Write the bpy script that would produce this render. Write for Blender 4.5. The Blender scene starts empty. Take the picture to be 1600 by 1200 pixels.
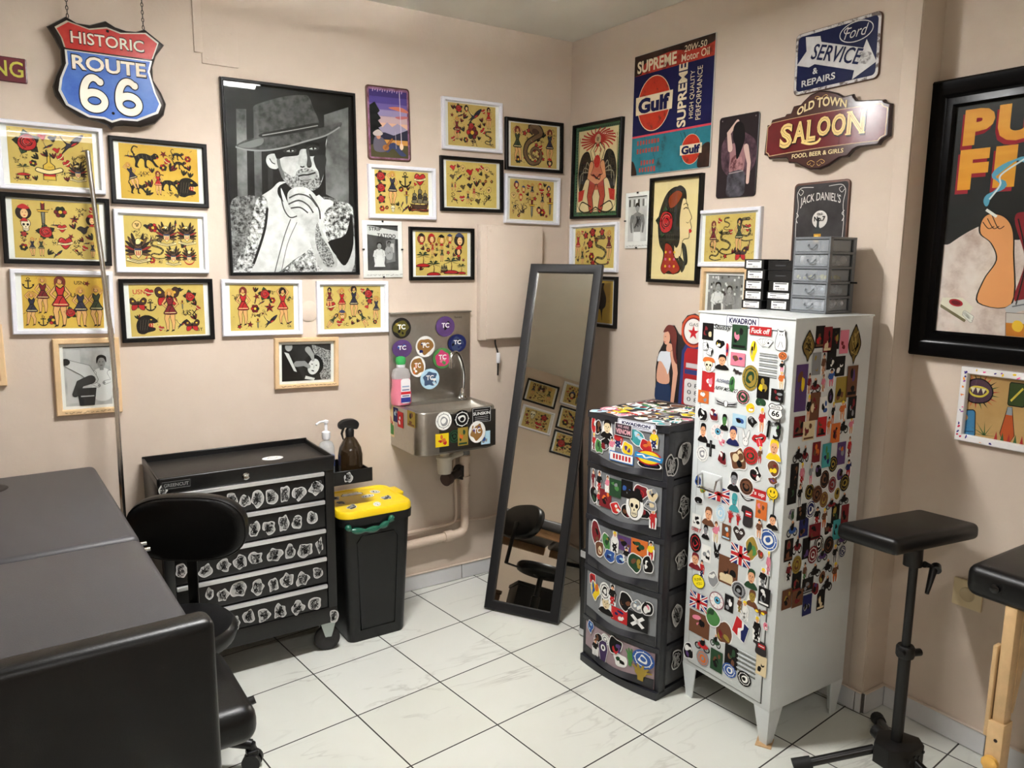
import bpy, bmesh, math, random
from mathutils import Vector, Matrix
PI = math.pi
SC = bpy.context.scene
COL = SC.collection

# ------------------------------------------------------------------ camera
cam = bpy.data.cameras.new('camera'); cam.sensor_width = 36.0; cam.lens = 1202.62 / 1600 * 36; cam.clip_start = .02
co = bpy.data.objects.new('camera', cam); COL.objects.link(co)
YAW, PITCH, ROLL = math.radians(56.692), math.radians(9.161), math.radians(.588)
F = Vector((math.cos(YAW) * math.cos(PITCH), math.sin(YAW) * math.cos(PITCH), -math.sin(PITCH)))
R0 = Vector((math.sin(YAW), -math.cos(YAW), 0)); U0 = R0.cross(F)
RR = R0 * math.cos(ROLL) + U0 * math.sin(ROLL); UU = U0 * math.cos(ROLL) - R0 * math.sin(ROLL)
mw = Matrix.Identity(4)
for i in range(3):
    mw[i][0], mw[i][1], mw[i][2] = RR[i], UU[i], -F[i]
mw.translation = Vector((-2.385, -3.134, 1.55)); co.matrix_world = mw
SC.camera = co
# ------------------------------------------------------------------ world and lights
w = bpy.data.worlds.new('world'); SC.world = w; w.use_nodes = True
w.node_tree.nodes['Background'].inputs[0].default_value = (1, .97, .93, 1)
w.node_tree.nodes['Background'].inputs[1].default_value = .05
ROOM_H = 2.59
LAMPS = [((-1.5, -1.15, 2.44), .6, 65.0), ((-2.3, -3.9, 2.44), 1.2, 22.0)]
SC.view_settings.view_transform = 'Standard'; SC.view_settings.look = 'None'
SC.view_settings.gamma = 1.0; SC.view_settings.exposure = 0.0; SC.view_settings.use_curve_mapping = False
SC.cycles.max_bounces = 8; SC.cycles.transparent_max_bounces = 12; SC.cycles.sample_clamp_indirect = 0; SC.cycles.caustics_reflective = True; SC.cycles.blur_glossy = .3

# ------------------------------------------------------------------ materials
def lin(c):
    return tuple(((x / 255) / 12.92 if x / 255 < .04045 else ((x / 255 + .055) / 1.055) ** 2.4) for x in c)
_M = {}
def M(c, rough=.5, metal=0., spec=.5, noise=0., nscale=20., bump=0., bscale=200., coat=0., key=None, trans=0., alpha=1.):
    k = key or (tuple(c), rough, metal, spec, noise, nscale, bump, bscale, coat, trans, alpha)
    if k in _M: return _M[k]
    m = bpy.data.materials.new('material'); m.use_nodes = True
    nt = m.node_tree; b = nt.nodes['Principled BSDF']
    l = lin(c); b.inputs['Base Color'].default_value = (*l, 1)
    b.inputs['Roughness'].default_value = rough; b.inputs['Metallic'].default_value = metal
    b.inputs['Specular IOR Level'].default_value = spec
    if coat: b.inputs['Coat Weight'].default_value = coat; b.inputs['Coat Roughness'].default_value = .08
    if trans: b.inputs['Transmission Weight'].default_value = trans
    if alpha < 1: b.inputs['Alpha'].default_value = alpha
    if noise or bump:
        tc = nt.nodes.new('ShaderNodeTexCoord')
    if noise:
        n = nt.nodes.new('ShaderNodeTexNoise'); n.inputs['Scale'].default_value = nscale; n.inputs['Detail'].default_value = 6
        nt.links.new(tc.outputs['Object'], n.inputs['Vector'])
        r = nt.nodes.new('ShaderNodeValToRGB')
        r.color_ramp.elements[0].position = .3; r.color_ramp.elements[1].position = .7
        r.color_ramp.elements[0].color = (*[x * (1 - noise) for x in l], 1); r.color_ramp.elements[1].color = (*[min(1, x * (1 + noise * .6)) for x in l], 1)
        nt.links.new(n.outputs['Fac'], r.inputs['Fac']); nt.links.new(r.outputs['Color'], b.inputs['Base Color'])
    if bump:
        n2 = nt.nodes.new('ShaderNodeTexNoise'); n2.inputs['Scale'].default_value = bscale; n2.inputs['Detail'].default_value = 4
        nt.links.new(tc.outputs['Object'], n2.inputs['Vector'])
        bp = nt.nodes.new('ShaderNodeBump'); bp.inputs['Strength'].default_value = bump; bp.inputs['Distance'].default_value = .002
        nt.links.new(n2.outputs['Fac'], bp.inputs['Height']); nt.links.new(bp.outputs['Normal'], b.inputs['Normal'])
    _M[k] = m
    return m
def ramp_mat(key, stops, scale, rough=.6, detail=8, vec=(1, 1, 1)):
    """printed texture: noise through a colour ramp"""
    if key in _M: return _M[key]
    m = bpy.data.materials.new('printed_texture'); m.use_nodes = True; nt = m.node_tree; b = nt.nodes['Principled BSDF']
    tc = nt.nodes.new('ShaderNodeTexCoord'); mp = nt.nodes.new('ShaderNodeMapping'); mp.inputs['Scale'].default_value = vec
    n = nt.nodes.new('ShaderNodeTexNoise'); n.inputs['Scale'].default_value = scale; n.inputs['Detail'].default_value = detail; n.inputs['Roughness'].default_value = .65
    r = nt.nodes.new('ShaderNodeValToRGB')
    nt.links.new(tc.outputs['Object'], mp.inputs[0]); nt.links.new(mp.outputs[0], n.inputs['Vector']); nt.links.new(n.outputs['Fac'], r.inputs['Fac'])
    while len(r.color_ramp.elements) < len(stops): r.color_ramp.elements.new(.5)
    for e, (p, c) in zip(r.color_ramp.elements, stops):
        e.position = p; e.color = (*lin(c), 1)
    nt.links.new(r.outputs['Color'], b.inputs['Base Color']); b.inputs['Roughness'].default_value = rough; b.inputs['Specular IOR Level'].default_value = .15
    _M[key] = m; return m
def glass_pane():
    if 'pane' in _M: return _M['pane']
    m = bpy.data.materials.new('clear_glazing'); m.use_nodes = True; nt = m.node_tree
    for n in list(nt.nodes): nt.nodes.remove(n)
    o = nt.nodes.new('ShaderNodeOutputMaterial'); mx = nt.nodes.new('ShaderNodeMixShader'); t = nt.nodes.new('ShaderNodeBsdfTransparent')
    g = nt.nodes.new('ShaderNodeBsdfGlossy'); g.inputs['Roughness'].default_value = .015; f = nt.nodes.new('ShaderNodeFresnel'); f.inputs[0].default_value = 1.45
    t.inputs[0].default_value = (.97, .98, .97, 1)
    geo = nt.nodes.new('ShaderNodeNewGeometry'); fr = nt.nodes.new('ShaderNodeMath'); fr.operation = 'SUBTRACT'; fr.inputs[0].default_value = 1; fm = nt.nodes.new('ShaderNodeMath'); fm.operation = 'MULTIPLY'
    nt.links.new(geo.outputs['Backfacing'], fr.inputs[1]); nt.links.new(fr.outputs[0], fm.inputs[0]); nt.links.new(f.outputs[0], fm.inputs[1]); nt.links.new(fm.outputs[0], mx.inputs[0]); nt.links.new(t.outputs[0], mx.inputs[1]); nt.links.new(g.outputs[0], mx.inputs[2]); nt.links.new(mx.outputs[0], o.inputs[0])
    _M['pane'] = m; return m
def plastic_clear(c, a, rough=.25):
    """translucent plastic: part of the light goes straight through"""
    k = ('tp', c, a)
    if k in _M: return _M[k]
    m = bpy.data.materials.new('translucent_plastic'); m.use_nodes = True; nt = m.node_tree; b = nt.nodes['Principled BSDF']
    b.inputs['Base Color'].default_value = (*lin(c), 1); b.inputs['Roughness'].default_value = rough; b.inputs['Alpha'].default_value = a
    _M[k] = m; return m
PAL = {'k': (22, 20, 20), 'w': (236, 236, 232), 'r': (190, 44, 46), 'g': (78, 136, 74), 'b': (56, 92, 160), 'y': (240, 208, 40), 'o': (212, 112, 50), 'p': (222, 130, 150),
       'v': (90, 64, 116), 'n': (34, 40, 92), 't': (70, 160, 165), 'e': (226, 208, 168), 'a': (140, 142, 145), 'q': (110, 72, 50), 's': (226, 168, 128), 'd': (42, 72, 48),
       'm': (120, 34, 40), 'c': (178, 214, 232), 'l': (158, 135, 58)}
K = (22, 20, 20)
def ink(c):
    if isinstance(c, str) and c in PAL: c = PAL[c]
    if not isinstance(c, (tuple, list)): return c
    return M(c, .6, spec=.15)
BLACK_PLASTIC = M((11, 11, 12), .42)
BLACK_METAL = M((9, 9, 10), .3, spec=.5)
CHROME = M((205, 205, 205), .12, 1.0)
ALU = M((225, 226, 228), .3, .6)
STEEL = M((186, 183, 176), .34, 1.0, noise=.05, nscale=60)
WHITE_P = M((232, 233, 236), .35)
VINYL_LIT = M((66, 65, 67), .42, spec=.36, bump=.25, bscale=350)  # black vinyl raised to grey; light on the table top is in the colour
VINYL_B = M((11, 11, 12), .36, spec=.36, bump=.2, bscale=350)
WALLC = M((208, 193, 177), .75, spec=.2, noise=.035, nscale=3, bump=.35, bscale=60)

# ------------------------------------------------------------------ objects
def link(o, parent=None):
    COL.objects.link(o)
    if parent is not None: o.parent = parent
    return o
def tag(o, label, cat, group=None):
    o['label'] = label; o['category'] = cat
    if group: o['group'] = group
    return o
def thing(name, label, cat, loc=(0, 0, 0), rotz=0., group=None, mat=None):
    o = bpy.data.objects.new(name, None); COL.objects.link(o); o.empty_display_size = .05
    if mat is not None: o.matrix_world = mat
    else: o.location = loc; o.rotation_euler = (0, 0, rotz)
    return tag(o, label, cat, group)
class MB:
    def __init__(s): s.v = []; s.f = []; s.m = []; s.mats = []; s.sm = []
    def mi(s, m):
        if m not in s.mats: s.mats.append(m)
        return s.mats.index(m)
    def add(s, vs, fs, mat, T=None, smooth=True):
        o = len(s.v); i = s.mi(mat)
        s.v += [tuple(T @ Vector(v)) if T is not None else tuple(v) for v in vs]
        for f in fs: s.f.append([x + o for x in f]); s.m.append(i); s.sm.append(smooth)
        return s
    def bm(s, b, mat, T=None):
        b.verts.index_update(); vs = [v.co.copy() for v in b.verts]; fs = [[v.index for v in f.verts] for f in b.faces]; b.free()
        return s.add(vs, fs, mat, T)
    def box(s, c, d, mat, bev=0., seg=2, T=None):
        b = bmesh.new(); bmesh.ops.create_cube(b, size=1)
        for v in b.verts: v.co = Vector((v.co.x * d[0] + c[0], v.co.y * d[1] + c[1], v.co.z * d[2] + c[2]))
        if bev: bmesh.ops.bevel(b, geom=b.edges[:], offset=min(bev, min(d) * .49), segments=seg, profile=.5, affect='EDGES')
        return s.bm(b, mat, T)
    def prism(s, pts, h0, h1, mat, T=None, bev=0., seg=2):
        """pts in xy, extruded z h0..h1"""
        b = bmesh.new(); vs = [b.verts.new((x, y, h0)) for x, y in pts]; f = b.faces.new(vs); f.normal_update()
        if f.normal.z > 0: f.normal_flip()
        r = bmesh.ops.extrude_face_region(b, geom=[f]); top = [g for g in r['geom'] if isinstance(g, bmesh.types.BMVert)]
        for v in top: v.co.z = h1
        if bev:
            ed = [e for e in b.edges if all(abs(v.co.z - h1) < 1e-7 for v in e.verts)]
            bmesh.ops.bevel(b, geom=ed, offset=bev, segments=seg, profile=.5, affect='EDGES')
        bmesh.ops.recalc_face_normals(b, faces=b.faces[:])
        return s.bm(b, mat, T)
    def tube(s, path, r, mat, n=12, T=None, closed=False):
        P = [Vector(p) for p in path]; N = len(P); rs = r if isinstance(r, (list, tuple)) else [r] * N
        vs = []; fs = []; up = None
        for i, p in enumerate(P):
            if closed: t = P[(i + 1) % N] - P[i - 1]
            else: t = (P[min(i + 1, N - 1)] - P[max(i - 1, 0)])
            t.normalize()
            if up is None:
                a = Vector((0, 0, 1)) if abs(t.z) < .9 else Vector((1, 0, 0)); up = (a - t * a.dot(t)).normalized()
            else: up = (up - t * up.dot(t)).normalized()
            sd = t.cross(up)
            for k in range(n):
                a = 2 * PI * k / n; vs.append(p + (up * math.cos(a) + sd * math.sin(a)) * rs[i])
        for i in range(N if closed else N - 1):
            j = (i + 1) % N
            for k in range(n): fs.append([i * n + k, i * n + (k + 1) % n, j * n + (k + 1) % n, j * n + k])
        if not closed: fs.append(list(range(n))[::-1]); fs.append([(N - 1) * n + k for k in range(n)])
        return s.add(vs, fs, mat, T)
    def lathe(s, prof, mat, n=24, T=None, sx=1., sy=1.):
        vs = []; fs = []
        for r, z in prof:
            for k in range(n): a = 2 * PI * k / n; vs.append((r * sx * math.cos(a), r * sy * math.sin(a), z))
        for i in range(len(prof) - 1):
            for k in range(n): fs.append([i * n + k, i * n + (k + 1) % n, (i + 1) * n + (k + 1) % n, (i + 1) * n + k])
        fs.append(list(range(n))[::-1]); fs.append([(len(prof) - 1) * n + k for k in range(n)])
        return s.add(vs, fs, mat, T)
    def cyl(s, a, b, r, mat, n=16, T=None): return s.tube([a, b], r, mat, n, T)
    def build(s, name, parent=None, angle=40):
        me = bpy.data.meshes.new(name); me.from_pydata(s.v, [], s.f)
        for m in s.mats: me.materials.append(m)
        me.polygons.foreach_set('material_index', s.m); me.polygons.foreach_set('use_smooth', s.sm)
        me.set_sharp_from_angle(angle=math.radians(angle)); me.update()
        return link(bpy.data.objects.new(name, me), parent)
def struct(name, mb):
    o = mb.build(name); o['kind'] = 'structure'; return o
def TR(loc, rx=0, ry=0, rz=0):
    return Matrix.Translation(Vector(loc)) @ Matrix.Rotation(rz, 4, 'Z') @ Matrix.Rotation(ry, 4, 'Y') @ Matrix.Rotation(rx, 4, 'X')
def rrect(w, h, r, n=5, cx=0, cy=0):
    p = []
    for ox, oy, a0 in ((w / 2 - r, h / 2 - r, 0), (-w / 2 + r, h / 2 - r, PI / 2), (-w / 2 + r, -h / 2 + r, PI), (w / 2 - r, -h / 2 + r, 1.5 * PI)):
        for k in range(n + 1):
            a = a0 + PI / 2 * k / n; p.append((cx + ox + r * math.cos(a), cy + oy + r * math.sin(a)))
    return p
def cr(pts, closed=True, n=5):
    """smooth curve through the points"""
    N = len(pts); out = []
    for i in range(N if closed else N - 1):
        g = lambda j: pts[j % N] if closed else pts[max(0, min(N - 1, j))]
        p0, p1, p2, p3 = g(i - 1), g(i), g(i + 1), g(i + 2)
        for k in range(n):
            t = k / n; out.append(tuple(.5 * (2 * p1[d] + (p2[d] - p0[d]) * t + (2 * p0[d] - 5 * p1[d] + 4 * p2[d] - p3[d]) * t * t + (3 * p1[d] - p0[d] - 3 * p2[d] + p3[d]) * t ** 3) for d in range(len(p1))))
    if not closed: out.append(tuple(pts[-1]))
    return out

# ------------------------------------------------------------------ lettering and flat artwork
_T = {}
def text_geo(t, bold=0.):
    if (t, bold) in _T: return _T[(t, bold)]
    c = bpy.data.curves.new('lettering', 'FONT'); c.body = t; c.offset = bold; c.resolution_u = 3; c.align_x = 'CENTER'
    o = bpy.data.objects.new('lettering', c); COL.objects.link(o)
    dg = bpy.context.evaluated_depsgraph_get(); dg.update()
    me = bpy.data.meshes.new_from_object(o.evaluated_get(dg))
    vs = [(v.co.x, v.co.y) for v in me.vertices]; fs = [list(p.vertices) for p in me.polygons]
    bpy.data.objects.remove(o); bpy.data.curves.remove(c); bpy.data.meshes.remove(me)
    x0, x1 = min(v[0] for v in vs), max(v[0] for v in vs); y0, y1 = min(v[1] for v in vs), max(v[1] for v in vs)
    g = ([((x - x0) / (x1 - x0) - .5, (y - y0) / (y1 - y0) - .5) for x, y in vs], fs); _T[(t, bold)] = g
    return g
class Art:
    """flat printed artwork: filled shapes in sheet coordinates, one thin ink layer over another"""
    def __init__(s, st=None, m=None, l0=0): s.st = st if st is not None else []; s.m = m or (1, 0, 0, 1, 0, 0); s.l0 = l0
    def sub(s, cx, cy, sx=1., sy=None, rot=0., l=0):
        sy = sx if sy is None else sy; c, q = math.cos(rot), math.sin(rot)
        a, b, d, e, x, y = s.m
        n = (sx * c, -sy * q, sx * q, sy * c)
        return Art(s.st, (a * n[0] + b * n[2], a * n[1] + b * n[3], d * n[0] + e * n[2], d * n[1] + e * n[3], a * cx + b * cy + x, d * cx + e * cy + y), s.l0 + l)
    def X(s, p):
        a, b, d, e, x, y = s.m; return (a * p[0] + b * p[1] + x, d * p[0] + e * p[1] + y)
    def raw(s, vs, fs, c, l): s.st.append(([s.X(p) for p in vs], fs, c, s.l0 + l))
    def poly(s, pts, c, l=0): s.raw(pts, [list(range(len(pts)))], c, l)
    def line(s, pts, w, c=K, l=1, closed=False):
        N = len(pts); ws = w if isinstance(w, (list, tuple)) else None; vs = []
        for i, p in enumerate(pts):
            a = pts[i - 1] if (i > 0 or closed) else p; b = pts[(i + 1) % N] if (i < N - 1 or closed) else p
            dx, dy = b[0] - a[0], b[1] - a[1]; L = math.hypot(dx, dy) or 1e-9
            h = (ws[i] if ws else w) / 2; nx, ny = -dy / L * h, dx / L * h
            vs += [(p[0] + nx, p[1] + ny), (p[0] - nx, p[1] - ny)]
        fs = [[2 * i, 2 * i + 1, 2 * ((i + 1) % N) + 1, 2 * ((i + 1) % N)] for i in range(N if closed else N - 1)]
        s.raw(vs, fs, c, l)
    def out(s, pts, c, l=0, w=.03, oc=K): s.poly(pts, c, l); s.line(pts, w, oc, l + 1, True)
    def ell(s, cx, cy, rx, ry, c, l=0, n=20, a0=0, a1=2 * PI): s.poly(ellp(cx, cy, rx, ry, n, a0, a1), c, l)
    def rect(s, cx, cy, w, h, c, l=0): s.poly([(cx - w / 2, cy - h / 2), (cx + w / 2, cy - h / 2), (cx + w / 2, cy + h / 2), (cx - w / 2, cy + h / 2)], c, l)
    def limb(s, pts, rs, c, l=0, ow=.02, oc=K):
        """tapered limb with an ink outline"""
        if ow: s.line(pts, [2 * r + 2 * ow for r in rs], oc, l); 
        s.line(pts, [2 * r for r in rs], c, l + 1)
        for p, r in ((pts[0], rs[0]), (pts[-1], rs[-1])):
            if ow: s.ell(p[0], p[1], r + ow, r + ow, oc, l + .3, 10)
            s.ell(p[0], p[1], r, r, c, l + 1.3, 10)
    def text(s, t, cx, cy, w, h, c, l=2, rot=0., bold=0., warp=None, shear=0.):
        vs, fs = text_geo(t, bold); q = []
        for x, y in vs:
            px, py = x * w + shear * y * h, y * h
            if warp: px, py = warp(px, py)
            q.append((cx + px * math.cos(rot) - py * math.sin(rot), cy + px * math.sin(rot) + py * math.cos(rot)))
        s.raw(q, fs, c, l)
    def build(s, name, parent, fr, dz=.00012):
        """fr(u, v, height) -> local point"""
        mb = MB()
        for vs, fs, c, l in s.st:
            mb.add([fr(x, y, .0002 + l * dz) for x, y in vs], fs, ink(c), None, False)
        return mb.build(name, parent)
def ellp(cx, cy, rx, ry, n=20, a0=0, a1=2 * PI):
    full = abs(a1 - a0) > 6.28
    return [(cx + rx * math.cos(a0 + (a1 - a0) * k / (n if full else n - 1)), cy + ry * math.sin(a0 + (a1 - a0) * k / (n if full else n - 1))) for k in range(n)]
def blob(n, amp, seed, r=.5):
    g = random.Random(seed); rs = [r * (1 - amp * g.random()) for _ in range(n)]
    return cr([(rs[i] * math.cos(2 * PI * i / n), rs[i] * math.sin(2 * PI * i / n)) for i in range(n)], True, 3)
def flat(z=0.): return lambda u, v, h: (u, v, z + h)
DOOR_STK="""-5,538,82,96,r,q,k,e;-117,303,93,83,r,q,p,k;61,360,65,84,ML,r,n;13,924,72,75,b,q,e,k;-8,318,63,84,b,q,l,m;43,608,79,66,u,b,r;-12,1316,61,78,r,d,p,k;-124,384,79,58,u,n,r;-61,787,89,49,u,n,r;85,642,50,87,b,l,d,g;30,249,55,77,r,k,q,d;-31,206,53,76,r,d,q,k;144,694,63,63,d,b,w;40,1192,56,70,d,l,d;-45,418,64,61,e,v,c;-56,357,59,66,b,g,d,g;-133,1157,56,66,r,r,w,p;90,1169,45,71,r,k,y,l;-67,488,56,57,b,a,w,a;61,746,49,63,cp,k,r;-83,995,56,53,e,w,c;-158,183,50,59,b,k,w,v;45,489,55,53,d,a,k;-129,456,58,50,FY,y,k;150,273,41,68,r,e,k,e;144,1322,46,60,o,w;143,1045,50,55,t13,k;146,506,45,61,r,k,a,w;88,1005,58,47,lp,r,w;-145,1323,48,56,r,k,m,e;-52,1095,95,28,w,a,k;126,391,39,68,f,k,k;145,983,47,56,h,y,s;-153,588,45,58,d,k,r;-100,700,47,55,h,q,s;145,1103,51,50,R,w,n;31,679,51,50,H,k,w;-93,186,50,51,d,a,o;113,782,43,59,r,o,p,q;-97,236,59,43,m,r,k;-103,566,42,60,r,w,k,a;91,546,45,56,h,d,s;50,842,50,50,d,q,k;59,946,51,49,d,r,d;-65,655,40,62,f,p,e;142,331,55,45,cp,m,k;-149,524,49,50,h,m,s;-13,1245,58,42,r,p,q,v;72,430,44,55,f,w,w;-107,934,43,56,x,k;-15,996,45,53,h,n,s;-140,1264,52,45,di,w,k;-2,846,43,54,h,k,a;6,1049,55,41,r,c,b,k;84,891,46,49,b,k,w,m;-133,1212,52,43,s,w,o;69,1342,82,27,TFuck off,r,w;-143,908,46,48,d,w,a;16,1127,49,44,d,d,p;89,198,49,44,d,k,w;-55,593,38,56,ra,k,w;146,924,44,48,b,q,y,m;-77,1229,50,42,h,k,s;26,198,50,42,d,b,w;-144,981,38,55,h,k,s;136,566,39,53,f,k,a;-150,1040,42,49,b,k,w,k;-53,913,38,54,b,m,k,w;93,1067,32,64,f,r,s;37,998,37,55,ra,w,k;-48,726,38,52,d,c,w;-152,668,41,48,r,w,k,k;99,482,40,48,h,q,l;132,449,60,31,mo,q,l;6,778,35,52,h,t,t;-99,1049,42,43,b,m,w,n;45,1281,26,69,b,y,k,a;144,1152,46,39,r,k,m,a;88,1307,51,34,ca,w,k;110,721,32,52,f,q,s;-41,273,39,42,m,d,k;-118,507,31,52,f,r,n;8,429,32,50,r,k,a,w;151,844,39,40,y,y,k;157,756,38,40,h,k,s;-150,1103,41,37,r,o,a,w;153,620,22,66,f,p,p;-20,669,32,45,r,q,o,c;-34,1162,28,50,b,g,d,g;95,830,55,25,Tt's up,r,w;58,1056,36,38,b,k,a,k;-53,1034,30,45,h,k,g;155,1202,29,46,f,o,e;55,804,52,25,sm,k,w;-152,810,35,36,b,b,n,k;-108,642,30,42,h,k,a;83,1122,42,29,b,d,d,g;45,1097,40,30,b,y,w,o;52,443,26,46,f,q,l;-83,1340,60,19,tStussy,k;-90,1287,36,31,b,k,w,y;95,956,23,45,f,q,r;-8,726,26,37,hp,r;-146,742,40,24,b,k,a,k;-55,1142,78,11,tNEW MEXICO,k;-61,965,32,26,b,p,w,r;149,886,33,24,b,q,v,o;122,640,26,30,b,q,r,o;-133,785,28,27,b,l,y,g;24,725,22,34,hp,r;157,1045,18,39,b,d,g,q;-14,1204,34,20,ba,k;154,1274,29,23,d,o,q;154,1243,23,29,f,k,p;-59,1273,12,49,b,r,n,k;-64,1167,53,10,tROSWELL,n;157,410,18,29,b,p,w,r;-151,638,37,14,tOBEY,r;138,1062,40,12,tFRIDAY,k"""
SIDE_STK="""104,1297,69,130,or,l,k;-152,1178,56,144,r,v,q,y;-131,1304,62,97,or,l,k;103,1179,55,101,r,q,v,k;52,1156,62,83,r,l,q,k;-78,1115,51,88,r,q,m,e;-101,1041,58,61,r,e,m,q;-2,950,45,78,r,t,n,g;78,946,46,75,r,v,a,o;46,1308,45,74,r,p,m,p;114,1093,44,74,r,k,a,m;-151,504,48,66,r,q,l,k;-77,1329,45,68,r,k,r,q;-90,729,46,64,r,n,q,k;-87,1248,42,69,r,a,l,a;-38,1047,46,62,r,r,q,k;1,1320,41,66,r,k,m,l;-54,967,41,66,r,m,q,o;-149,1059,46,57,r,m,q,k;94,540,45,58,f,q,o;1,871,45,57,d,k,q;-39,1319,37,69,r,m,k,e;55,507,49,52,m,k,k;-44,459,41,62,r,n,a,k;35,1232,45,56,r,k,w,k;-155,903,34,74,r,k,q,k;-33,1107,41,61,r,w,b,k;-33,704,53,47,r,m,q,k;-15,567,55,45,m,k,k;88,688,41,60,r,t,k,g;-107,550,41,60,r,k,q,m;-97,494,49,50,r,q,m,k;67,1089,46,52,f,o,s;-157,667,37,64,r,k,m,q;37,1018,42,56,r,o,k,m;-34,627,45,52,d,m,w;30,458,37,63,r,k,q,e;-109,1111,31,74,f,k,s;-62,783,44,52,d,n,w;48,643,44,52,d,k,q;-115,674,40,57,m,m,k;-13,1256,41,55,r,k,v,w;-48,526,50,45,r,k,q,a;107,844,44,51,d,k,l;73,743,38,59,r,k,d,l;-5,657,43,52,d,k,w;-148,734,45,49,m,b,k;-35,828,44,50,d,q,k;-73,842,43,51,d,k,l;-6,505,43,51,b,m,k,v;124,733,36,60,r,m,q,k;118,653,48,45,m,v,k;37,703,49,44,b,k,q,m;-86,1180,50,43,m,m,k;3,804,42,51,d,q,l;-113,610,41,52,d,l,q;77,1034,46,46,m,k,k;123,890,41,51,f,n,r;-7,1199,44,47,f,b,p;-71,656,33,62,r,k,v,k;43,847,40,51,d,m,a;14,741,37,55,f,q,o;-145,971,42,48,m,k,k;-123,840,32,63,f,k,a;-117,906,32,62,f,p,r;52,569,44,45,m,k,k;-26,758,42,47,f,k,r;-151,597,36,54,f,m,k;80,875,41,47,b,v,k,q;-50,1244,32,60,f,q,s;86,606,36,53,f,k,a;17,615,46,41,m,v,k;-159,843,39,48,r,k,d,k;38,916,40,46,d,k,l;-107,782,40,46,r,k,q,k;-37,903,39,46,b,k,v,k;120,962,29,61,f,r,m;-111,968,34,51,m,m,k;111,789,44,37,m,k,k;44,783,49,33,m,m,k;120,1033,35,46,f,p,s;-68,576,29,55,f,q,g;-74,901,27,59,f,a,p;26,536,35,45,b,q,k,l;18,1084,25,62,f,k,o;-155,782,34,45,b,a,d,v;-3,1140,27,55,b,k,v,k;-116,1189,26,56,f,m,s;71,812,35,40,b,l,k,q;0,1046,28,49,f,o,s;-46,1185,27,47,f,p,s;127,605,30,34,d,n,w"""
CHEST_STK="""-299,759,30,45,l;-71,696,44,53,l;-27,683,42,57,l;18,685,49,72,l;67,683,50,67,l;119,684,42,71,l;172,678,52,62,l;239,693,59,72,l;1,569,46,70,l;55,568,56,58,l;109,570,45,78,l;161,570,49,60,l;219,576,47,57,l;-256,464,42,64,l;-176,450,51,51,l;-110,454,52,54,l;-54,454,51,70,l;2,457,52,59,l;68,456,68,59,l;129,459,45,63,l;188,453,62,70,l;245,458,32,71,l;-219,360,32,48,l;-165,359,35,48,l;-121,343,47,58,l;-63,354,65,68,l;4,344,52,65,l;63,340,39,66,l;115,344,51,70,l;174,337,56,64,l;234,350,51,55,l;-79,223,34,62,l;-35,237,49,66,l;22,226,53,63,l;82,230,57,67,l;150,226,56,62,l;218,225,54,59,l;293,151,41,59,l"""
PLATE_STK="""-148,1246,93,93,TC,l,k;72,1245,97,94,TC,v,k;134,1165,96,84,TC,n,k;-147,1154,96,81,TC,v,b;-31,1158,97,96,TC,w,n;56,1099,100,95,TC,g,p;-71,1069,78,96,TC,w,o;-10,1008,98,95,TC,c,w"""
BASIN_STK="""-76,865,78,81,d,w,a;14,864,84,80,d,k,w;113,873,99,68,SK,k,w;88,799,86,98,TC,w,v;135,767,47,60,r,c,a,b;-24,791,53,59,d,d,k;18,786,51,81,r,l,o,d;-85,782,64,58,r,y,r,o"""
BASIN_SIDE_STK="""-13,838,52,155,r,e,r,g;-56,867,51,65,r,n,a,c;-106,854,56,70,r,r,m,w;-216,877,76,68,r,l,k,q"""
TOWER_STK="""-152,948,34,60,b,r,w,k;-122,951,40,60,b,k,q,k;-72,950,58,59,h,k,e;9,961,62,38,WV,p,k;-17,923,56,53,f,r,n;65,947,66,61,b,t,c,s;136,951,40,56,f,y,n;108,922,53,47,b,r,o,k;-146,889,27,55,f,r,m;-115,877,46,60,b,g,d,k;-80,894,49,49,b,k,m,a;-44,895,38,54,f,p,w;28,895,52,53,b,y,v,e;2,859,93,32,WB,w,r;119,882,96,47,HW,b,y;120,858,87,28,b,k,v,n;-144,746,27,66,f,m,m;-107,747,40,66,f,k,r;-61,747,32,55,f,p,w;-22,741,48,59,r,d,g,a;31,749,43,58,r,k,a,b;91,751,60,62,b,m,k,r;140,753,43,52,b,e,a,k;68,696,67,92,s,w,k;-138,685,47,62,b,k,d,a;-108,682,27,51,f,r,k;-71,689,52,60,r,m,o,k;-15,668,51,42,b,r,w,o;38,669,49,54,b,k,m,q;108,678,41,43,b,k,m,q;144,668,35,62,f,r,r;133,715,47,38,b,a,e,k;-119,542,57,93,b,m,q,k;-96,492,48,68,b,q,e,m;-58,528,47,67,b,g,d,l;-15,541,46,67,f,w,k;31,545,56,48,r,v,q,k;94,549,58,53,r,o,k,d;141,551,35,58,f,y,r;-40,481,62,49,b,b,n,c;11,481,46,42,b,b,n,c;40,508,37,48,f,k,a;82,488,58,71,b,d,l,q;131,495,43,64,b,k,w,k;-133,359,41,51,b,r,m,k;-114,314,49,83,b,y,b,o;-58,334,48,62,d,w,k;-18,335,47,68,f,k,r;-52,282,64,63,h,k,e;41,328,60,67,b,k,q,k;91,328,51,48,b,a,w,c;137,335,50,65,b,k,w,p;16,266,65,46,r,r,n,w;100,273,73,60,X,k,w;-134,164,33,52,b,b,c,n;-87,137,41,39,b,k,q,k;-48,146,40,38,d,w,a;-102,91,45,58,f,k,w;-58,90,44,83,co,v,w;6,142,70,69,b,k,v,r;28,94,61,56,b,w,d,k;73,125,45,62,hp,d,g;128,136,76,64,d,b,w;120,83,80,55,hp,d,l"""
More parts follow.
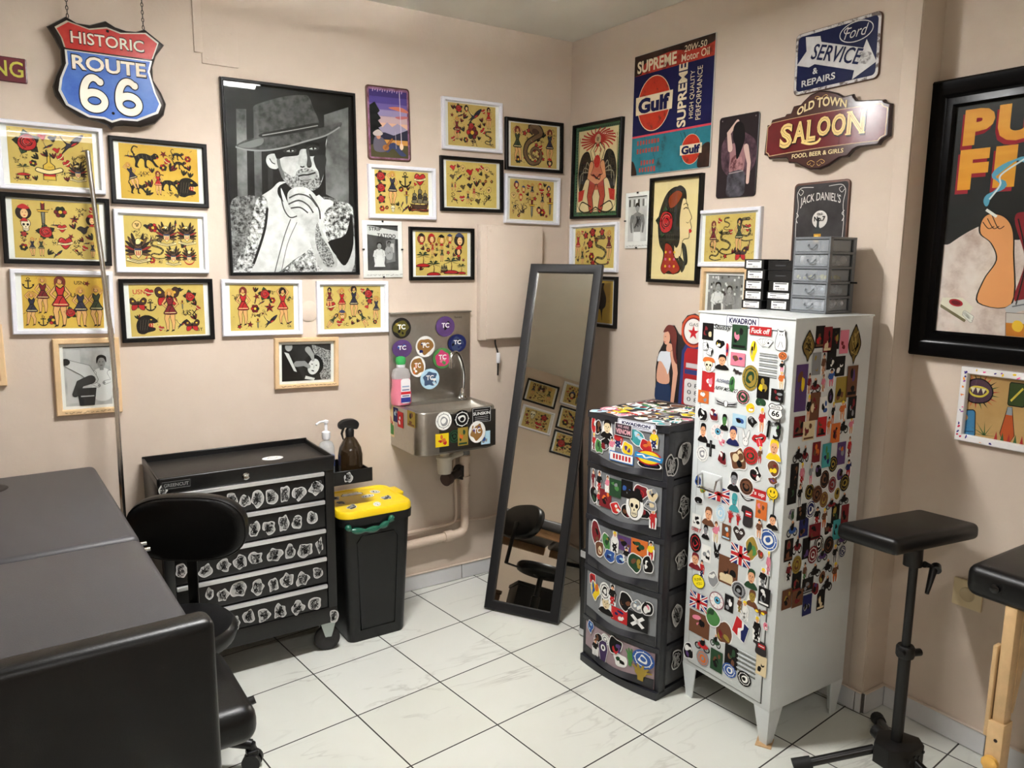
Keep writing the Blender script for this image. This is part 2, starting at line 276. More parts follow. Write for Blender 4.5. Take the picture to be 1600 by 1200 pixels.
# ------------------------------------------------------------------ tattoo flash motifs (unit box)
RED, SKIN, GRN, CRM, MAR, YEL, BLU, GRY = (190, 40, 44), (226, 172, 112), (52, 84, 50), (238, 218, 160), (120, 30, 40), (226, 180, 60), (60, 70, 110), (96, 88, 76)
def m_rose(a, g, c=RED):
    for k in range(5):
        t = a.sub(0, 0, 1, rot=k * 1.26 + .5); t.out([(.18, -.09), (.36, -.15), (.52, 0), (.36, .13), (.18, .09)], GRN if k % 2 else (40, 52, 38), 0, .03); t.line([(.2, 0), (.48, 0)], .02, K, 2)
    a.out(blob(9, .12, g.randint(0, 99), .35), c, 2, .035)
    for r, s in ((.25, .3), (.17, 2.1), (.1, 4.)):
        a.line(ellp(.02, .02, r, r * .9, 14, s, s + 4.2), .035, K, 4); a.line(ellp(.02, .02, r * .86, r * .76, 10, s + .5, s + 2.5), .02, (232, 120, 110), 4)
def m_heart(a, g, c=RED):
    p = cr([(0, -.45), (-.3, -.15), (-.45, .15), (-.3, .38), (-.08, .32), (0, .2), (.08, .32), (.3, .38), (.45, .15), (.3, -.15)])
    a.out(p, c, 0, .045); a.out([(-.5, -.12), (-.45, .04), (0, -.02), (.45, .12), (.5, -.04), (0, -.18)], CRM, 2, .03); a.line([(-.35, -.05), (.35, .02)], .03, K, 4)
    a.line(ellp(-.2, .2, .12, .1, 8, 1.5, 3.4), .03, (240, 150, 140), 4)
def m_anchor(a, g):
    a.line([(0, .3), (0, -.42)], .1, K, 0); a.line(ellp(0, .38, .1, .1, 14), .05, K, 0, True); a.line([(-.22, .2), (.22, .2)], .09, K, 0)
    a.line(ellp(0, -.05, .38, .38, 14, PI * 1.05, PI * 1.95), [.04 + .08 * math.sin(PI * i / 13) for i in range(14)], K, 0)
    for s in (-1, 1): a.poly([(s * .46, -.02), (s * .24, -.12), (s * .4, -.26)], K, 1)
    a.line([(.02, .26), (.02, -.36)], .025, GRY, 2)
def m_swallow(a, g):
    a.out(cr([(-.5, .42), (-.3, .1), (-.05, .05), (.1, .16), (.3, .12), (.2, 0), (.05, -.12), (-.12, -.2), (-.4, -.48), (-.24, -.2), (-.42, -.3), (-.2, -.08), (-.3, .1)]), (44, 48, 66), 0, .03)
    a.out(cr([(0, .08), (.2, .3), (.5, .45), (.36, .15), (.18, -.02)]), (44, 48, 66), 0, .03); a.poly(cr([(.08, .02), (.2, .06), (.26, .1), (.16, -.03), (0, -.1)]), RED, 3)
    for k in range(3): a.line([(-.4 + k * .08, .3 - k * .1), (-.15 + k * .06, .02)], .02, CRM, 3)
def m_star(a, g):
    for k in range(5):
        t = PI / 2 + k * 2 * PI / 5; o = (.5 * math.cos(t), .5 * math.sin(t))
        for s, c in ((-1, (52, 44, 50)), (1, RED)): i = (.2 * math.cos(t + s * PI / 5), .2 * math.sin(t + s * PI / 5)); a.out([o, i, (0, 0)], c, 0, .03)
def m_girl(a, g, dress=RED, hair=None, pose=None):
    """pin-up in a short dress"""
    hair = hair or g.choice([(40, 26, 24), (120, 50, 40), (200, 150, 70)]); p = pose if pose is not None else g.randint(0, 2); f = g.choice([-1, 1]); a = a.sub(0, 0, f, 1)
    a.limb([(-.035, -.04), (-.075 + .03 * p, -.2), (-.06, -.3), (-.05, -.46)], [.056, .04, .032, .014], SKIN, 0, .01); a.limb([(.04, -.04), (.085, -.2), (.05 + .02 * p, -.3), (.02 + .05 * p, -.46)], [.056, .04, .032, .014], SKIN, 2, .01)
    if p == 0: arm = [[(-.065, .27), (-.16, .36), (-.05, .43)], [(.065, .27), (.15, .15), (.07, .07)]]
    elif p == 1: arm = [[(-.065, .27), (-.16, .14), (-.08, .06)], [(.065, .27), (.16, .14), (.08, .06)]]
    else: arm = [[(-.065, .27), (-.14, .38), (-.03, .47)], [(.065, .27), (.15, .36), (.05, .47)]]
    for q in arm: a.limb(q, [.022, .018, .014], SKIN, 2, .01)
    a.out(cr([(-.06, .29), (-.075, .22), (-.045, .12), (-.1, -.0), (-.13, -.09), (.13, -.09), (.1, .0), (.045, .12), (.075, .22), (.06, .29), (0, .24)], True, 3), dress, 5, .016); a.line([(-.115, -.06), (.115, -.06)], .016, CRM, 7); a.line(cr([(-.05, .1), (.0, .03), (.03, -.06)], False, 3), .012, K, 7); a.line([(-.05, .115), (.05, .115)], .018, K, 7)
    a.poly(cr([(-.085, .3), (-.09, .42), (0, .49), (.09, .42), (.085, .29), (.04, .36), (-.03, .33)]), hair, 4); a.out(ellp(.005, .375, .042, .056, 12), SKIN, 6, .01); a.poly(cr([(-.056, .38), (-.03, .45), (.03, .45), (.056, .39), (.02, .42)], True, 3), hair, 8); a.line([(-.012, .345), (.024, .345)], .012, RED, 8); a.line([(-.02, .385), (.0, .385)], .01, K, 8); a.line([(.018, .385), (.036, .385)], .01, K, 8)
    for q in (-.05, .02 + .05 * p): a.poly([(q - .02, -.45), (q + .025, -.45), (q + .055, -.5), (q, -.48)], K, 6)
def m_girlhead(a, g):
    h = g.choice([(40, 26, 24), (150, 60, 40), (200, 150, 60)]); a.out(blob(9, .15, g.randint(0, 99), .42), h, 0, .03); a.out(ellp(.04, -.04, .2, .27), (236, 196, 140), 2, .025)
    for s in (-.04, .12): a.ell(s, .02, .035, .018, K, 4, 8)
    a.ell(.05, -.16, .06, .03, RED, 4, 8); a.poly(cr([(-.3, .3), (0, .5), (.32, .28), (.05, .2)]), g.choice([RED, K, BLU]), 5); a.out([(-.2, -.5), (.22, -.5), (.1, -.3), (-.05, -.3)], RED, 2, .03)
def m_panther(a, g):
    a.poly(cr([(-.5, .3), (-.42, .06), (-.25, .16), (0, .18), (.2, .12), (.34, .22), (.48, .16), (.5, .04), (.38, -.02), (.3, -.06), (.42, -.24), (.5, -.34), (.36, -.33), (.22, -.14), (.05, -.08), (.02, -.3), (.1, -.4), (-.06, -.38), (-.08, -.1), (-.22, -.05), (-.34, -.3), (-.28, -.42), (-.44, -.38), (-.42, -.15), (-.5, .1)]), (30, 27, 28), 0)
    a.line(cr([(-.42, .1), (-.55, .25), (-.46, .45), (-.3, .42)], False), .05, (30, 27, 28), 0); a.poly([(.4, .06), (.5, .04), (.44, -.02)], RED, 2); a.ell(.4, .13, .02, .015, YEL, 2, 6)
    for k in range(4): a.line([(-.3 + k * .16, .12), (-.26 + k * .16, -.04)], .015, (98, 88, 70), 2)
def m_phead(a, g):
    a.poly(cr([(-.45, -.4), (-.5, 0), (-.3, .35), (.05, .42), (.35, .25), (.46, .1), (.3, .02), (.08, .02), (.05, -.12), (.32, -.2), (.3, -.34), (0, -.42), (-.2, -.5)]), (28, 25, 26), 0)
    a.poly([(.3, .02), (.08, .02), (.05, -.14), (.3, -.2), (.2, -.1)], RED, 2)
    for x, y in ((.26, .02), (.16, .0), (.26, -.17), (.16, -.13)): a.poly([(x - .03, y), (x + .03, y), (x, y + (-.09 if y > -.05 else .08))], CRM, 3)
    a.ell(.16, .2, .05, .03, YEL, 2, 8)
    for k in range(4): a.line([(.3, .06), (.5, .28 - k * .07)], .015, K, 1); a.line([(-.35 + k * .1, -.3), (-.3 + k * .12, .2)], .015, (96, 86, 70), 2)
def m_eagle(a, g):
    v = g.random()
    for s in (-1, 1):
        for k in range(6):
            t = 1.35 - k * .3; x, y = s * .08, .1 - k * .045; L = .5 - .035 * k; e = (x + s * L * math.cos(t), y + L * math.sin(t)); n = (-.05 * math.sin(t), s * .05 * math.cos(t))
            a.out(cr([(x, y), ((x + e[0]) / 2 + n[0], (y + e[1]) / 2 + n[1]), e, ((x + e[0]) / 2 - n[0], (y + e[1]) / 2 - n[1])], True, 3), [(44, 36, 34), (96, 70, 48), (44, 36, 34), (150, 48, 42)][k % 4], 0, .018)
    a.out(cr([(-.12, .18), (0, .24), (.12, .18), (.1, -.1), (0, -.24), (-.1, -.1)]), (70, 52, 42), 2, .022)
    for k in range(4): a.line([(-.08, .12 - k * .07), (0, .08 - k * .07), (.08, .12 - k * .07)], .014, (150, 120, 80), 4)
    f = 1 if v > .5 else -1; a.out(cr([(-.07, .2), (-.06 * f, .36), (.05 * f, .4), (.12 * f, .34), (.06, .2)]), CRM, 4, .022); a.poly([(.1 * f, .38), (.2 * f, .3), (.09 * f, .3)], YEL, 6); a.ell(.06 * f, .35, .014, .014, K, 6, 6)
    a.line(ellp(0, -.12, .3, .32, 12, PI * 1.08, PI * 1.92), [.02 + .06 * math.sin(PI * i / 11) for i in range(12)], (176, 44, 44) if v > .35 else K, 4)
    a.out([(-.13, .04), (.13, .04), (.12, -.16), (0, -.3), (-.12, -.16)], CRM, 5, .022)
    for k in (-.07, 0, .07): a.line([(k, -.04), (k * .7, -.2)], .03, RED, 7)
    a.rect(0, .01, .23, .06, BLU, 7)
    if v < .6: a.out([(-.4, -.38), (-.36, -.28), (0, -.38), (.36, -.28), (.4, -.38), (0, -.48)], CRM, 5, .022); a.line([(-.3, -.34), (0, -.43), (.3, -.34)], .02, K, 7)
def m_ship(a, g):
    for k in range(6): a.line(cr([(-.5 + k * .03, -.4 - .02 * k), (-.2, -.36 - .02 * k), (.1, -.42 - .015 * k), (.5 - k * .03, -.38 - .02 * k)], False), .03, [RED, K, (150, 120, 80)][k % 3], 0)
    a.out([(-.42, -.2), (-.3, -.38), (.3, -.38), (.44, -.16), (.2, -.24), (-.2, -.24)], (70, 46, 36), 1, .03)
    for x, h in ((-.22, .26), (.02, .42), (.24, .28)):
        a.line([(x, -.22), (x, h + .06)], .025, K, 1)
        for k in range(3): y = -.16 + k * (h + .12) / 3; d = (h + .1) / 3.4; a.out(cr([(x - .12 + k * .02, y), (x + .1 - k * .02, y), (x + .12 - k * .02, y + d * .6), (x + .07 - k * .02, y + d), (x - .1 + k * .02, y + d)], True, 2), (62, 60, 56) if k % 2 else (120, 112, 90), 2, .02)
def m_palm(a, g):
    a.line(cr([(0, -.3), (.03, 0), (-.02, .2)], False), [.06] * 5 + [.04] * 6, (96, 66, 40), 0)
    for k in range(7): t = PI * (k / 6) * 1.2 - .3; a.poly(cr([(-.02, .2), (.22 * math.cos(t) - .02, .22 + .24 * math.sin(t)), (.46 * math.cos(t), .16 + .24 * math.sin(t)), (.2 * math.cos(t), .16 + .14 * math.sin(t))], True, 3), (38, 56, 36), 1)
    a.out(cr([(-.45, -.4), (-.2, -.28), (.2, -.28), (.45, -.4), (0, -.46)]), RED, 1, .03); a.line([(-.45, -.44), (.4, -.46)], .03, K, 3)
def m_snake(a, g):
    p = cr([(.1, .45), (-.2, .42), (-.25, .2), (.05, .1), (.25, -.05), (.1, -.25), (-.2, -.22), (-.3, -.36), (0, -.46), (.4, -.42)], False, 5); n = len(p)
    a.line(p, [.13 - .09 * i / n for i in range(n)], K, 0); a.line(p, [.09 - .07 * i / n for i in range(n)], (110, 96, 60), 1)
    for i in range(2, n - 4, 3): a.ell(p[i][0], p[i][1], .03, .03, K, 2, 6)
    a.out(ellp(.12, .45, .1, .06, 10), (110, 96, 60), 2, .025); a.line([(.2, .44), (.3, .4)], .02, RED, 2)
def m_dagger(a, g):
    a.out([(-.06, .12), (.06, .12), (.04, -.35), (0, -.5), (-.04, -.35)], (150, 150, 140), 0, .03); a.line([(0, .1), (0, -.42)], .015, K, 2); a.out([(-.2, .18), (.2, .18), (.16, .1), (-.16, .1)], YEL, 2, .025); a.out([(-.05, .18), (.05, .18), (.06, .44), (-.06, .44)], MAR, 2, .025); a.ell(0, .46, .05, .05, YEL, 4, 10)
def m_skull(a, g):
    a.out(cr([(-.32, .1), (-.25, .4), (0, .48), (.25, .4), (.32, .1), (.2, -.12), (.18, -.36), (0, -.44), (-.18, -.36), (-.2, -.12)]), (236, 226, 196), 0, .04)
    for s in (-1, 1): a.ell(s * .14, .08, .09, .1, K, 2, 12)
    a.poly([(0, -.02), (.05, -.14), (-.05, -.14)], K, 2); a.line([(-.15, -.27), (.15, -.27)], .02, K, 2)
    for k in (-.08, 0, .08): a.line([(k, -.2), (k, -.36)], .02, K, 2)
def m_fly(a, g):
    for s in (-1, 1):
        a.out(cr([(0, .05), (s * .3, .42), (s * .5, .3), (s * .4, 0), (0, -.02)]), (70, 46, 40), 0, .03); a.out(cr([(0, 0), (s * .35, -.05), (s * .36, -.36), (s * .12, -.3)]), RED, 0, .03); a.ell(s * .3, .2, .07, .06, YEL, 2, 8)
    a.limb([(0, .2), (0, -.25)], [.04, .02], K, 2, 0)
def m_bottle(a, g):
    a.out([(-.05, .5), (.05, .5), (.06, .24), (.2, .12), (.22, -.44), (-.22, -.44), (-.2, .12), (-.06, .24)], (216, 180, 70), 0, .03); a.poly([(-.2, -.05), (.2, -.05), (.2, -.3), (-.2, -.3)], RED, 2)
    a.out(cr([(-.45, -.12), (-.4, .02), (0, -.06), (.4, .06), (.45, -.08), (0, -.22)]), CRM, 3, .03)
def m_flower(a, g):
    for k in range(6): a.out(ellp(.25 * math.cos(k * 1.05), .25 * math.sin(k * 1.05), .17, .17, 10), g.choice([RED, MAR, (40, 52, 40)]), 0, .03)
    a.out(ellp(0, 0, .14, .14, 12), YEL, 2, .03)
def m_bird(a, g):
    a.out(cr([(-.45, .1), (-.2, .3), (.1, .2), (.3, .34), (.42, .26), (.3, .14), (.2, -.2), (0, -.3), (-.2, -.1)]), g.choice([(46, 42, 44), RED, (90, 76, 52)]), 0, .035); a.line([(0, -.3), (-.04, -.48)], .03, K, 0); a.line([(.1, -.26), (.1, -.48)], .03, K, 0); a.poly([(.42, .28), (.52, .24), (.42, .22)], YEL, 2)
def m_scrib(a, g):
    for _ in range(6):
        x, y = g.uniform(-.3, .3), g.uniform(-.3, .3); p = [(x, y)]
        for _ in range(4): x = max(-.48, min(.48, x + g.uniform(-.3, .3))); y = max(-.48, min(.48, y + g.uniform(-.3, .3))); p.append((x, y))
        a.line(cr(p, False, 3), .05, g.choice([K, K, (80, 60, 44)]), 1)
    if g.random() < .6: a.ell(g.uniform(-.2, .2), g.uniform(-.2, .2), .13, .11, g.choice([RED, K, MAR, GRN]), 0, 10)
def m_pup(a, g):
    a.out(blob(8, .2, g.randint(0, 99), .4), (226, 190, 120), 0, .035); a.ell(-.12, .1, .05, .06, K, 2, 8); a.ell(.12, .1, .05, .06, K, 2, 8); a.ell(0, -.08, .07, .05, K, 2, 8)
    a.poly(blob(6, .2, 4, .16), K, 0)
MOT = {'rose': m_rose, 'heart': m_heart, 'anchor': m_anchor, 'swallow': m_swallow, 'star': m_star, 'girl': m_girl, 'head': m_girlhead, 'panther': m_panther, 'phead': m_phead, 'eagle': m_eagle, 'ship': m_ship, 'palm': m_palm, 'snake': m_snake, 'dagger': m_dagger, 'skull': m_skull, 'fly': m_fly, 'bottle': m_bottle, 'flower': m_flower, 'bird': m_bird, 'scrib': m_scrib, 'pup': m_pup}
def flash(a, w, h, spec, seed, dots=26):
    """spec: 'motif x y size' with x, y in percent of the sheet from its top left, size in percent of its height; '"text' for lettering"""
    g = random.Random(seed)
    for e in spec.split(';'):
        t = e.split(); x = (float(t[1]) / 100 - .5) * w; y = (.5 - float(t[2]) / 100) * h; s = float(t[3]) / 100 * h; r = math.radians(float(t[4])) if len(t) > 4 else 0
        if t[0][0] == '"': a.text(t[0][1:], x, y, s * .8 * len(t[0][1:]), s, RED if len(t) > 4 else K, 2, 0, .01)
        elif t[0] == 'girl': m_girl(a.sub(x, y, s, s, r), g, g.choice([RED, (50, 50, 70), MAR, (60, 70, 50)]))
        else: MOT[t[0]](a.sub(x, y, s, s, r), g)
    taken = []
    for e in spec.split(';'):
        t = e.split(); taken.append(((float(t[1]) / 100 - .5) * w, (.5 - float(t[2]) / 100) * h, float(t[3]) / 100 * h * (.42 if t[0] != 'girl' else .5), t[0] == 'girl'))
    fill = ['scrib', 'scrib', 'flower', 'bird', 'rose', 'star', 'heart', 'swallow', 'leaf', 'leaf', 'leaf', 'scrib']
    for _ in range(420 if dots > 12 else 0):
        r = g.uniform(.05, .085) * h; x, y = g.uniform(-.46 * w + r, .46 * w - r), g.uniform(-.46 * h + r, .46 * h - r)
        if all((abs(x - X) / (.45 if gi else 1) > 0 and math.hypot((x - X) * (2.1 if gi else 1), y - Y) > q + r * .8) for X, Y, q, gi in taken):
            taken.append((x, y, r, False)); k = g.choice(fill); b = a.sub(x, y, 2 * r, 2 * r, g.uniform(-.8, .8))
            if k == 'leaf':
                for s in (-1, 0, 1): b.out(cr([(0, -.4), (.25 * s + .14, .05), (.4 * s, .45), (.25 * s - .14, .05)], True, 3), g.choice([(52, 56, 40), (40, 34, 32), MAR]), 0, .05)
            else: MOT[k](b, g)
    for _ in range(dots):
        x, y = g.uniform(-.47, .47) * w, g.uniform(-.46, .46) * h
        if g.random() < .5: a.ell(x, y, .008 * h, .008 * h, K, 0, 6)
        else: a.line([(x, y), (x + g.uniform(-.04, .04) * w, y + g.uniform(-.03, .03) * h)], .007 * h, (70, 50, 40), 0)
def person(a, g, body, skin, legs=None, hat=None, l=0):
    a.poly(cr([(-.2, -.5), (-.26, 0), (-.16, .16), (0, .2), (.16, .16), (.26, 0), (.2, -.5)]), body, l)
    if legs: a.poly([(-.19, -.5), (.19, -.5), (.16, -.18), (-.16, -.18)], legs, l + 1)
    a.limb([(-.2, .08), (-.27, -.12), (-.1, -.2)], [.06, .05, .04], body, l + 1, .008, K); a.limb([(.2, .08), (.26, -.1), (.06, -.14)], [.06, .05, .04], body, l + 1, .008, K)
    a.ell(-.08, -.2, .04, .035, skin, l + 4, 8); a.ell(.04, -.14, .04, .035, skin, l + 4, 8)
    a.rect(0, .2, .1, .1, skin, l + 2); a.ell(0, .33, .1, .13, skin, l + 3, 16); a.poly(cr([(-.12, .3), (-.11, .45), (0, .5), (.12, .45), (.12, .32), (.06, .42), (-.05, .42)]), hat or (24, 22, 22), l + 4)
    for s in (-.04, .04): a.ell(s, .34, .014, .01, (20, 20, 20), l + 5, 6)
    a.line([(-.03, .26), (.03, .26)], .012, (60, 40, 40), l + 5)
G_ = lambda v: (v, v, v)
def bw_photo(a, w, h, kind):
    g = random.Random(kind); a.rect(0, 0, w, h, ramp_mat('bw%d' % kind, [(.3, G_([150, 40, 170, 60, 110][kind])), (.7, G_([215, 90, 215, 20, 160][kind]))], 9), 0)
    if kind == 0:      # person lying back over a chair, another standing
        a.rect(-.3 * w, 0, .3 * w, h * .9, G_(196), 1); p = a.sub(.3 * w, -.02 * h, h * .6, h * .75, 0, 2); person(p, g, G_(225), G_(150))
        t = a.sub(-.12 * w, -.0 * h, h, h, 0, 12); t.limb([(-.2, .22), (.05, .1), (.16, -.06)], [.06, .1, .07], G_(205), 0, .006); t.limb([(.12, -.06), (-.04, -.12), (-.12, -.3)], [.07, .06, .04], G_(60), 2, .006); t.ell(-.24, .25, .07, .06, G_(40), 4, 12)
        t.poly([(-.1, -.2), (.2, -.2), (.16, -.5), (-.06, -.5)], G_(50), 4); t.rect(.06, -.34, .2, .02, G_(180), 5)
    elif kind == 1:    # street front with figures under a banner
        a.poly([(-w / 2, h * .5), (w / 2, h * .38), (w / 2, h * .2), (-w / 2, h * .3)], G_(205), 2); a.text('STRIP', -.24 * w, h * .42, w * .4, h * .08, K, 4, -.05, .02); a.text('TATTOO', .12 * w, h * .27, w * .6, h * .09, K, 4, -.05, .02)
        a.poly([(w * .1, h * .16), (w * .4, h * .2), (w * .4, -h * .3), (w * .1, -h * .34)], G_(120), 2); a.rect(w * .3, 0, w * .12, h * .2, G_(200), 3)
        person(a.sub(-.12 * w, -.12 * h, h * .5, h * .5, 0, 4), g, G_(215), G_(150)); a.poly([(-.3 * w, -.42 * h), (.06 * w, -.42 * h), (-.04 * w, -.16 * h), (-.2 * w, -.16 * h)], G_(225), 12); person(a.sub(.2 * w, -.04 * h, h * .34, h * .4, 0, 4), g, G_(165), G_(110))
    elif kind == 2:    # tattooed man standing, arms at his sides
        for k in range(8): a.rect((-.42 + .12 * k) * w, .36 * h, .09 * w, .16 * h, G_([60, 200, 110, 230][k % 4]), 1)
        t = a.sub(0, -.1 * h, h, h, 0, 2); t.poly(cr([(-.17, .1), (-.14, .2), (0, .25), (.14, .2), (.17, .1), (.12, -.15), (.12, -.22), (-.12, -.22), (-.12, -.15)]), G_(130), 0)
        for s in (-1, 1): t.limb([(s * .17, .15), (s * .21, 0), (s * .18, -.18)], [.045, .035, .028], G_(120), 1, .004)
        t.rect(0, -.3, .24, .22, G_(226), 2); t.ell(0, .35, .065, .09, G_(150), 2, 14); t.poly(cr([(-.07, .36), (-.05, .45), (.05, .45), (.07, .36), (0, .4)]), K, 3); t.rect(0, .25, .06, .06, G_(140), 2)
        for k in range(14): t.line([(g.uniform(-.12, .12), g.uniform(-.12, .18)) for _ in range(3)], .012, G_(55), 3)
    elif kind == 3:    # face held under a needle
        a.poly([(.1 * w, .5 * h), (.5 * w, .3 * h), (.5 * w, -.5 * h), (.3 * w, -.5 * h)], ramp_mat('bwlace', [(.4, G_(70)), (.6, G_(190))], 160), 1); a.poly([(-.5 * w, .3 * h), (-.3 * w, .2 * h), (-.05 * w, -.5 * h), (-.5 * w, -.5 * h)], G_(24), 2); a.poly([(-.45 * w, .3 * h), (-.36 * w, .26 * h), (-.2 * w, -.25 * h), (-.26 * w, -.22 * h)], G_(215), 3)
        t = a.sub(.13 * w, -.08 * h, h * .9, h * .9, -.3, 3); t.poly(blob(9, .1, 3, .34), G_(30), 0); t.ell(.03, -.04, .18, .25, G_(225), 1, 20); t.ell(-.04, .02, .03, .015, K, 2, 8); t.ell(.1, .02, .03, .015, K, 2, 8); t.line([(.03, 0), (.05, -.08), (.02, -.09)], .012, G_(120), 2); t.ell(.04, -.17, .05, .022, G_(60), 2, 8)
        t.limb([(-.5, -.1), (-.28, -.02), (-.12, -.08)], [.09, .08, .05], G_(150), 3, .006); t.limb([(-.3, .42), (-.12, .28), (-.05, .16)], [.09, .07, .04], G_(170), 3, .006); t.rect(.02, -.42, .3, .1, G_(220), 3); a.ell(-.36 * w, .44 * h, .1 * h, .12 * h, G_(165), 4)
    else:              # couple in front of a wall of drawings
        for k in range(40): a.rect(g.uniform(-.48, .48) * w, g.uniform(-.1, .48) * h, .05 * w, .06 * h, G_(g.choice([90, 200, 220, 60])), 1)
        person(a.sub(-.2 * w, -.1 * h, h * .8, h * .85, 0, 2), g, G_(222), G_(160), G_(90)); person(a.sub(.14 * w, -.14 * h, h * .72, h * .75, 0, 9), g, G_(150), G_(165), G_(110))
    for k in range(3): a.line([(-w / 2, (.5 - k * .003) * h), (w / 2, (.5 - k * .003) * h)], .002, K, 20)

def clip_art(a, x0, x1, y0, y1):
    for i, (vs, fs, c, l) in enumerate(a.st): a.st[i] = ([(min(max(x, x0), x1), min(max(y, y0), y1)) for x, y in vs], fs, c, l)
# ------------------------------------------------------------------ stickers
def sticker_art(a, kind, cols, w, h, seed):
    """one die-cut sticker, w x h metres"""
    g = random.Random(seed); c = [PAL[x] if x in PAL else (150, 150, 150) for x in cols] + [(22, 20, 20), (230, 230, 226), (150, 140, 130)]; t = a.sub(0, 0, w, h); B = (240, 240, 238)
    c1, c2, c3 = c[0], c[1], c[2]
    def halo(pts, k=1.16):
        t.poly([(x * k, y * k) for x, y in pts], B, 0)
    if kind == 'r':
        t.rect(0, 0, 1, 1, c1, 0)
        for k in range(5): t.sub(g.uniform(-.24, .24), g.uniform(-.28, .28), g.uniform(.25, .5), g.uniform(.25, .45), g.uniform(-.4, .4)).poly(blob(7, .4, seed + k), [c2, c3, c2, c1, c3][k], 1 + k)
        if seed % 3 == 0: t.rect(0, -.38, .8, .1, c3, 7)
    elif kind == 'd':
        t.ell(0, 0, .5, .5, B if seed % 2 else c1, 0, 24); t.ell(0, 0, .46, .46, c1, 1, 24); t.line(ellp(0, 0, .37, .37, 24), .04, c2, 2, True); t.poly(blob(7, .5, seed, .3), c2, 2); t.poly(blob(6, .4, seed + 1, .17), c3 if len(cols) > 2 else c1, 3)
        for k in range(8): t.ell(.41 * math.cos(k * .785), .41 * math.sin(k * .785), .025, .025, c2, 2, 6)
    elif kind == 'b':
        p = blob(9, .38, seed, .48); halo(p, 1.12); t.poly(p, c1, 1)
        for k in range(4): t.sub(g.uniform(-.2, .2), g.uniform(-.2, .2), g.uniform(.25, .5), g.uniform(.25, .5), g.uniform(0, 3)).poly(blob(6, .45, seed + 7 + k), [c2, c3, c1, c2][k], 2 + k)
    elif kind == 'f':
        p = [(-.3, -.5), (-.34, .05), (-.16, .3), (-.2, .5), (.2, .5), (.16, .3), (.34, .05), (.3, -.5)]; halo(p, 1.06); f = g.choice([-1, 1])
        t.limb([(-.08, -.05), (-.12 * f, -.25), (-.1, -.46)], [.11, .08, .05], c2, 1, .015); t.limb([(.08, -.05), (.14 * f, -.26), (.12, -.46)], [.11, .08, .05], c2, 1, .015); t.poly(cr([(-.2, .22), (-.14, -.08), (.14, -.08), (.2, .22)]), c1, 4)
        t.limb([(-.18, .2), (-.3, .04 * f), (-.2, -.05)], [.06, .05, .04], c1, 3, .01); t.limb([(.18, .2), (.3, .08), (.24, .3 * f)], [.06, .05, .04], c1, 3, .01); t.ell(0, .36, .12, .12, PAL['s'], 5, 12); t.poly(cr([(-.14, .34), (-.1, .5), (.1, .5), (.14, .34), (0, .42)]), g.choice([K, PAL['q'], PAL['y']]), 6)
    elif kind == 'h':
        p = [(-.48, -.5), (-.4, -.2), (-.3, .35), (0, .5), (.3, .35), (.4, -.2), (.48, -.5)]; halo(p, 1.05); t.poly(cr([(-.46, -.5), (-.36, -.25), (-.1, -.15), (.1, -.15), (.36, -.25), (.46, -.5)]), c1, 1); t.ell(0, .1, .25, .34, c2, 2, 16); t.poly(cr([(-.28, .1), (-.22, .44), (.05, .52), (.28, .4), (.27, .1), (.15, .32), (-.15, .3)]), c1, 3)
        for s in (-.09, .1): t.ell(s, .12, .045, .025, K, 4, 8)
        t.line([(0, .08), (.02, -.02)], .025, (110, 70, 55), 4); t.ell(.0, -.12, .07, .025, (130, 50, 45), 4, 8)
    elif kind == 's':
        t.poly(blob(10, .1, seed, .5), B, 0); m_skull(t.sub(0, -.05, .9, .8, 0, 1), g); t.poly(cr([(-.4, .2), (-.3, .5), (.3, .5), (.4, .2), (0, .28)]), c2 if c1 == PAL['w'] else c1, 4)
    elif kind == 'o':
        p = cr([(-.35, -.5), (-.4, 0), (-.3, .3), (-.3, .5), (-.12, .4), (.12, .4), (.3, .5), (.3, .3), (.4, 0), (.35, -.5)]); t.poly(p, B, 0); t.line(p, .03, K, 1, True); t.line([(-.2, -.4), (-.05, -.1)], .03, K, 1); t.line([(.2, -.4), (.05, -.1)], .03, K, 1); t.ell(-.1, .24, .04, .03, K, 1, 8); t.ell(.1, .24, .04, .03, K, 1, 8)
    elif kind == 'di':
        for x, y, r in ((-.2, .2, .3), (.18, -.15, -.15)):
            d = t.sub(x, y, .5, .55, r, 0 if x < 0 else 6); d.out([(-.5, -.4), (.3, -.5), (.5, .1), (.4, .5), (-.3, .5)], B, 0, .07); d.poly([(.3, -.5), (.5, .1), (.4, .5), (.2, .1)], K, 2)
            for q in ((-.25, -.2), (-.2, .2), (.05, 0), (.05, -.3)): d.ell(q[0], q[1], .06, .06, K, 3, 8)
    elif kind == 'ca':
        for k in range(5): d = t.sub(-.12 + k * .07, -.2, .5, .75, .7 - k * .3, k * 2); d.rect(0, .3, .7, .9, B, 0); d.line([(-.35, -.15), (-.35, .75), (.35, .75), (.35, -.15)], .05, (120, 120, 120), 1)
        t.poly(cr([(.24, .12), (.16, -.02), (.24, -.06), (.32, -.02)]), K, 12)
    elif kind == 'ba':
        p = [(-.5, .3), (-.15, .2), (0, .32), (.15, .2), (.5, .3), (.38, -.2), (.22, -.05), (0, -.35), (-.22, -.05), (-.38, -.2)]; t.sub(0, 0, 1, 1, -.5).poly(p, (60, 52, 50), 1)
    elif kind == 'w':
        for s in (-1, 1):
            for k in range(4): t.out([(s * .04, .1 - k * .1), (s * .5, .45 - k * .2), (s * .36, .2 - k * .14), (s * .05, -.1 - k * .06)], [(225, 225, 225), (60, 58, 66)][k % 2], 1, .02)
        t.out(cr([(-.08, .2), (0, .34), (.08, .2), (.06, -.3), (-.06, -.3)]), B, 3, .025)
    elif kind == 'R':
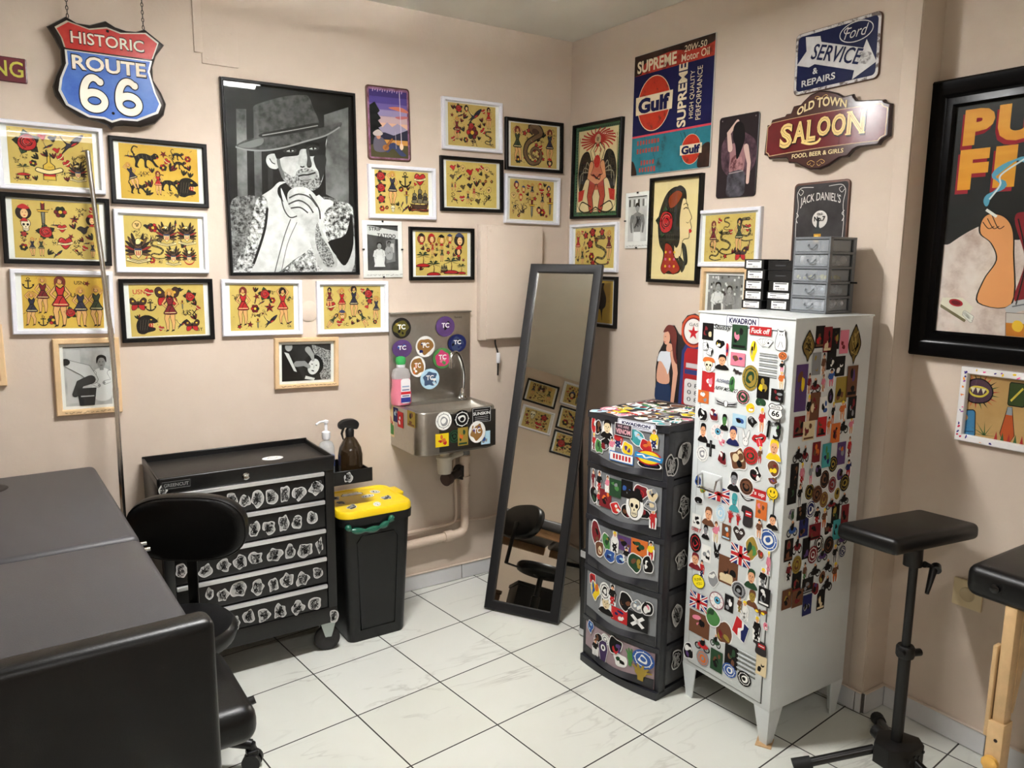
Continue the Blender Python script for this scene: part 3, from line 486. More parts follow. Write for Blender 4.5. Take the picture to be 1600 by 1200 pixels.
        p = cr([(-.5, .3), (-.3, .46), (0, .4), (.3, .46), (.5, .3), (.42, .12), (.5, -.2), (.28, -.42), (0, -.5), (-.28, -.42), (-.5, -.2), (-.42, .12)]); t.poly([(x * 1.08, y * 1.06) for x, y in p], B, 0); t.line(p, .05, K, 1, True); t.line([(-.4, .14), (.4, .14)], .04, K, 1); t.text('ROUTE', 0, .27, .62, .14, K, 2, 0, .02); t.text('66', 0, -.13, .56, .36, K, 2, 0, .03)
    elif kind == 'ra':
        bk = c1 == PAL['k'] and cols[0] == 'k'; f = K if bk else B
        p = [cr([(-.3, -.1), (-.42, .2), (-.4, .5), (-.24, .3), (-.1, .05)], True, 4), cr([(.05, .05), (.1, .3), (.3, .5), (.36, .3), (.2, .0)], True, 4), ellp(-.05, -.2, .3, .26, 18)]
        for q in p:
            t.poly(q, f, 1)
            if not bk: t.line(q, .04, K, 0, True)
        for s in (-.14, .08): t.ell(s, -.16, .035, .035, B if bk else K, 3, 8)
        if bk: t.poly([(-.2, -.42), (0, -.46), (.2, -.42), (.2, -.52), (0, -.46), (-.2, -.52)], K, 3)
    elif kind == 'lp':
        t.sub(0, 0, 1, 1, .4).poly(cr([(-.5, .1), (-.25, .34), (0, .26), (.25, .34), (.5, .1), (.3, -.2), (0, -.3), (-.3, -.2)]), RED, 0); q = t.sub(0, 0, 1, 1, .4, 1); q.poly(cr([(-.32, .08), (0, .16), (.32, .08), (.2, -.08), (-.2, -.08)]), K, 0); q.poly([(-.26, .1), (.26, .1), (.22, .04), (-.22, .04)], B, 1); q.poly(cr([(-.2, .02), (.1, .02), (.06, -.45), (-.12, -.55), (-.28, -.4)]), (216, 50, 56), 2); q.line([(-.05, -.02), (-.1, -.4)], .03, B, 3)
    elif kind == 'x':
        for q in ([(0, .5), (0, -.5)], [(-.45, .16), (.45, .16)]): t.line(q, .24, K, 1)
        t.line([(0, .4), (0, -.4)], .05, (110, 110, 110), 2)
    elif kind == 'y':
        t.ell(0, .06, .46, .42, PAL['y'], 1, 24); t.line(ellp(0, .06, .46, .42, 24), .04, K, 2, True); t.ell(-.14, .16, .05, .1, K, 2, 10); t.ell(.14, .16, .05, .1, K, 2, 10); t.line(ellp(0, .04, .28, .26, 12, PI * 1.08, PI * 1.92), .05, K, 2); t.limb([(-.2, -.36), (-.2, -.5)], [.04, .03], PAL['y'], 1, 0); t.limb([(.1, -.36), (.12, -.5)], [.04, .03], PAL['y'], 1, 0)
    elif kind == 'u':
        t.rect(0, 0, 1, 1, (40, 50, 110), 0)
        for s in (-1, 1): t.line([(-.5, -.5 * s), (.5, .5 * s)], .16, B, 1); t.line([(-.5, -.5 * s), (.5, .5 * s)], .06, RED, 2)
        t.rect(0, 0, .3, 1, B, 3); t.rect(0, 0, 1, .3, B, 3); t.rect(0, 0, .17, 1, RED, 4); t.rect(0, 0, 1, .17, RED, 4)
    elif kind == 'e':
        t.ell(0, 0, .5, .5, (120, 50, 70) if c1 == PAL['v'] else B, 0, 28); t.ell(0, 0, .45, .45, (236, 232, 230), 1, 28); t.ell(.05, .04, .2, .2, (90, 170, 200), 2, 20); t.line(ellp(.05, .04, .2, .2, 20), .03, (40, 80, 110), 3, True); t.ell(.05, .04, .09, .09, K, 3, 14); t.ell(.1, .1, .03, .03, B, 4, 8)
        for k in range(9): r = k * .7; t.line([(.44 * math.cos(r), .44 * math.sin(r)), (.34 * math.cos(r + .1), .34 * math.sin(r + .1)), (.28 * math.cos(r), .28 * math.sin(r))], .018, RED, 2)
    elif kind == 'sm':
        t.poly(cr([(-.5, .5), (-.3, -.05), (0, -.3), (.3, -.1), (.5, .15), (.25, .1), (0, .0), (-.25, .15)]), K, 0); t.poly(cr([(-.26, .05), (0, -.16), (.26, .0), (0, -.06)]), B, 1)
    elif kind == 'hp':
        cc = c1 if cols[0] == 'r' else c2; t.poly(blob(8, .1, seed, .26), cc, 1)
        for k in range(5): r = .3 + k * .52; t.limb([(.18 * math.cos(r), .16 * math.sin(r)), (.46 * math.cos(r), .46 * math.sin(r))], [.07, .05], cc, 1, 0)
        t.poly([(-.14, -.14), (.14, -.14), (.12, -.5), (-.12, -.5)], cc, 1)
    elif kind == 'cp':
        t.poly(cr([(-.4, .5), (-.5, .2), (-.3, .1), (-.3, -.5), (.4, -.5), (.45, 0), (.4, .4), (.1, .5)]), (52, 48, 48), 1); t.rect(.1, .15, .5, .28, RED, 2); t.rect(.1, .15, .4, .06, B, 3)
    elif kind == 'H':
        m_heart_p = cr([(0, -.48), (-.32, -.15), (-.48, .15), (-.3, .42), (-.08, .36), (0, .24), (.08, .36), (.3, .42), (.48, .15), (.32, -.15)]); t.poly(m_heart_p, (58, 48, 44), 1)
        for s in (-1, 1): t.ell(s * .17, .1, .13, .1, B, 2, 12); t.ell(s * .15, .1, .05, .05, K, 3, 8)
    elif kind == 'FY':
        t.ell(0, 0, .5, .5, K, 0, 24); t.ell(0, 0, .46, .46, (244, 226, 40), 1, 24); t.text('FUNK', -.02, .14, .6, .2, K, 2, .5); t.text('YOU', .06, -.14, .46, .2, K, 2, .5)
    elif kind == 'mo':
        for s in (-1, 1): t.poly(cr([(0, .1), (s * .3, .4), (s * .5, .3), (s * .35, 0), (s * .2, -.2), (0, -.1)]), (110, 60, 40), 1); t.ell(s * .2, -.02, .12, .14, PAL['y'], 2, 10)
        t.limb([(0, .25), (0, -.4)], [.07, .03], (90, 60, 40), 3, 0)
    elif kind == 'ML':
        q = t.sub(0, 0, 1, 1, -.35); q.poly(rrect(.9, .8, .1), B, 0); q.poly([(-.42, -.36), (-.42, .36), (-.05, .36), (.05, .1), (-.15, -.05), (-.05, -.36)], RED, 1); q.poly([(.42, -.36), (.42, .36), (.1, .36), (.16, .1), (.05, -.05), (.2, -.36)], PAL['n'], 1)
    elif kind == 'or':
        p = cr([(0, .5), (-.15, .4), (-.32, .25), (-.5, .0), (-.34, -.22), (-.14, -.34), (0, -.5), (.14, -.34), (.34, -.22), (.5, 0), (.32, .25), (.15, .4)]); t.poly(p, K, 0); t.sub(0, 0, .84, .88).poly(p, (120, 100, 50), 1)
        for k in range(8): t.line(cr([(g.uniform(-.3, .3), g.uniform(-.3, .3)) for _ in range(4)], False, 3), .03, [(190, 165, 90), K][k % 2], 2)
    elif kind == 'm':
        for x in (-.28, .3): t.line(ellp(x, -.22, .18, .2, 14), .08, K, 1, True); t.ell(x, -.22, .05, .05, (120, 120, 120), 1, 8)
        t.poly(cr([(-.3, -.15), (-.2, .08), (.1, .1), (.4, .0), (.3, -.2), (0, -.28)]), c1, 2); t.limb([(0, .05), (.06, .3)], [.14, .1], c2, 2, .01); t.ell(.02, .4, .09, .09, PAL['s'], 4, 10); t.line([(.0, .25), (-.22, .12)], .07, c2, 4)
    elif kind == 'co':
        t.poly([(x * 1.1, y * 1.04) for x, y in ((-.3, .5), (.3, .5), (.45, .2), (.2, -.5), (-.2, -.5), (-.45, .2))], B, 0); t.poly([(-.3, .5), (.3, .5), (.45, .2), (.2, -.5), (-.2, -.5), (-.45, .2)], (70, 52, 92), 1); t.ell(0, .2, .24, .14, B, 2, 12); t.ell(0, .2, .1, .08, K, 3, 10)
    elif kind == 'X':
        t.rect(0, 0, 1, 1, (30, 30, 30), 0)
        for s in (-1, 1): t.line([(-.28, -.28 * s), (.28, .28 * s)], .17, B, 1)
    elif kind == 'TC':
        t.ell(0, 0, .5, .5, c1 if cols[0] in 'wc' else (38, 36, 34) if cols[0] == 'l' else c1, 0, 30); t.poly(blob(11, .35, seed, .44), {'l': (88, 84, 36), 'v': (88, 62, 108), 'n': (58, 70, 104), 'g': (200, 60, 110), 'c': (70, 90, 120)}.get(cols[0], (150, 110, 60)), 1)
        for k in range(5): t.sub(g.uniform(-.25, .25), g.uniform(-.28, .28), .2, .16, k).poly(blob(6, .4, seed + k), [c2, c1][k % 2], 2 + k)
        t.text('TC', 0, .06, .4, .24, B, 9, 0, .03)
    elif kind == 'SK':
        t.rect(0, 0, 1, 1, K, 0); t.line([(-.46, -.46), (.46, -.46), (.46, .46), (-.46, .46)], .02, B, 1, True); t.text('SUNSKIN', 0, .1, .86, .2, B, 2, 0, .02)
        for y in (.3, -.12, -.24, -.36): t.rect(0, y, .7, .03, (170, 170, 170), 1)
    elif kind == 'WV':
        t.rect(0, 0, 1.06, 1.06, B, 0); t.rect(0, 0, 1, .98, (60, 48, 56), 1); t.text('WE ARE', 0, .28, .7, .22, (230, 190, 200), 2); t.text('VENOM', 0, -.14, .9, .42, (226, 170, 180), 2, 0, .03)
    elif kind == 'WB':
        t.rect(0, 0, 1, 1, (60, 120, 190), 0); t.rect(0, 0, .95, .8, B, 1)
        for k in range(6): t.rect(-.3 + k * .13, 0, .08, .5, RED, 2)
    elif kind == 'HW':
        t.ell(0, 0, .44, .5, RED, 0, 20); t.ell(0, 0, .38, .42, PAL['y'], 1, 20); t.poly([(-.5, -.1), (-.46, .26), (.5, .1), (.44, -.24)], (50, 140, 200), 2); t.line(cr([(-.4, .05), (-.2, .12), (-.1, -.04), (.1, .06), (.4, -.04)], False), .08, B, 3)
    elif kind == 'l':
        p = blob(11, .42, seed, .55); t.poly(p, (208, 208, 206), 0); inv = seed % 5 < 2; bg, fg = ((176, 176, 174), (30, 30, 30)) if inv else ((26, 26, 27), (205, 205, 203)); t.sub(0, 0, .86, .86).poly(p, bg, 1)
        for k in range(5): t.sub(g.uniform(-.2, .2), g.uniform(-.25, .25), g.uniform(.12, .3), g.uniform(.12, .3), k).poly(blob(6, .4, seed + k), [fg, (110, 110, 110), fg, bg, fg][k], 2 + k // 3)
        for k in range(10): t.line(cr([(g.uniform(-.3, .3), g.uniform(-.34, .34)) for _ in range(4)], False, 3), .035, [fg, fg, (120, 120, 120)][k % 3], 4)
    elif kind[0] == 't':
        t.text(kind[1:], 0, 0, 1, 1, c1, 1, 0, .01, None, .1)
    elif kind[0] == 'T':
        t.rect(0, 0, 1, 1, c1, 0); t.text(kind[1:], 0, 0, .84, .6, c2, 1, 0, .02, None, .05)
def stickers(table, parent, fr, limit=None, k=1.):
    rows = [e.split(',') for e in table.split(';')]; out = []
    rest = None
    for i, e in enumerate(rows):
        u, v, w, h = [float(x) / 1000 for x in e[:4]]
        if limit is not None and i >= limit:
            rest = rest or Art(); sticker_art(rest.sub(u, v, k, k, 0, (i % 4) * 11), e[4], e[5:], w, h, i * 7 + 3); continue
        a = Art(); q = k if e[4] in 'bfhdms' else 1; top = .0026 if e[4][0] in 'tTWR' else 0; sticker_art(a.sub(u, v, q, q, 0), e[4], e[5:], w, h, i * 7 + 3)
        out.append(a.build('sticker', parent, lambda x, y, z, o=.0007 * (i % 4) + top: fr(x, y, z + o), .00006))
    if rest: o = rest.build('small_stickers', parent, fr, .00006); o['kind'] = 'stuff'
    return out
# ================================================================== the setting
def floor_material():
    m = bpy.data.materials.new('marble_tiles'); m.use_nodes = True; nt = m.node_tree; b = nt.nodes['Principled BSDF']
    tc = nt.nodes.new('ShaderNodeTexCoord'); mp = nt.nodes.new('ShaderNodeMapping'); mp.vector_type = 'TEXTURE'
    mp.inputs['Location'].default_value = (-1.524, -.481, 0); mp.inputs['Rotation'].default_value = (0, 0, math.radians(6.38))
    br = nt.nodes.new('ShaderNodeTexBrick'); br.offset = 0; br.squash = 1
    for k, v in (('Scale', 1), ('Mortar Size', .0027), ('Mortar Smooth', .1), ('Brick Width', .342), ('Row Height', .342)): br.inputs[k].default_value = v
    br.inputs['Color1'].default_value = (*lin((212, 214, 207)), 1); br.inputs['Color2'].default_value = (*lin((206, 208, 198)), 1); br.inputs['Mortar'].default_value = (*lin((64, 60, 58)), 1)
    nt.links.new(tc.outputs['Object'], mp.inputs[0]); nt.links.new(mp.outputs[0], br.inputs['Vector'])
    n = nt.nodes.new('ShaderNodeTexNoise'); n.inputs['Scale'].default_value = 1.7; n.inputs['Detail'].default_value = 7; n.inputs['Distortion'].default_value = .7
    mp2 = nt.nodes.new('ShaderNodeMapping'); mp2.inputs['Rotation'].default_value = (0, 0, .9); mp2.inputs['Scale'].default_value = (1, 3.2, 1)
    nt.links.new(tc.outputs['Object'], mp2.inputs[0]); nt.links.new(mp2.outputs[0], n.inputs['Vector'])
    r = nt.nodes.new('ShaderNodeValToRGB'); e = r.color_ramp.elements
    e[0].position = .485; e[0].color = (0, 0, 0, 1); e[1].position = .515; e[1].color = (0, 0, 0, 1); x = e.new(.5); x.color = (1, 1, 1, 1)
    nt.links.new(n.outputs['Fac'], r.inputs['Fac'])
    n2 = nt.nodes.new('ShaderNodeTexNoise'); n2.inputs['Scale'].default_value = 3.1; nt.links.new(tc.outputs['Object'], n2.inputs['Vector'])
    r2 = nt.nodes.new('ShaderNodeValToRGB'); r2.color_ramp.elements[0].position = .46; r2.color_ramp.elements[1].position = .66; r2.color_ramp.elements[1].color = (.5, .5, .5, 1); nt.links.new(n2.outputs['Fac'], r2.inputs['Fac'])
    mu = nt.nodes.new('ShaderNodeMath'); mu.operation = 'MULTIPLY'; nt.links.new(r.outputs['Color'], mu.inputs[0]); nt.links.new(r2.outputs['Color'], mu.inputs[1])
    mx = nt.nodes.new('ShaderNodeMix'); mx.data_type = 'RGBA'; nt.links.new(mu.outputs[0], mx.inputs[0]); nt.links.new(br.outputs['Color'], mx.inputs[6]); mx.inputs[7].default_value = (*lin((150, 148, 140)), 1)
    nt.links.new(mx.outputs[2], b.inputs['Base Color']); b.inputs['Roughness'].default_value = .2; b.inputs['Specular IOR Level'].default_value = .4
    return m
RX, RY, BX = -3.95, -4.7, .12
struct('floor', MB().box((-1.9, -2.3, -.05), (4.4, 5.0, .1), floor_material()))
CEIL = M((226, 222, 212), .8, spec=.1, noise=.03, nscale=4, bump=.3, bscale=90)
struct('ceiling', MB().box((-1.9, -2.3, ROOM_H + .05), (4.4, 5.0, .1), CEIL))
struct('wall_left', MB().box((-1.9, .05, ROOM_H / 2), (4.4, .1, ROOM_H), WALLC))
struct('wall_right', MB().box((.1, -.8725, ROOM_H / 2), (.2, 1.745, ROOM_H), WALLC, .004))
struct('wall_recess', MB().box((BX + .06, (RY - 1.745) / 2, ROOM_H / 2), (.12, -RY - 1.745, ROOM_H), WALLC))
struct('wall_rear', MB().box((-1.9, RY - .05, ROOM_H / 2), (4.4, .1, ROOM_H), WALLC))
struct('wall_side', MB().box((RX - .05, -2.3, ROOM_H / 2), (.1, 5.0, ROOM_H), WALLC))
struct('trim_1', MB().box((-.003, -1.717, 1.34), (.006, .052, 2.5), WALLC, .002))
TILE = M((206, 207, 208), .25, noise=.04, nscale=5); GROUT = M((96, 92, 88), .8)
def skirting(name, a, b, n):
    """tiled skirting from a to b along a wall; n = outward normal"""
    mb = MB(); a, b, n = Vector((*a, 0)), Vector((*b, 0)), Vector((*n, 0)); L = (b - a).length; e = (b - a) / L; x = 0
    T = Matrix((( e.x, n.x, 0, a.x), (e.y, n.y, 0, a.y), (0, 0, 1, 0), (0, 0, 0, 1)))
    while x < L - .001:
        w = min(.342, L - x); mb.box((x + w / 2, .005, .039), (max(w - .004, .002), .01, .074), TILE, .0015, 1, T); x += w
    mb.box((L / 2, .003, .039), (L, .006, .07), GROUT, 0, 1, T)
    mb.box((L / 2, .007, .0775), (L, .014, .005), WALLC, .002, 1, T)
    struct(name, mb)
skirting('baseboard_left', (-.615, 0), (-3.95, 0), (0, -1)); skirting('baseboard_corner', (0, 0), (-.615, 0), (0, -1))
skirting('baseboard_right', (0, -.01), (0, -1.745), (-1, 0)); skirting('baseboard_return', (0, -1.745), (.12, -1.745), (0, -1)); skirting('baseboard_recess', (.12, -1.755), (.12, -4.7), (-1, 0)); skirting('baseboard_side', (-3.95, 0), (-3.95, -4.7), (1, 0))

# ceiling lights (the room's own lamps, above and behind the photograph)
for i, ((x, y, z), L, P) in enumerate(LAMPS):
    t = thing('ceiling_light', ['white strip light hanging over the middle of the room', 'white strip light hanging over the near end of the room'][i], 'ceiling light', (x, y, z))
    MB().box((0, 0, .045), (L + .06, .16, .05), WHITE_P, .01).build('housing', t)
    tb = bpy.data.materials.new('tube_glow'); tb.use_nodes = True; bb = tb.node_tree.nodes['Principled BSDF']; bb.inputs['Emission Color'].default_value = (1, .985, .97, 1); bb.inputs['Emission Strength'].default_value = P / L * .43
    for s in (-1, 1): MB().cyl((-L / 2, s * .05, -.006), (L / 2, s * .05, -.006), .013, tb, 12).build('tube', t)
    mb = MB()
    for s in (-1, 1): mb.cyl((s * L * .35, 0, .07), (s * L * .35, 0, ROOM_H - z), .006, CHROME, 8)
    mb.build('hanger', t)
    d = bpy.data.lights.new('strip_light', 'AREA'); d.shape = 'RECTANGLE'; d.size = L; d.size_y = .11; d.energy = P; d.color = (1, .985, .97)
    link(bpy.data.objects.new('strip_light', d), t).location = (0, 0, .01)

# ================================================================== things on the walls
def wall_mat(wall, u, z, rot=0., off=0.):
    """local x = to the right seen from the room, y = up, z = out of the wall"""
    ax = {'L': ((1, 0, 0), (0, 0, 1), (0, -1, 0), (u, -off, z)), 'A': ((0, -1, 0), (0, 0, 1), (-1, 0, 0), (-off, u, z)), 'B': ((0, -1, 0), (0, 0, 1), (-1, 0, 0), (BX - off, u, z)), 'S': ((0, 1, 0), (0, 0, 1), (1, 0, 0), (RX + off, u, z))}[wall]
    m = Matrix.Identity(4)
    for j in range(3):
        for i in range(3): m[i][j] = ax[j][i]
        m[j][3] = ax[3][j]
    return m @ Matrix.Rotation(math.radians(rot), 4, 'Z')
def ring(w, h, prof, mat):
    """mitred frame; prof = [(inset from the outer edge, height)]"""
    vs, fs = [], []
    for i, z in prof: vs += [(-w / 2 + i, -h / 2 + i, z), (w / 2 - i, -h / 2 + i, z), (w / 2 - i, h / 2 - i, z), (-w / 2 + i, h / 2 - i, z)]
    for k in range(len(prof) - 1):
        for j in range(4): fs.append([k * 4 + j, k * 4 + (j + 1) % 4, (k + 1) * 4 + (j + 1) % 4, (k + 1) * 4 + j])
    return MB().add(vs, fs, mat, None, False)
PINE = M((222, 190, 146), .5, noise=.12, nscale=14)
PAPER_W = M((238, 238, 236), .6)
YEL1 = ramp_mat('flash1', [(.25, (196, 166, 88)), (.75, (219, 196, 112))], 5); YEL2 = ramp_mat('flash2', [(.25, (203, 156, 54)), (.75, (220, 188, 86))], 4); YEL3 = ramp_mat('flash3', [(.25, (190, 158, 88)), (.75, (216, 190, 118))], 5)
FR_K, FR_W = M((8, 8, 8), .42, spec=.25), M((226, 228, 236), .35)
def framed(wall, u, z, w, h, rot, col, label, draw, paper, mx=(.018, .006), fw=.0155, dep=.019, group=None, cat='picture', mats=PAPER_W):
    t = thing('picture_frame', label, cat, group=group, mat=wall_mat(wall, u, z, rot))
    ring(w, h, [(0, 0), (0, dep - .003), (.003, dep), (fw - .003, dep - .001), (fw, dep - .006), (fw, .002)], col).build('frame', t)
    iw, ih = w - 2 * fw + .002, h - 2 * fw + .002
    MB().box((0, 0, .003), (iw, ih, .002), mats).build('backing_paper', t)
    a = Art(); pw, ph = iw - 2 * mx[0], ih - 2 * mx[1]; a.rect(0, 0, pw, ph, paper, 0); draw(a.sub(0, 0, 1, l=1), pw, ph); clip_art(a, -pw / 2, pw / 2, -ph / 2, ph / 2); a.build('print', t, flat(.004))
    MB().box((0, 0, dep - .006), (iw, ih, .001), glass_pane()).build('glass_pane', t)
    return t
FL = [
 ('L', -2.214, 1.877, .315, .225, -.7, 'w', 1, 'rose 22 26 44;bird 40 14 18;bird 52 16 17;swallow 74 22 40;bird 56 36 15;bottle 46 70 46;palm 16 74 24;scrib 82 55 24;eagle 80 74 36;"HAWAII 17 92 4', 'white framed yellow flash sheet with a big red rose at its top left', 0),
 ('L', -1.876, 1.849, .328, .233, -.5, 'k', 2, 'panther 33 24 44;panther 74 14 22;panther 76 30 24;girl 15 58 52 20;panther 22 78 30;"6X 32 52 7;girl 47 68 46;panther 62 68 34;phead 86 72 40', 'black framed flash sheet of leaping black panthers on orange yellow', 1),
 ('L', -2.214, 1.635, .324, .235, -1.3, 'k', 1, 'head 12 22 30;dagger 34 24 46;rose 36 54 30;flower 54 18 24;heart 55 46 16;heart 58 72 24;skull 14 44 22;star 70 30 16;girl 20 80 34;girl 30 80 34;swallow 48 92 16;scrib 76 20 22;bird 80 48 22;"6V 72 70 7;scrib 70 84 20;girl 90 82 30;head 90 30 22', 'black framed flash sheet at far left with a dagger through a rose', 2),
 ('L', -2.214, 1.387, .311, .223, -1.9, 'w', 2, 'anchor 8 15 22;girl 11 62 66;girl 25 36 72;girl 46 48 100;girl 71 58 80;girl 91 56 82;anchor 24 86 20;"1U 60 36 8;"USN 70 12 7;rose 58 70 24;flower 36 84 22', 'white framed flash sheet of sailor girls around one tall pin-up', 3),
 ('L', -1.882, 1.601, .317, .225, -.7, 'w', 1, 'pup 17 18 22;flower 38 22 22;eagle 56 36 46;eagle 84 34 44;eagle 17 66 56;snake 43 64 40;"1U 38 40 6;eagle 64 78 38;eagle 86 78 34;bird 30 20 14', 'white framed flash sheet of eagles and shields with an eight ball', 4),
 ('L', -1.877, 1.351, .323, .232, -.2, 'k', 1, '"USN 13 14 9 1;fly 11 38 30;anchor 27 40 24;fly 50 24 44;girl 53 50 86;rose 81 24 26;"USX 80 56 11;phead 22 76 40;fly 82 82 28;swallow 68 78 20;"5T 93 90 6;dagger 70 40 20', 'black framed flash sheet with red USN letters and a snarling panther head', 5),
 ('L', -1.526, 1.351, .316, .222, -.9, 'w', 1, 'girl 20 46 86;girl 82 46 84;rose 54 20 30;star 61 50 24;flower 38 52 22;swallow 62 80 30;dagger 42 84 24;scrib 10 30 20;scrib 92 30 20;"G4 92 92 5', 'white framed flash sheet below the cowboy poster, two skirted girls and a star', 6),
 ('L', -1.146, 1.343, .320, .221, -.4, 'w', 1, 'girl 10 28 52;heart 12 46 24;girl 31 36 66;head 31 68 26;girl 52 36 76;girl 14 80 42 -40;girl 68 76 46 30;girl 92 52 58;rose 78 18 28;rose 80 36 18;"1C 38 90 7', 'white framed flash sheet of standing and sitting pin-ups beside the sink plate', 7),
 ('L', -.908, 1.832, .318, .223, .6, 'w', 1, 'rose 11 14 30;rose 11 40 28;rose 11 66 24;flower 12 88 16;girl 32 40 80;skull 32 88 16;anchor 56 20 36;heart 84 16 32;dagger 58 60 34;swallow 54 88 18;ship 83 62 62;"EH 68 36 6', 'white framed flash sheet with three roses and a tall black sailing ship', 8),
 ('L', -.715, 1.573, .329, .234, .1, 'k', 1, 'head 11 16 26;head 30 16 26;head 49 18 26;head 65 14 22;head 84 18 36;palm 14 62 40;girl 32 38 30;palm 34 82 40;girl 50 50 36;palm 68 76 44;head 82 44 24;palm 88 84 28;ship 54 82 24', 'black framed flash sheet of island girls above small palm trees', 9),
 ('L', -.558, 2.146, .313, .223, .8, 'w', 3, 'rose 22 12 24;head 38 10 16;swallow 55 26 40;girl 85 28 54;girl 18 58 56;rose 19 62 24;flower 50 66 40;rose 48 50 22;scrib 52 86 24;snake 85 76 34;dagger 88 82 24;"3Q 92 94 6', 'white framed flash sheet hung highest, swallow above a flower bush', 10),
 ('L', -.559, 1.886, .330, .240, .7, 'k', 1, ';'.join('%s %d %d %d' % (k, x, y, s) for k, x, y, s in (('bird', 13, 14, 18), ('pup', 32, 14, 18), ('bird', 46, 22, 22), ('bird', 62, 16, 14), ('pup', 80, 14, 18), ('bird', 12, 34, 16), ('swallow', 24, 36, 18), ('pup', 54, 36, 16), ('flower', 66, 40, 9), ('flower', 78, 40, 9), ('flower', 90, 40, 9), ('girl', 11, 55, 20), ('girl', 17, 55, 20), ('bird', 32, 56, 16), ('bird', 46, 52, 18), ('pup', 84, 60, 18), ('pup', 68, 58, 14), ('scrib', 18, 80, 24), ('girl', 42, 78, 30), ('girl', 54, 66, 30), ('bird', 62, 86, 18), ('scrib', 84, 80, 26))), 'black framed flash sheet of many tiny birds and faces in rows', 11),
 ('L', -.216, 2.087, .333, .237, .6, 'k', 3, 'girl 14 48 84;girl 84 46 80;flower 16 84 22;head 84 86 22;scrib 88 18 20', 'black framed flash sheet near the corner with one huge coiled snake', 12),
 ('L', -.224, 1.835, .320, .227, -.4, 'w', 3, ';'.join('%s %d %d %d' % (k, x, y, s) for k, x, y, s in (('head', 14, 14, 20), ('head', 30, 24, 18), ('girl', 50, 26, 40), ('head', 68, 14, 18), ('heart', 72, 26, 16), ('head', 88, 18, 16), ('pup', 8, 40, 20), ('head', 24, 44, 18), ('scrib', 28, 74, 34), ('dagger', 50, 70, 50), ('scrib', 14, 66, 26), ('girl', 74, 50, 40), ('flower', 74, 80, 24), ('dagger', 92, 62, 50), ('head', 66, 74, 18), ('scrib', 40, 50, 18))), 'white framed flash sheet near the corner crowded with brown faces and hands', 13),
 ('A', -.214, 1.611, .356, .230, .5, 'w', 1, 'girl 8 40 70;rose 28 18 22;rose 46 12 28;rose 70 12 22;girl 88 44 76;rose 40 40 28;snake 68 58 74;girl 20 72 50;flower 44 72 26;rose 48 88 22;fly 56 28 18', 'white framed flash sheet of roses, half behind the mirror top', 14),
 ('A', -.216, 1.357, .359, .241, 0, 'k', 2, 'panther 26 50 70;phead 20 30 30', 'black framed flash sheet with a black horse shape, mostly behind the mirror', 15),
 ('A', -1.041, 1.643, .314, .223, .4, 'w', 1, 'girl 18 46 70;snake 22 76 46;snake 45 20 28;snake 44 62 50;girl 70 44 72;snake 82 34 50;fly 74 84 34;"1N 92 44 6;heart 86 30 18', 'white framed flash sheet of snake charming ladies above the black boxes', 16),
]
for (wl, u, z, w, h, rot, fc, yy, spec, lab, sd) in FL:
    def dr(a, pw, ph, spec=spec, sd=sd):
        if sd == 12:
            p = cr([(.0, .32), (-.1, .42), (.1, .44), (.2, .3), (0, .18), (-.2, .04), (-.26, -.2), (-.1, -.4), (.14, -.36), (.2, -.16), (.06, -.04), (-.08, -.12), (-.04, -.26), (.08, -.24)], False, 5); b = a.sub(0, 0, ph, ph, 0, 0); n = len(p)
            b.line(p, [.2 - .15 * i / n for i in range(n)], (50, 40, 36), 1); b.line(p, [.12 - .09 * i / n for i in range(n)], (118, 92, 66), 2); b.ell(.02, .34, .1, .07, (80, 56, 44), 3, 12)
        if sd == 15:
            b = a.sub(.2 * pw, 0, ph, ph, 0, 0); b.poly(cr([(-.16, .1), (-.05, .3), (.0, .42), (.12, .44), (.1, .32), (.2, .1), (.18, -.1), (.08, -.2), (.06, -.45), (.0, -.2), (-.1, -.22), (-.12, -.45), (-.18, -.15)]), (40, 38, 36), 1); b.line(cr([(.05, .4), (-.06, .34), (.0, .26)], False), .05, (60, 60, 52), 2)
        flash(a, pw, ph, spec, sd, 10 if sd == 15 else 26)
    framed(wl, u, z, w, h, rot, FR_K if fc == 'k' else FR_W, lab, dr, [0, YEL1, YEL2, YEL3][yy])
# frames on the far side wall that the mirror shows
SIDEFR = ((-.75, 2.36), (-1.1, 2.44), (-.77, 2.09), (-1.12, 2.19), (-1.12, 1.94))
for i, ((u, z), fc, lab) in enumerate(((SIDEFR[0], 'k', 'black framed flash sheet on the side wall, seen highest at left in the mirror'), (SIDEFR[1], 'w', 'white framed flash sheet on the side wall, seen highest at right in the mirror'), (SIDEFR[2], 'w', 'white framed flash sheet on the side wall, seen below a black one in the mirror'), (SIDEFR[3], 'k', 'black framed flash sheet on the side wall, middle of the right column in the mirror'), (SIDEFR[4], 'k', 'black framed flash sheet on the side wall, lowest of the mirrored frames'))):
    framed('S', u, z, .32, .23, 0, FR_K if fc == 'k' else FR_W, lab, lambda a, pw, ph, i=i: flash(a, pw, ph, ['girl 20 46 80;eagle 52 30 50;girl 82 40 70;snake 52 76 36', 'head 30 30 40;head 70 50 44;dagger 50 60 70;rose 20 76 30', 'rose 24 28 44;skull 68 30 44;heart 40 74 40;star 80 76 30', 'eagle 24 40 60;swallow 60 30 44;flower 80 70 40;fly 44 78 36', 'phead 30 50 60;rose 76 50 60'][i], 40 + i), YEL3)
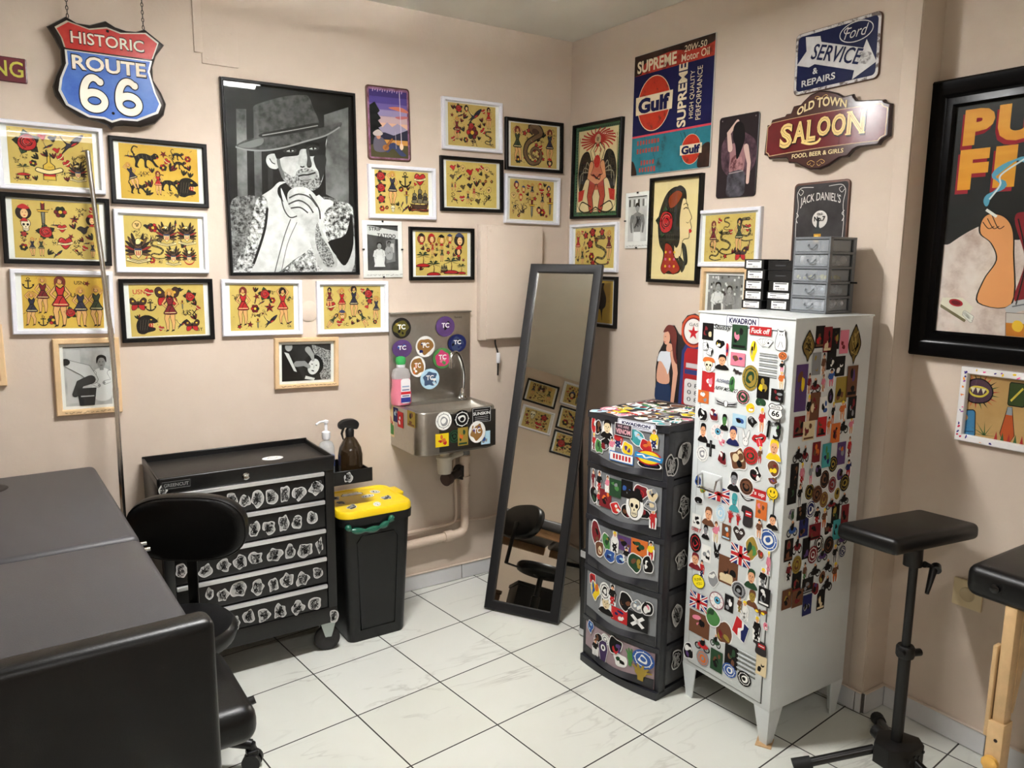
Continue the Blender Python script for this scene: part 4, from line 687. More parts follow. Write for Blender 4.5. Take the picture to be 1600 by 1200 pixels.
# photographs
def bw(kind): return lambda a, pw, ph: bw_photo(a, pw, ph, kind)
def caption(t, w, y, z, seed, col=(60, 44, 30)):
    g = random.Random(seed); a = Art(); x = -w / 2
    while x < w / 2:
        n = g.uniform(.008, .02); a.line(cr([(x + n * k / 4, y + g.uniform(-.003, .003)) for k in range(5)], False, 3), .0012, col, 0); x += n + .005
    a.build('handwriting', t, flat(z))
t = framed('L', -2.157, 1.121, .210, .275, -1, PINE, 'pale wooden framed photo of a person bent over a chair, behind the pole', bw(0), PAPER_W, (.012, .012), .02); caption(t, .16, -.128, .0195, 1)
t = framed('L', -2.485, 1.212, .167, .210, 0, PINE, 'wooden frame cut off by the left edge of the photo', bw(4), PAPER_W, (.012, .012), .02)
t = framed('L', -1.354, 1.119, .270, .210, -1.5, PINE, 'pale wooden framed photo of a face held under a needle', bw(3), PAPER_W, (.014, .012), .018); caption(t, .22, -.095, .0195, 2)
t = framed('A', -1.035, 1.425, .237, .205, 0, PINE, 'pale wooden framed photo of a couple, half hidden by the black boxes', bw(4), PAPER_W, (.014, .012), .018)
def clip_frame(wall, u, z, w, h, rot, kind, label, sd):
    t = thing('clip_frame', label, 'picture', mat=wall_mat(wall, u, z, rot))
    MB().box((0, 0, .004), (w, h, .006), PAPER_W, .001).build('backing_board', t)
    a = Art(); pw, ph = w - .04, h - .05; bw_photo(a.sub(0, .006), pw, ph, kind); a.build('print', t, flat(.0072)); caption(t, w * .85, -h / 2 + .011, .0075, sd, (40, 40, 40))
    MB().box((0, 0, .0125), (w, h, .001), glass_pane()).build('glass_pane', t)
    for x, y in ((0, h / 2), (0, -h / 2), (w / 2, 0), (-w / 2, 0)): MB().box((x * .98, y * .98, .008), (.006 if y else .008, .008 if y else .006, .012), BLACK_METAL, .001).build('clip', t)
clip_frame('L', -1.004, 1.589, .183, .241, .5, 1, 'clip framed street photo of a tattoo shop front with a white skirted figure', 3)
clip_frame('A', -.516, 1.729, .161, .245, .6, 2, 'clip framed photo of a bare chested tattooed man', 4)

# big black and white cowboy poster: a man in a wide hat, chin on his hand
def cowboy(a, pw, ph):
    def c(p):
        out = []
        for x, y in p:
            v = (y - 180 - (x - 190) * .105) / (1385 - 180 - (x - 190) * .105); l = 190 + 55 * v; r = 1005 + 25 * v
            out.append((((x - l) / (r - l) - .5) * pw, (.5 - v) * ph))
        return out
    P = lambda pts, col, l, n=4: a.poly(c(cr(pts, True, n)), col, l)
    Q = lambda pts, wd, col, l: a.line(c(cr(pts, False, 4)), wd, col, l)
    BGM = ramp_mat('poster_bg', [(.35, G_(12)), (.65, G_(40))], 5, .4)
    FELT = ramp_mat('poster_felt', [(.35, G_(48)), (.65, G_(96))], 40, .4); FLEECE = ramp_mat('poster_fleece', [(.4, G_(40)), (.5, G_(170)), (.62, G_(235))], 70, .4)
    WOOL = ramp_mat('poster_wool', [(.38, G_(40)), (.62, G_(150))], 90, .4); STUB = ramp_mat('poster_stubble', [(.4, G_(55)), (.6, G_(190))], 130, .4); SKINL = ramp_mat('poster_skin', [(.3, G_(170)), (.7, G_(222))], 24, .4); CLOTH = ramp_mat('poster_cloth', [(.3, G_(190)), (.7, G_(228))], 20, .4)
    a.rect(0, 0, pw, ph, BGM, 0)
    for x, w2, g in ((300, 60, 150), (395, 45, 120), (470, 30, 64)): a.poly(c([(x - w2 / 2, 350), (x + w2 / 2, 350), (x + w2 / 2 + 8, 980), (x - w2 / 2 + 8, 980)]), ramp_mat('streak%d' % g, [(.35, G_(g // 3)), (.65, G_(g))], 6, .4), 1)
    a.poly(c([(820, 380), (985, 330), (1000, 960), (830, 880)]), ramp_mat('poster_right', [(.35, G_(70)), (.65, G_(130))], 8, .4), 1); a.poly(c([(985, 250), (1010, 250), (1025, 980), (985, 960)]), G_(26), 2)
    # coat
    P([(230, 960), (330, 890), (430, 900), (520, 850), (640, 900), (860, 900), (1000, 980), (1030, 1100), (1030, 1385), (245, 1385)], WOOL, 2)
    P([(560, 800), (480, 850), (390, 920), (380, 1000), (330, 1200), (290, 1385), (420, 1385), (520, 1385), (640, 1290), (780, 1240), (800, 1385), (1000, 1385), (1020, 1150), (900, 1180), (860, 1000), (780, 880)], CLOTH, 3); P([(390, 920), (440, 900), (460, 980), (430, 1150), (350, 1385), (250, 1385), (330, 1180)], FLEECE, 4)
    Q([(455, 970), (440, 1100), (400, 1240), (370, 1330)], .010, G_(30), 5); Q([(540, 900), (560, 980), (600, 1030), (660, 1010)], .005, G_(60), 5); Q([(600, 1040), (560, 1150), (520, 1300), (500, 1385)], .004, G_(90), 5); Q([(640, 1060), (580, 1200), (540, 1385)], .003, G_(110), 5)
    P([(820, 1000), (900, 930), (1000, 950), (1010, 1040), (960, 1140), (860, 1190), (820, 1100)], FLEECE, 5); P([(840, 1190), (960, 1140), (1000, 1000), (1015, 1200), (960, 1340), (900, 1290)], G_(20), 6)
    P([(560, 1385), (700, 1250), (790, 1200), (800, 1385)], FLEECE, 6)
    P([(560, 810), (520, 880), (600, 960), (700, 920), (800, 870), (790, 800)], G_(26), 6); P([(540, 840), (590, 950), (640, 1010), (560, 940)], G_(205), 7)
    # face
    P([(455, 640), (450, 680), (475, 715), (522, 715), (524, 640), (490, 625)], SKINL, 7); Q([(470, 655), (485, 680), (505, 690)], .004, G_(60), 8)
    P([(500, 560), (512, 660), (528, 720), (556, 790), (620, 848), (712, 862), (785, 830), (818, 740), (828, 600), (820, 500), (600, 540)], SKINL, 8)
    P([(528, 715), (556, 790), (620, 850), (714, 864), (786, 832), (806, 770), (780, 768), (762, 735), (700, 716), (646, 730), (620, 772), (570, 742)], STUB, 9)
    P([(648, 748), (700, 738), (764, 730), (770, 756), (742, 790), (690, 798), (652, 776)], ramp_mat('poster_lip', [(.3, G_(130)), (.7, G_(190))], 40, .4), 10); Q([(648, 766), (680, 758), (712, 756), (762, 742)], .006, G_(24), 11); Q([(676, 790), (706, 792), (734, 784)], .003, G_(90), 11)
    P([(498, 545), (512, 655), (560, 645), (612, 640), (648, 634), (664, 618), (690, 600), (716, 622), (728, 640), (772, 636), (800, 640), (824, 660), (830, 560), (822, 490), (600, 530)], G_(34), 10)
    P([(664, 600), (652, 660), (650, 692), (676, 706), (700, 704), (724, 706), (736, 690), (726, 650), (712, 600)], ramp_mat('poster_nose', [(.3, G_(150)), (.7, G_(206))], 30, .4), 11); P([(700, 600), (708, 650), (704, 700), (726, 706), (738, 690), (728, 650), (716, 600)], G_(72), 12); Q([(662, 704), (676, 708), (690, 704)], .005, G_(30), 13); Q([(708, 706), (724, 708), (734, 698)], .005, G_(20), 13)
    P([(752, 640), (760, 700), (782, 740), (792, 800), (818, 742), (830, 640)], G_(46), 12); P([(514, 660), (524, 715), (552, 780), (566, 770), (540, 700), (532, 656)], G_(110), 10)
    for x, y in ((598, 604), (744, 588)):
        P([(x - 46, y + 4), (x - 10, y - 14), (x + 40, y - 6), (x + 30, y + 12), (x - 20, y + 14)], G_(62), 12); P([(x - 24, y + 4), (x, y - 5), (x + 24, y + 1), (x + 4, y + 9)], G_(196), 13); a.ell(*c([(x + 4, y + 2)])[0], .0045, .0045, G_(16), 14, 10); Q([(x - 28, y + 2), (x, y - 7), (x + 28, y - 2)], .004, G_(12), 15); Q([(x - 46, y - 22), (x, y - 32), (x + 42, y - 22)], .008, G_(14), 14)
    # hat
    P([(265, 580), (330, 540), (430, 520), (600, 480), (800, 460), (930, 424), (925, 460), (830, 510), (760, 530), (650, 560), (540, 590), (400, 605), (300, 600)], FELT, 14); Q([(265, 585), (330, 602), (440, 606), (560, 586), (700, 545), (830, 508), (925, 455)], .006, G_(150), 15); P([(280, 578), (360, 545), (430, 530), (420, 570), (340, 592)], G_(120), 15)
    P([(370, 345), (420, 310), (560, 270), (680, 258), (720, 270), (745, 330), (780, 450), (600, 490), (425, 520), (400, 440)], FELT, 16); P([(420, 500), (600, 462), (775, 430), (780, 462), (600, 500), (428, 524)], G_(40), 17); Q([(425, 512), (600, 480), (778, 446)], .004, G_(150), 18)
    # hand under the chin
    P([(580, 880), (620, 840), (700, 838), (770, 900), (800, 980), (780, 1050), (860, 1230), (900, 1290), (890, 1360), (790, 1360), (740, 1240), (690, 1100), (640, 1020), (590, 960)], SKINL, 19)
    for p in ([(590, 905), (650, 880), (720, 900), (770, 960)], [(585, 945), (650, 920), (710, 950), (745, 1000)], [(600, 970), (660, 965), (710, 1000)], [(720, 880), (780, 970), (790, 1040)]): Q(p, .006, G_(70), 20)
    P([(770, 1060), (800, 1150), (860, 1250), (880, 1340), (820, 1340), (760, 1200)], STUB, 20); P([(800, 920), (850, 915), (880, 935), (850, 965), (800, 980)], G_(215), 20)
t = framed('L', -1.385, 1.847, .532, .735, .3, M((8, 8, 8), .36, spec=.3), 'large black framed black and white poster of a man in a cowboy hat', cowboy, PAPER_W, (.0, .0), .013, .024, cat='poster')

# demon poster and gypsy head
def demon(a, pw, ph):
    a.rect(0, 0, pw, ph, (64, 104, 72), 0); a.rect(0, 0, pw * .86, ph * .9, (226, 206, 160), 1); t = a.sub(0, 0, pw, ph, 0, 2); g = random.Random(5)
    for k in range(26): a.line([((-.47 + k * .0376) * pw, .475 * ph), ((-.455 + k * .0376) * pw, .455 * ph)], .006, (30, 44, 36), 1); a.line([((-.47 + k * .0376) * pw, -.475 * ph), ((-.455 + k * .0376) * pw, -.455 * ph)], .006, (30, 44, 36), 1)
    for k in range(30):
        for s in (-1, 1): a.line([(s * .465 * pw, (-.45 + k * .031) * ph), (s * .445 * pw, (-.435 + k * .031) * ph)], .006, (30, 44, 36), 1)
    for k in range(22):
        r = 2 * PI * k / 22; t.line(cr([(.05 * math.cos(r), .34 + .04 * math.sin(r)), (.22 * math.cos(r + .15), .34 + .08 * math.sin(r + .2)), (.38 * math.cos(r), .33 + .13 * math.sin(r))], False), .018, (176, 48, 42), 1)
    for r in (.1, .065, .03): t.ell(0, .34, r, r * .85, [(176, 48, 42), (226, 206, 160), K][int((.1 - r) / .034)], 2, 18)
    for s in (-1, 1):
        t.poly(cr([(s * .1, -.05), (s * .18, .2), (s * .34, .18), (s * .42, -.02), (s * .36, -.26), (s * .24, -.1)]), (34, 30, 30), 2)
        for k in range(3): t.line(cr([(s * .12, -.02), (s * (.22 + .06 * k), .1 - .06 * k), (s * (.26 + .06 * k), -.02 - .08 * k)], False), .012, (150, 140, 120), 3)
        t.limb([(s * .08, -.12), (s * .14, -.28), (s * .1, -.42)], [.07, .05, .04], (176, 70, 56), 4, .012); t.limb([(s * .12, .06), (s * .17, -.06), (s * .02, -.12)], [.045, .04, .03], (216, 150, 110), 5, .01); t.limb([(s * .04, .08), (s * .12, .22), (s * .05, .28)], [.03, .03, .012], (226, 206, 160), 3, .012)
        t.line(cr([(s * .1, -.4), (s * .3, -.34), (s * .36, -.42), (s * .2, -.46), (0, -.4)], False), .014, K, 6); t.poly([(s * .26, -.2), (s * .4, -.22), (s * .4, -.34), (s * .3, -.32)], (190, 50, 44), 3)
    t.poly(cr([(-.13, .08), (-.1, -.18), (.1, -.18), (.13, .08), (0, .12)]), (196, 110, 84), 4); t.ell(0, .1, .07, .07, (190, 44, 40), 6, 16); t.line(cr([(-.08, -.04), (.06, -.1), (.08, -.04)], False), .014, K, 7)
    t.line(cr([(-.4, .38), (-.41, -.38), (0, -.43), (.41, -.38), (.4, .38)], False), .008, K, 1)
framed('A', -.221, 1.970, .359, .442, -1, FR_K, 'black framed green bordered poster of a winged red figure, nearest the corner', demon, PAPER_W, (0, 0), .012, .022, cat='poster')
def gypsy(a, pw, ph):
    a.rect(0, 0, pw, ph, (232, 212, 158), 0)
    W, H = 298., 395.
    def c(p): return [((x - W / 2) / W * pw, (.5 - y / H) * ph) for x, y in p]
    P = lambda p, col, l, w=0: (a.poly(c(cr(p)), col, l), w and a.line(c(cr(p)), w, K, l + 1, True))
    P([(150, 30), (90, 50), (50, 110), (36, 170), (50, 250), (80, 290), (70, 350), (110, 370), (190, 360), (170, 290), (190, 240), (190, 120), (200, 60)], (44, 42, 36), 1, .003)
    P([(170, 60), (200, 70), (222, 110), (248, 150), (240, 165), (250, 190), (238, 205), (236, 230), (200, 240), (190, 300), (150, 300), (150, 200), (160, 110)], (232, 208, 156), 3, .003)
    P([(150, 30), (200, 40), (212, 80), (190, 80), (175, 150), (180, 240), (150, 260), (100, 120)], (44, 42, 36), 5); P([(100, 70), (150, 44), (185, 60), (150, 100), (110, 110)], (150, 66, 34), 6, .002)
    P([(90, 250), (130, 262), (150, 300), (190, 350), (150, 372), (120, 360), (90, 372), (66, 350), (84, 300)], (160, 46, 36), 6, .003)
    for k in range(9): a.ell(*c([(95 + (k % 3) * 28, 285 + (k // 3) * 28)])[0], .006, .006, [(232, 190, 60), (200, 90, 140)][k % 2], 8, 8)
    m_rose(a.sub(*c([(88, 165)])[0], .12, .14, 0, 8), random.Random(2)); P([(236, 196), (252, 200), (250, 208), (238, 210)], (196, 40, 44), 6); a.line(c(cr([(196, 118), (212, 112), (222, 118)], False)), .004, K, 6); a.line(c(cr([(194, 102), (210, 96), (224, 104)], False)), .003, K, 6); a.line(c(cr([(216, 168), (226, 172), (232, 168)], False)), .002, K, 6)
    P([(196, 250), (222, 262), (236, 320), (220, 336), (206, 300)], (44, 42, 36), 5); P([(180, 300), (220, 330), (214, 356), (196, 360)], (44, 42, 36), 5)
    for k in range(5): a.line(c(cr([(110 + k * 12, 50), (80 + k * 14, 140), (100 + k * 10, 240)], False)), .0016, (92, 84, 66), 6)
framed('A', -.749, 1.681, .298, .442, -.2, FR_K, 'tall black framed print of a woman in profile with a red rose in black hair', gypsy, PAPER_W, (0, 0), .014, .024, cat='poster')
# ------------------------------------------------------------------ metal signs
RUSTY = M((92, 62, 50), .5, .3, noise=.3, nscale=30)
class Letters(Art):
    """raised lettering; every word becomes a mesh of its own"""
    def __init__(s, st=None, m=None, l0=0, gl=None, gk='mark'): Art.__init__(s, st, m, l0); s.gl = gl if gl is not None else []; s.gk = gk
    def raw(s, vs, fs, c, l): Art.raw(s, vs, fs, c, l); s.gl.append(s.gk)
    def sub(s, *p, **k): q = Art.sub(s, *p, **k); return Letters(q.st, q.m, q.l0, s.gl, s.gk)
    def text(s, t, cx, cy, *p, **k): s.gk = (t, round(cx, 1), round(cy, 1)) if len(t) > 1 and t != '66' else ('one word', 0, 0); Art.text(s, t, cx, cy, *p, **k)
def tin_sign(wall, u, z, rot, pts, col, label, draw, dep=.006, off=.002, name='metal_sign', bev=.003, clip=None):
    t = thing(name, label, 'sign', mat=wall_mat(wall, u, z, rot, off))
    MB().prism(pts, 0, dep, col, None, bev, 2).build('plate', t)
    a = Art(); L = Letters(); draw(a, L)
    if clip: clip_art(a, *clip); clip_art(L, *clip)
    a.build('printed_face', t, flat(dep), .0001)
    gs = {}
    for s_, k_ in zip(L.st, L.gl): gs.setdefault(k_, []).append(s_)
    for v_ in gs.values(): Art(v_).build('lettering', t, flat(dep + .0016), .00015)
    return t
GLOSS = lambda c, n=.0: M(c, .26, 0, .5, noise=n, nscale=12)
S66 = [(-.181, .133), (-.123, .174), (-.092, .158), (-.054, .158), (-.005, .179), (.023, .164), (.057, .157), (.088, .159), (.116, .172), (.177, .128), (.147, .086), (.134, .047), (.134, .004), (.158, -.036), (.172, -.073), (.162, -.112), (.131, -.145), (.083, -.161), (.032, -.161), (.002, -.166), (-.01, -.179), (-.023, -.164), (-.056, -.154), (-.104, -.146), (-.149, -.117), (-.172, -.086), (-.178, -.056), (-.167, -.02), (-.148, .018), (-.147, .064), (-.161, .097)]
def d66(a, L):
    r = [(-.153, .129), (-.118, .154), (-.056, .139), (-.004, .152), (.037, .141), (.115, .153), (.152, .127), (.131, .071), (-.131, .071), (-.138, .1)]
    b = [(-.128, .063), (.126, .063), (.116, .028), (.132, -.039), (.147, -.076), (.135, -.104), (.07, -.136), (.02, -.137), (-.007, -.148), (-.03, -.139), (-.074, -.138), (-.136, -.107), (-.154, -.064), (-.147, -.027), (-.127, .021)]
    a.poly([(x * 1.035, y * 1.03) for x, y in r], GLOSS((180, 170, 150)), 0); a.poly(r, ramp_mat('red66', [(.3, (176, 44, 44)), (.7, (196, 70, 58))], 14, .25), 2)
    a.poly([(x * 1.05, y * 1.05) for x, y in b], GLOSS((205, 205, 200)), 1); a.poly(b, ramp_mat('blue66', [(.3, (62, 96, 176)), (.7, (92, 128, 196))], 12, .25), 2)
    for t, y, w, h, bo in (('HISTORIC', .109, .222, .037, .01), ('ROUTE', .030, .226, .046, .025)):
        L.text(t, -.003, y, w * 1.02, h * 1.16, K, 0, 0, bo + .012); L.text(t, -.003, y, w, h, (228, 220, 202), 2, 0, bo)
    for x in (-.057, .05):
        for k, (c, e) in enumerate((((24, 24, 30), .06), ((234, 230, 214), 0))):
            q = L.sub(x, -.064, .05, .058, 0, k * 3); q.gk = '66'
            q.line(ellp(0, -.43, .63, .46, 34), .42 + e * 2, c, 0, True)
            p = ellp(.0, -.2, .63, 1.06, 24, PI * 1.06, PI * .27); q.line(p, [.46 - .12 * i / 23 + e * 2 for i in range(24)], c, 1); q.ell(.42, .66, .2 + e, .2 + e, c, 1.6, 18)
    for y in (.144, -.124): a.ell(-.002, y, .005, .005, K, 5, 10)
t = tin_sign('L', -2.02, 2.16, 0, S66, M((58, 54, 52), .3, .7, noise=.25, nscale=20), 'shield shaped HISTORIC ROUTE 66 sign hanging on two chains', d66, .014, .04, bev=.012)
for x in (-.118, .112):
    mb = MB(); z = .168; k = 0
    while z < ROOM_H - 2.16:
        T = TR((x, z + .008, .004), 0, (PI / 2 if k % 2 else 0), 0); mb.tube([(.0035 * math.cos(r * PI / 4), .0075 * math.sin(r * PI / 4), 0) for r in range(8)], .0013, BLACK_METAL, 5, T, True); z += .0125; k += 1
    mb.build('hanging_chain', t)
SAL = [(-.235, .049), (-.22, .047), (-.211, .064), (-.15, .066), (-.144, .073), (-.124, .072), (-.114, .094), (-.083, .095), (-.074, .103), (-.045, .122), (-.008, .129), (.025, .122), (.058, .11), (.082, .095), (.113, .098), (.117, .09), (.129, .076), (.147, .073), (.216, .067), (.222, .058), (.24, .051), (.243, -.047), (.222, -.058), (.214, -.072), (.15, -.073), (.133, -.08), (.115, -.1), (.087, -.102), (.046, -.124), (.014, -.133), (-.024, -.131), (-.056, -.117), (-.08, -.104), (-.116, -.099), (-.119, -.089), (-.13, -.081), (-.213, -.075), (-.22, -.063), (-.24, -.057)]
def dsal(a, L):
    a.poly([(x * .97, y * .95) for x, y in SAL], GLOSS((72, 44, 40), .25), 0); b = [(-.23, .04), (-.218, .045), (-.212, .052), (.21, .056), (.218, .046), (.231, .04), (.231, -.044), (.218, -.05), (.21, -.06), (-.212, -.066), (-.218, -.056), (-.23, -.05)]
    a.poly(b, GLOSS((196, 160, 120)), 1); a.poly([(x * .986, y * .96) for x, y in b], GLOSS((104, 30, 34), .22), 2)
    for x in (-.12, -.02, .08): a.line([(x, -.058), (x, .05)], .0012, (60, 20, 22), 3)
    CRM2 = GLOSS((236, 206, 132)); DK = GLOSS((40, 18, 18))
    x = -.162
    for ch, w, h, y in (('S', .056, .084, -.004), ('A', .052, .07, .002), ('L', .036, .072, .0), ('O', .05, .064, .008), ('O', .05, .07, .006), ('N', .058, .074, .006)):
        cx = x + w / 2; L.text(ch, cx + .002, y - .003, w * 1.06, h * 1.06, DK, 0, 0, .05); L.text(ch, cx, y, w, h, CRM2, 2, 0, .045); L.text(ch, cx, y, w * .86, h * .88, (120, 60, 40), 4, 0, -.018); L.text(ch, cx, y, w * .84, h * .87, CRM2, 5, 0, -.028)
        if ch in 'ALN':
            for sx in ((-1, 1) if ch != 'L' else (-1,)):
                L.rect(cx + sx * w * .4, y - h * .47, w * .34, h * .07, CRM2, 3)
                if ch != 'A': L.rect(cx + sx * w * .4, y + h * .47, w * .34, h * .07, CRM2, 3)
        x += w + .0045
    L.line(cr([(-.064, -.034), (-.03, -.044), (.0, -.042), (.012, -.03)], False), .008, CRM2, 3)
    L.text('OLD TOWN', .002, .076, .19, .03, (226, 206, 158), 2, 0, .03, lambda px, py: (px, py * (1.1 - 3 * abs(px)) + .012 - px * px * 2.2))
    L.text('FOOD, BEER & GIRLS', .0, -.08, .2, .017, (226, 206, 158), 2, 0, .02)
    for s in (-1, 1):
        a.line(cr([(s * .004, -.108), (s * .02, -.1), (s * .034, -.108), (s * .026, -.114), (s * .02, -.108)], False), .0016, (200, 160, 90), 3); a.line(cr([(s * .004, -.112), (s * .012, -.12), (s * .02, -.116)], False), .0016, (200, 160, 90), 3); a.line(cr([(s * .004, .104), (s * .016, .11), (s * .024, .106), (s * .018, .102)], False), .0016, (200, 160, 90), 3)
SALT = tin_sign('A', -1.435, 1.995, 0, SAL, GLOSS((44, 24, 24)), 'dark red and brown OLD TOWN SALOON sign with cream letters', dsal, .012, .003, bev=.006)
def bend(t, k, step=.012):
    """a pressed tin sign is slightly domed from side to side"""
    for o in t.children:
        b = bmesh.new(); b.from_mesh(o.data); x = min(v.co.x for v in b.verts) + step; x1 = max(v.co.x for v in b.verts)
        while x < x1:
            bmesh.ops.bisect_plane(b, geom=b.verts[:] + b.edges[:] + b.faces[:], plane_co=(x, 0, 0), plane_no=(1, 0, 0)); x += step
        for v in b.verts: v.co.z += k * (.06 - v.co.x ** 2)
        for f in b.faces: f.smooth = o.name.startswith('plate')
        b.to_mesh(o.data); b.free()
bend(SALT, .40)
SALT.matrix_world = SALT.matrix_world @ Matrix.Rotation(math.radians(-1.5), 4, 'X')
def dford(a, L):
    N = ramp_mat('navy', [(.3, (17, 23, 58)), (.7, (24, 32, 72))], 8, .3); W = ramp_mat('enamel', [(.3, (186, 184, 184)), (.7, (222, 222, 220))], 12, .3)
    a.poly(rrect(.314, .2, .016), ramp_mat('enamel_edge', [(.42, (110, 100, 96)), (.5, (206, 204, 202))], 40, .3), 0); a.poly(rrect(.296, .182, .014), N, 1)
    a.poly([(-.119, .086), (-.061, .076), (-.056, .056), (.101, .001), (.111, .026), (.15, -.051), (.067, -.09), (.073, -.062), (-.078, -.011), (-.1, -.017), (-.15, -.001), (-.113, .038)], W, 2)
    L.text('SERVICE', .004, .004, .19, .05, N, 1, -.30, .012, None, .1); L.text('&', -.073, -.034, .02, .02, W, 1, 0, .02); L.text('REPAIRS', -.06, -.066, .13, .022, W, 1, 0.03, .02)
    L.line(ellp(.073, .058, .059, .031, 30), .003, W, 1, True); L.text('Ford', .073, .058, .075, .034, W, 1, 0, -.005, None, .35)
    L.line(cr([(.044, .078), (.03, .07), (.034, .06), (.046, .06)], False), .003, W, 1)
    a.poly(cr([(.09, -.01), (.13, -.02), (.12, -.05), (.085, -.04)]), ramp_mat('enamel_chip', [(.45, (140, 136, 136)), (.55, (206, 206, 204))], 60, .3), 3)
tin_sign('A', -1.457, 2.233, 1, rrect(.319, .205, .018), RUSTY, 'navy tin sign reading Ford SERVICE & REPAIRS on a white arrow', dford)
def djd(a, L):
    a.poly(rrect(.206, .27, .012), ramp_mat('slate', [(.3, (50, 48, 48)), (.7, (72, 70, 70))], 10, .4), 0); W = (214, 210, 204)
    for s in (-1, 1): a.line(cr([(s * .03, .124), (s * .075, .126), (s * .09, .115), (s * .094, .1), (s * .088, .06), (s * .094, .0), (s * .09, -.12)], False), .002, W, 1); a.line(cr([(s * .09, .11), (s * .08, .1), (s * .07, .112), (s * .08, .12)], False), .0018, W, 1); a.line(cr([(s * .094, .04), (s * .086, .03), (s * .094, .02), (s * .088, .005)], False), .0025, W, 1)
    L.text("JACK DANIEL'S", 0, .076, .158, .036, W, 1, 0, .008, lambda px, py: (px, py + .012 - px * px * 2.4)); a.ell(.002, .014, .03, .03, W, 1, 24); L.text('OLD', .002, .032, .022, .008, (40, 38, 38), 1, 0, .02); L.text('No.7', .002, .016, .044, .017, (40, 38, 38), 1, 0, .03)
    b = a.sub(-.004, -.03, .05, .1, 0, 4); b.poly([(-.08, .5), (.08, .5), (.1, .2), (.3, .06), (.32, -.4), (-.32, -.4), (-.3, .06), (-.1, .2)], (62, 66, 66), 0); b.poly([(-.28, -.05), (.28, -.05), (.3, -.38), (-.3, -.38)], (206, 150, 60), 1); b.poly([(-.2, -.1), (.1, -.1), (.12, -.34), (-.2, -.34)], (240, 196, 96), 2)
tin_sign('A', -1.441, 1.685, .6, rrect(.218, .285, .016), RUSTY, "dark JACK DANIEL'S whiskey sign standing up behind the small drawer box", djd)
def dgulf(a, L):
    NV = ramp_mat('gulf_navy', [(.3, (20, 21, 62)), (.7, (26, 28, 76))], 8, .35); OR = ramp_mat('gulf_orange', [(.36, (120, 54, 40)), (.44, (184, 54, 36)), (.8, (196, 66, 40))], 22, .35); CR = ramp_mat('gulf_cream', [(.3, (150, 130, 100)), (.42, (228, 212, 180))], 24, .35); TL = ramp_mat('gulf_teal', [(.32, (48, 66, 66)), (.42, (42, 112, 124)), (.8, (52, 130, 142))], 10, .35); RD = ramp_mat('gulf_red', [(.36, (96, 40, 30)), (.5, (184, 58, 44))], 12, .35); BK = ramp_mat('gulf_black', [(.4, (40, 30, 26)), (.7, (70, 46, 36))], 14, .35)
    w, h = .459, .502; U = lambda u: (u - .5) * w; V = lambda v: (.5 - v) * h
    a.rect(0, 0, w, h, NV, 0); a.poly([(U(0), V(0)), (U(1), V(0)), (U(1), V(.165)), (U(0), V(.165))], RD, 1); a.poly(cr([(U(0), V(0)), (U(.5), V(0)), (U(.999), V(0)), (U(.99), V(.06)), (U(.75), V(.075)), (U(.5), V(.04)), (U(.22), V(.06)), (U(.05), V(.1))]), BK, 2); a.poly([(U(0), V(.04)), (U(.14), V(.06)), (U(.1), V(.16)), (U(0), V(.165))], BK, 3)
    a.rect(0, V(.675), w, .008, (206, 70, 84), 2); a.poly([(U(0), V(.68)), (U(1), V(.68)), (U(1), V(1)), (U(0), V(1))], TL, 1)
    L.text('SUPREME', U(.3), V(.1), .235, .05, CR, 1, 0, .03); L.text('20W-50', U(.78), V(.055), .12, .025, CR, 1, 0, 0, None, .1); L.text('Motor Oil', U(.78), V(.12), .15, .03, CR, 1, 0, .01)
    for (x, y, rx, ry, k) in ((U(.28), V(.42), .1, .114, 1.), (U(.775), V(.845), .054, .06, .54)):
        a.ell(x, y, rx, ry, CR, 3, 36); a.ell(x, y, rx * .97, ry * .97, OR, 4, 36); a.poly([(x - rx * 1.1, y - ry * .33), (x + rx * 1.1, y - ry * .33), (x + rx * 1.12, y + ry * .33), (x - rx * 1.12, y + ry * .33)], CR, 6); L.text('Gulf', x, y - ry * .02, rx * 1.9, ry * .56, NV, 2, 0, .05)
    L.text('SUPREME', U(.645), V(.41), .25, .05, CR, 1, PI / 2, .03); L.text('HIGH QUALITY', U(.765), V(.42), .185, .027, CR, 1, PI / 2, 0); L.text('PERFORMANCE', U(.845), V(.42), .205, .027, CR, 1, PI / 2, 0)
    g = random.Random(3)
    for v, n in ((.73, 8), (.8, 8), (.9, 5), (.96, 6)):
        for k in range(n): a.rect(U(.24) + (k - n / 2) * .018, V(v), .013 * g.uniform(.6, 1), .022 * g.uniform(.7, 1), (176, 72, 62), 3)
    for k in range(5): x = U(g.uniform(.05, .95)); a.line(cr([(x + g.uniform(-.01, .01), V(.7 + .06 * i)) for i in range(5)], False), .0016, (34, 52, 54), 3)
    a.poly(cr([(U(.9), V(.84)), (U(.998), V(.82)), (U(.998), V(.998)), (U(.86), V(.99))]), BK, 4); a.poly(cr([(U(.0), V(.88)), (U(.04), V(.9)), (U(.08), V(.998)), (U(.002), V(.998))]), BK, 4)
tin_sign('A', -.693, 2.175, -.1, rrect(.465, .508, .004), M((190, 188, 182), .4), 'large blue and teal motor oil sign with two round orange emblems', dgulf, .004, clip=(-.2295, .2295, -.251, .251))
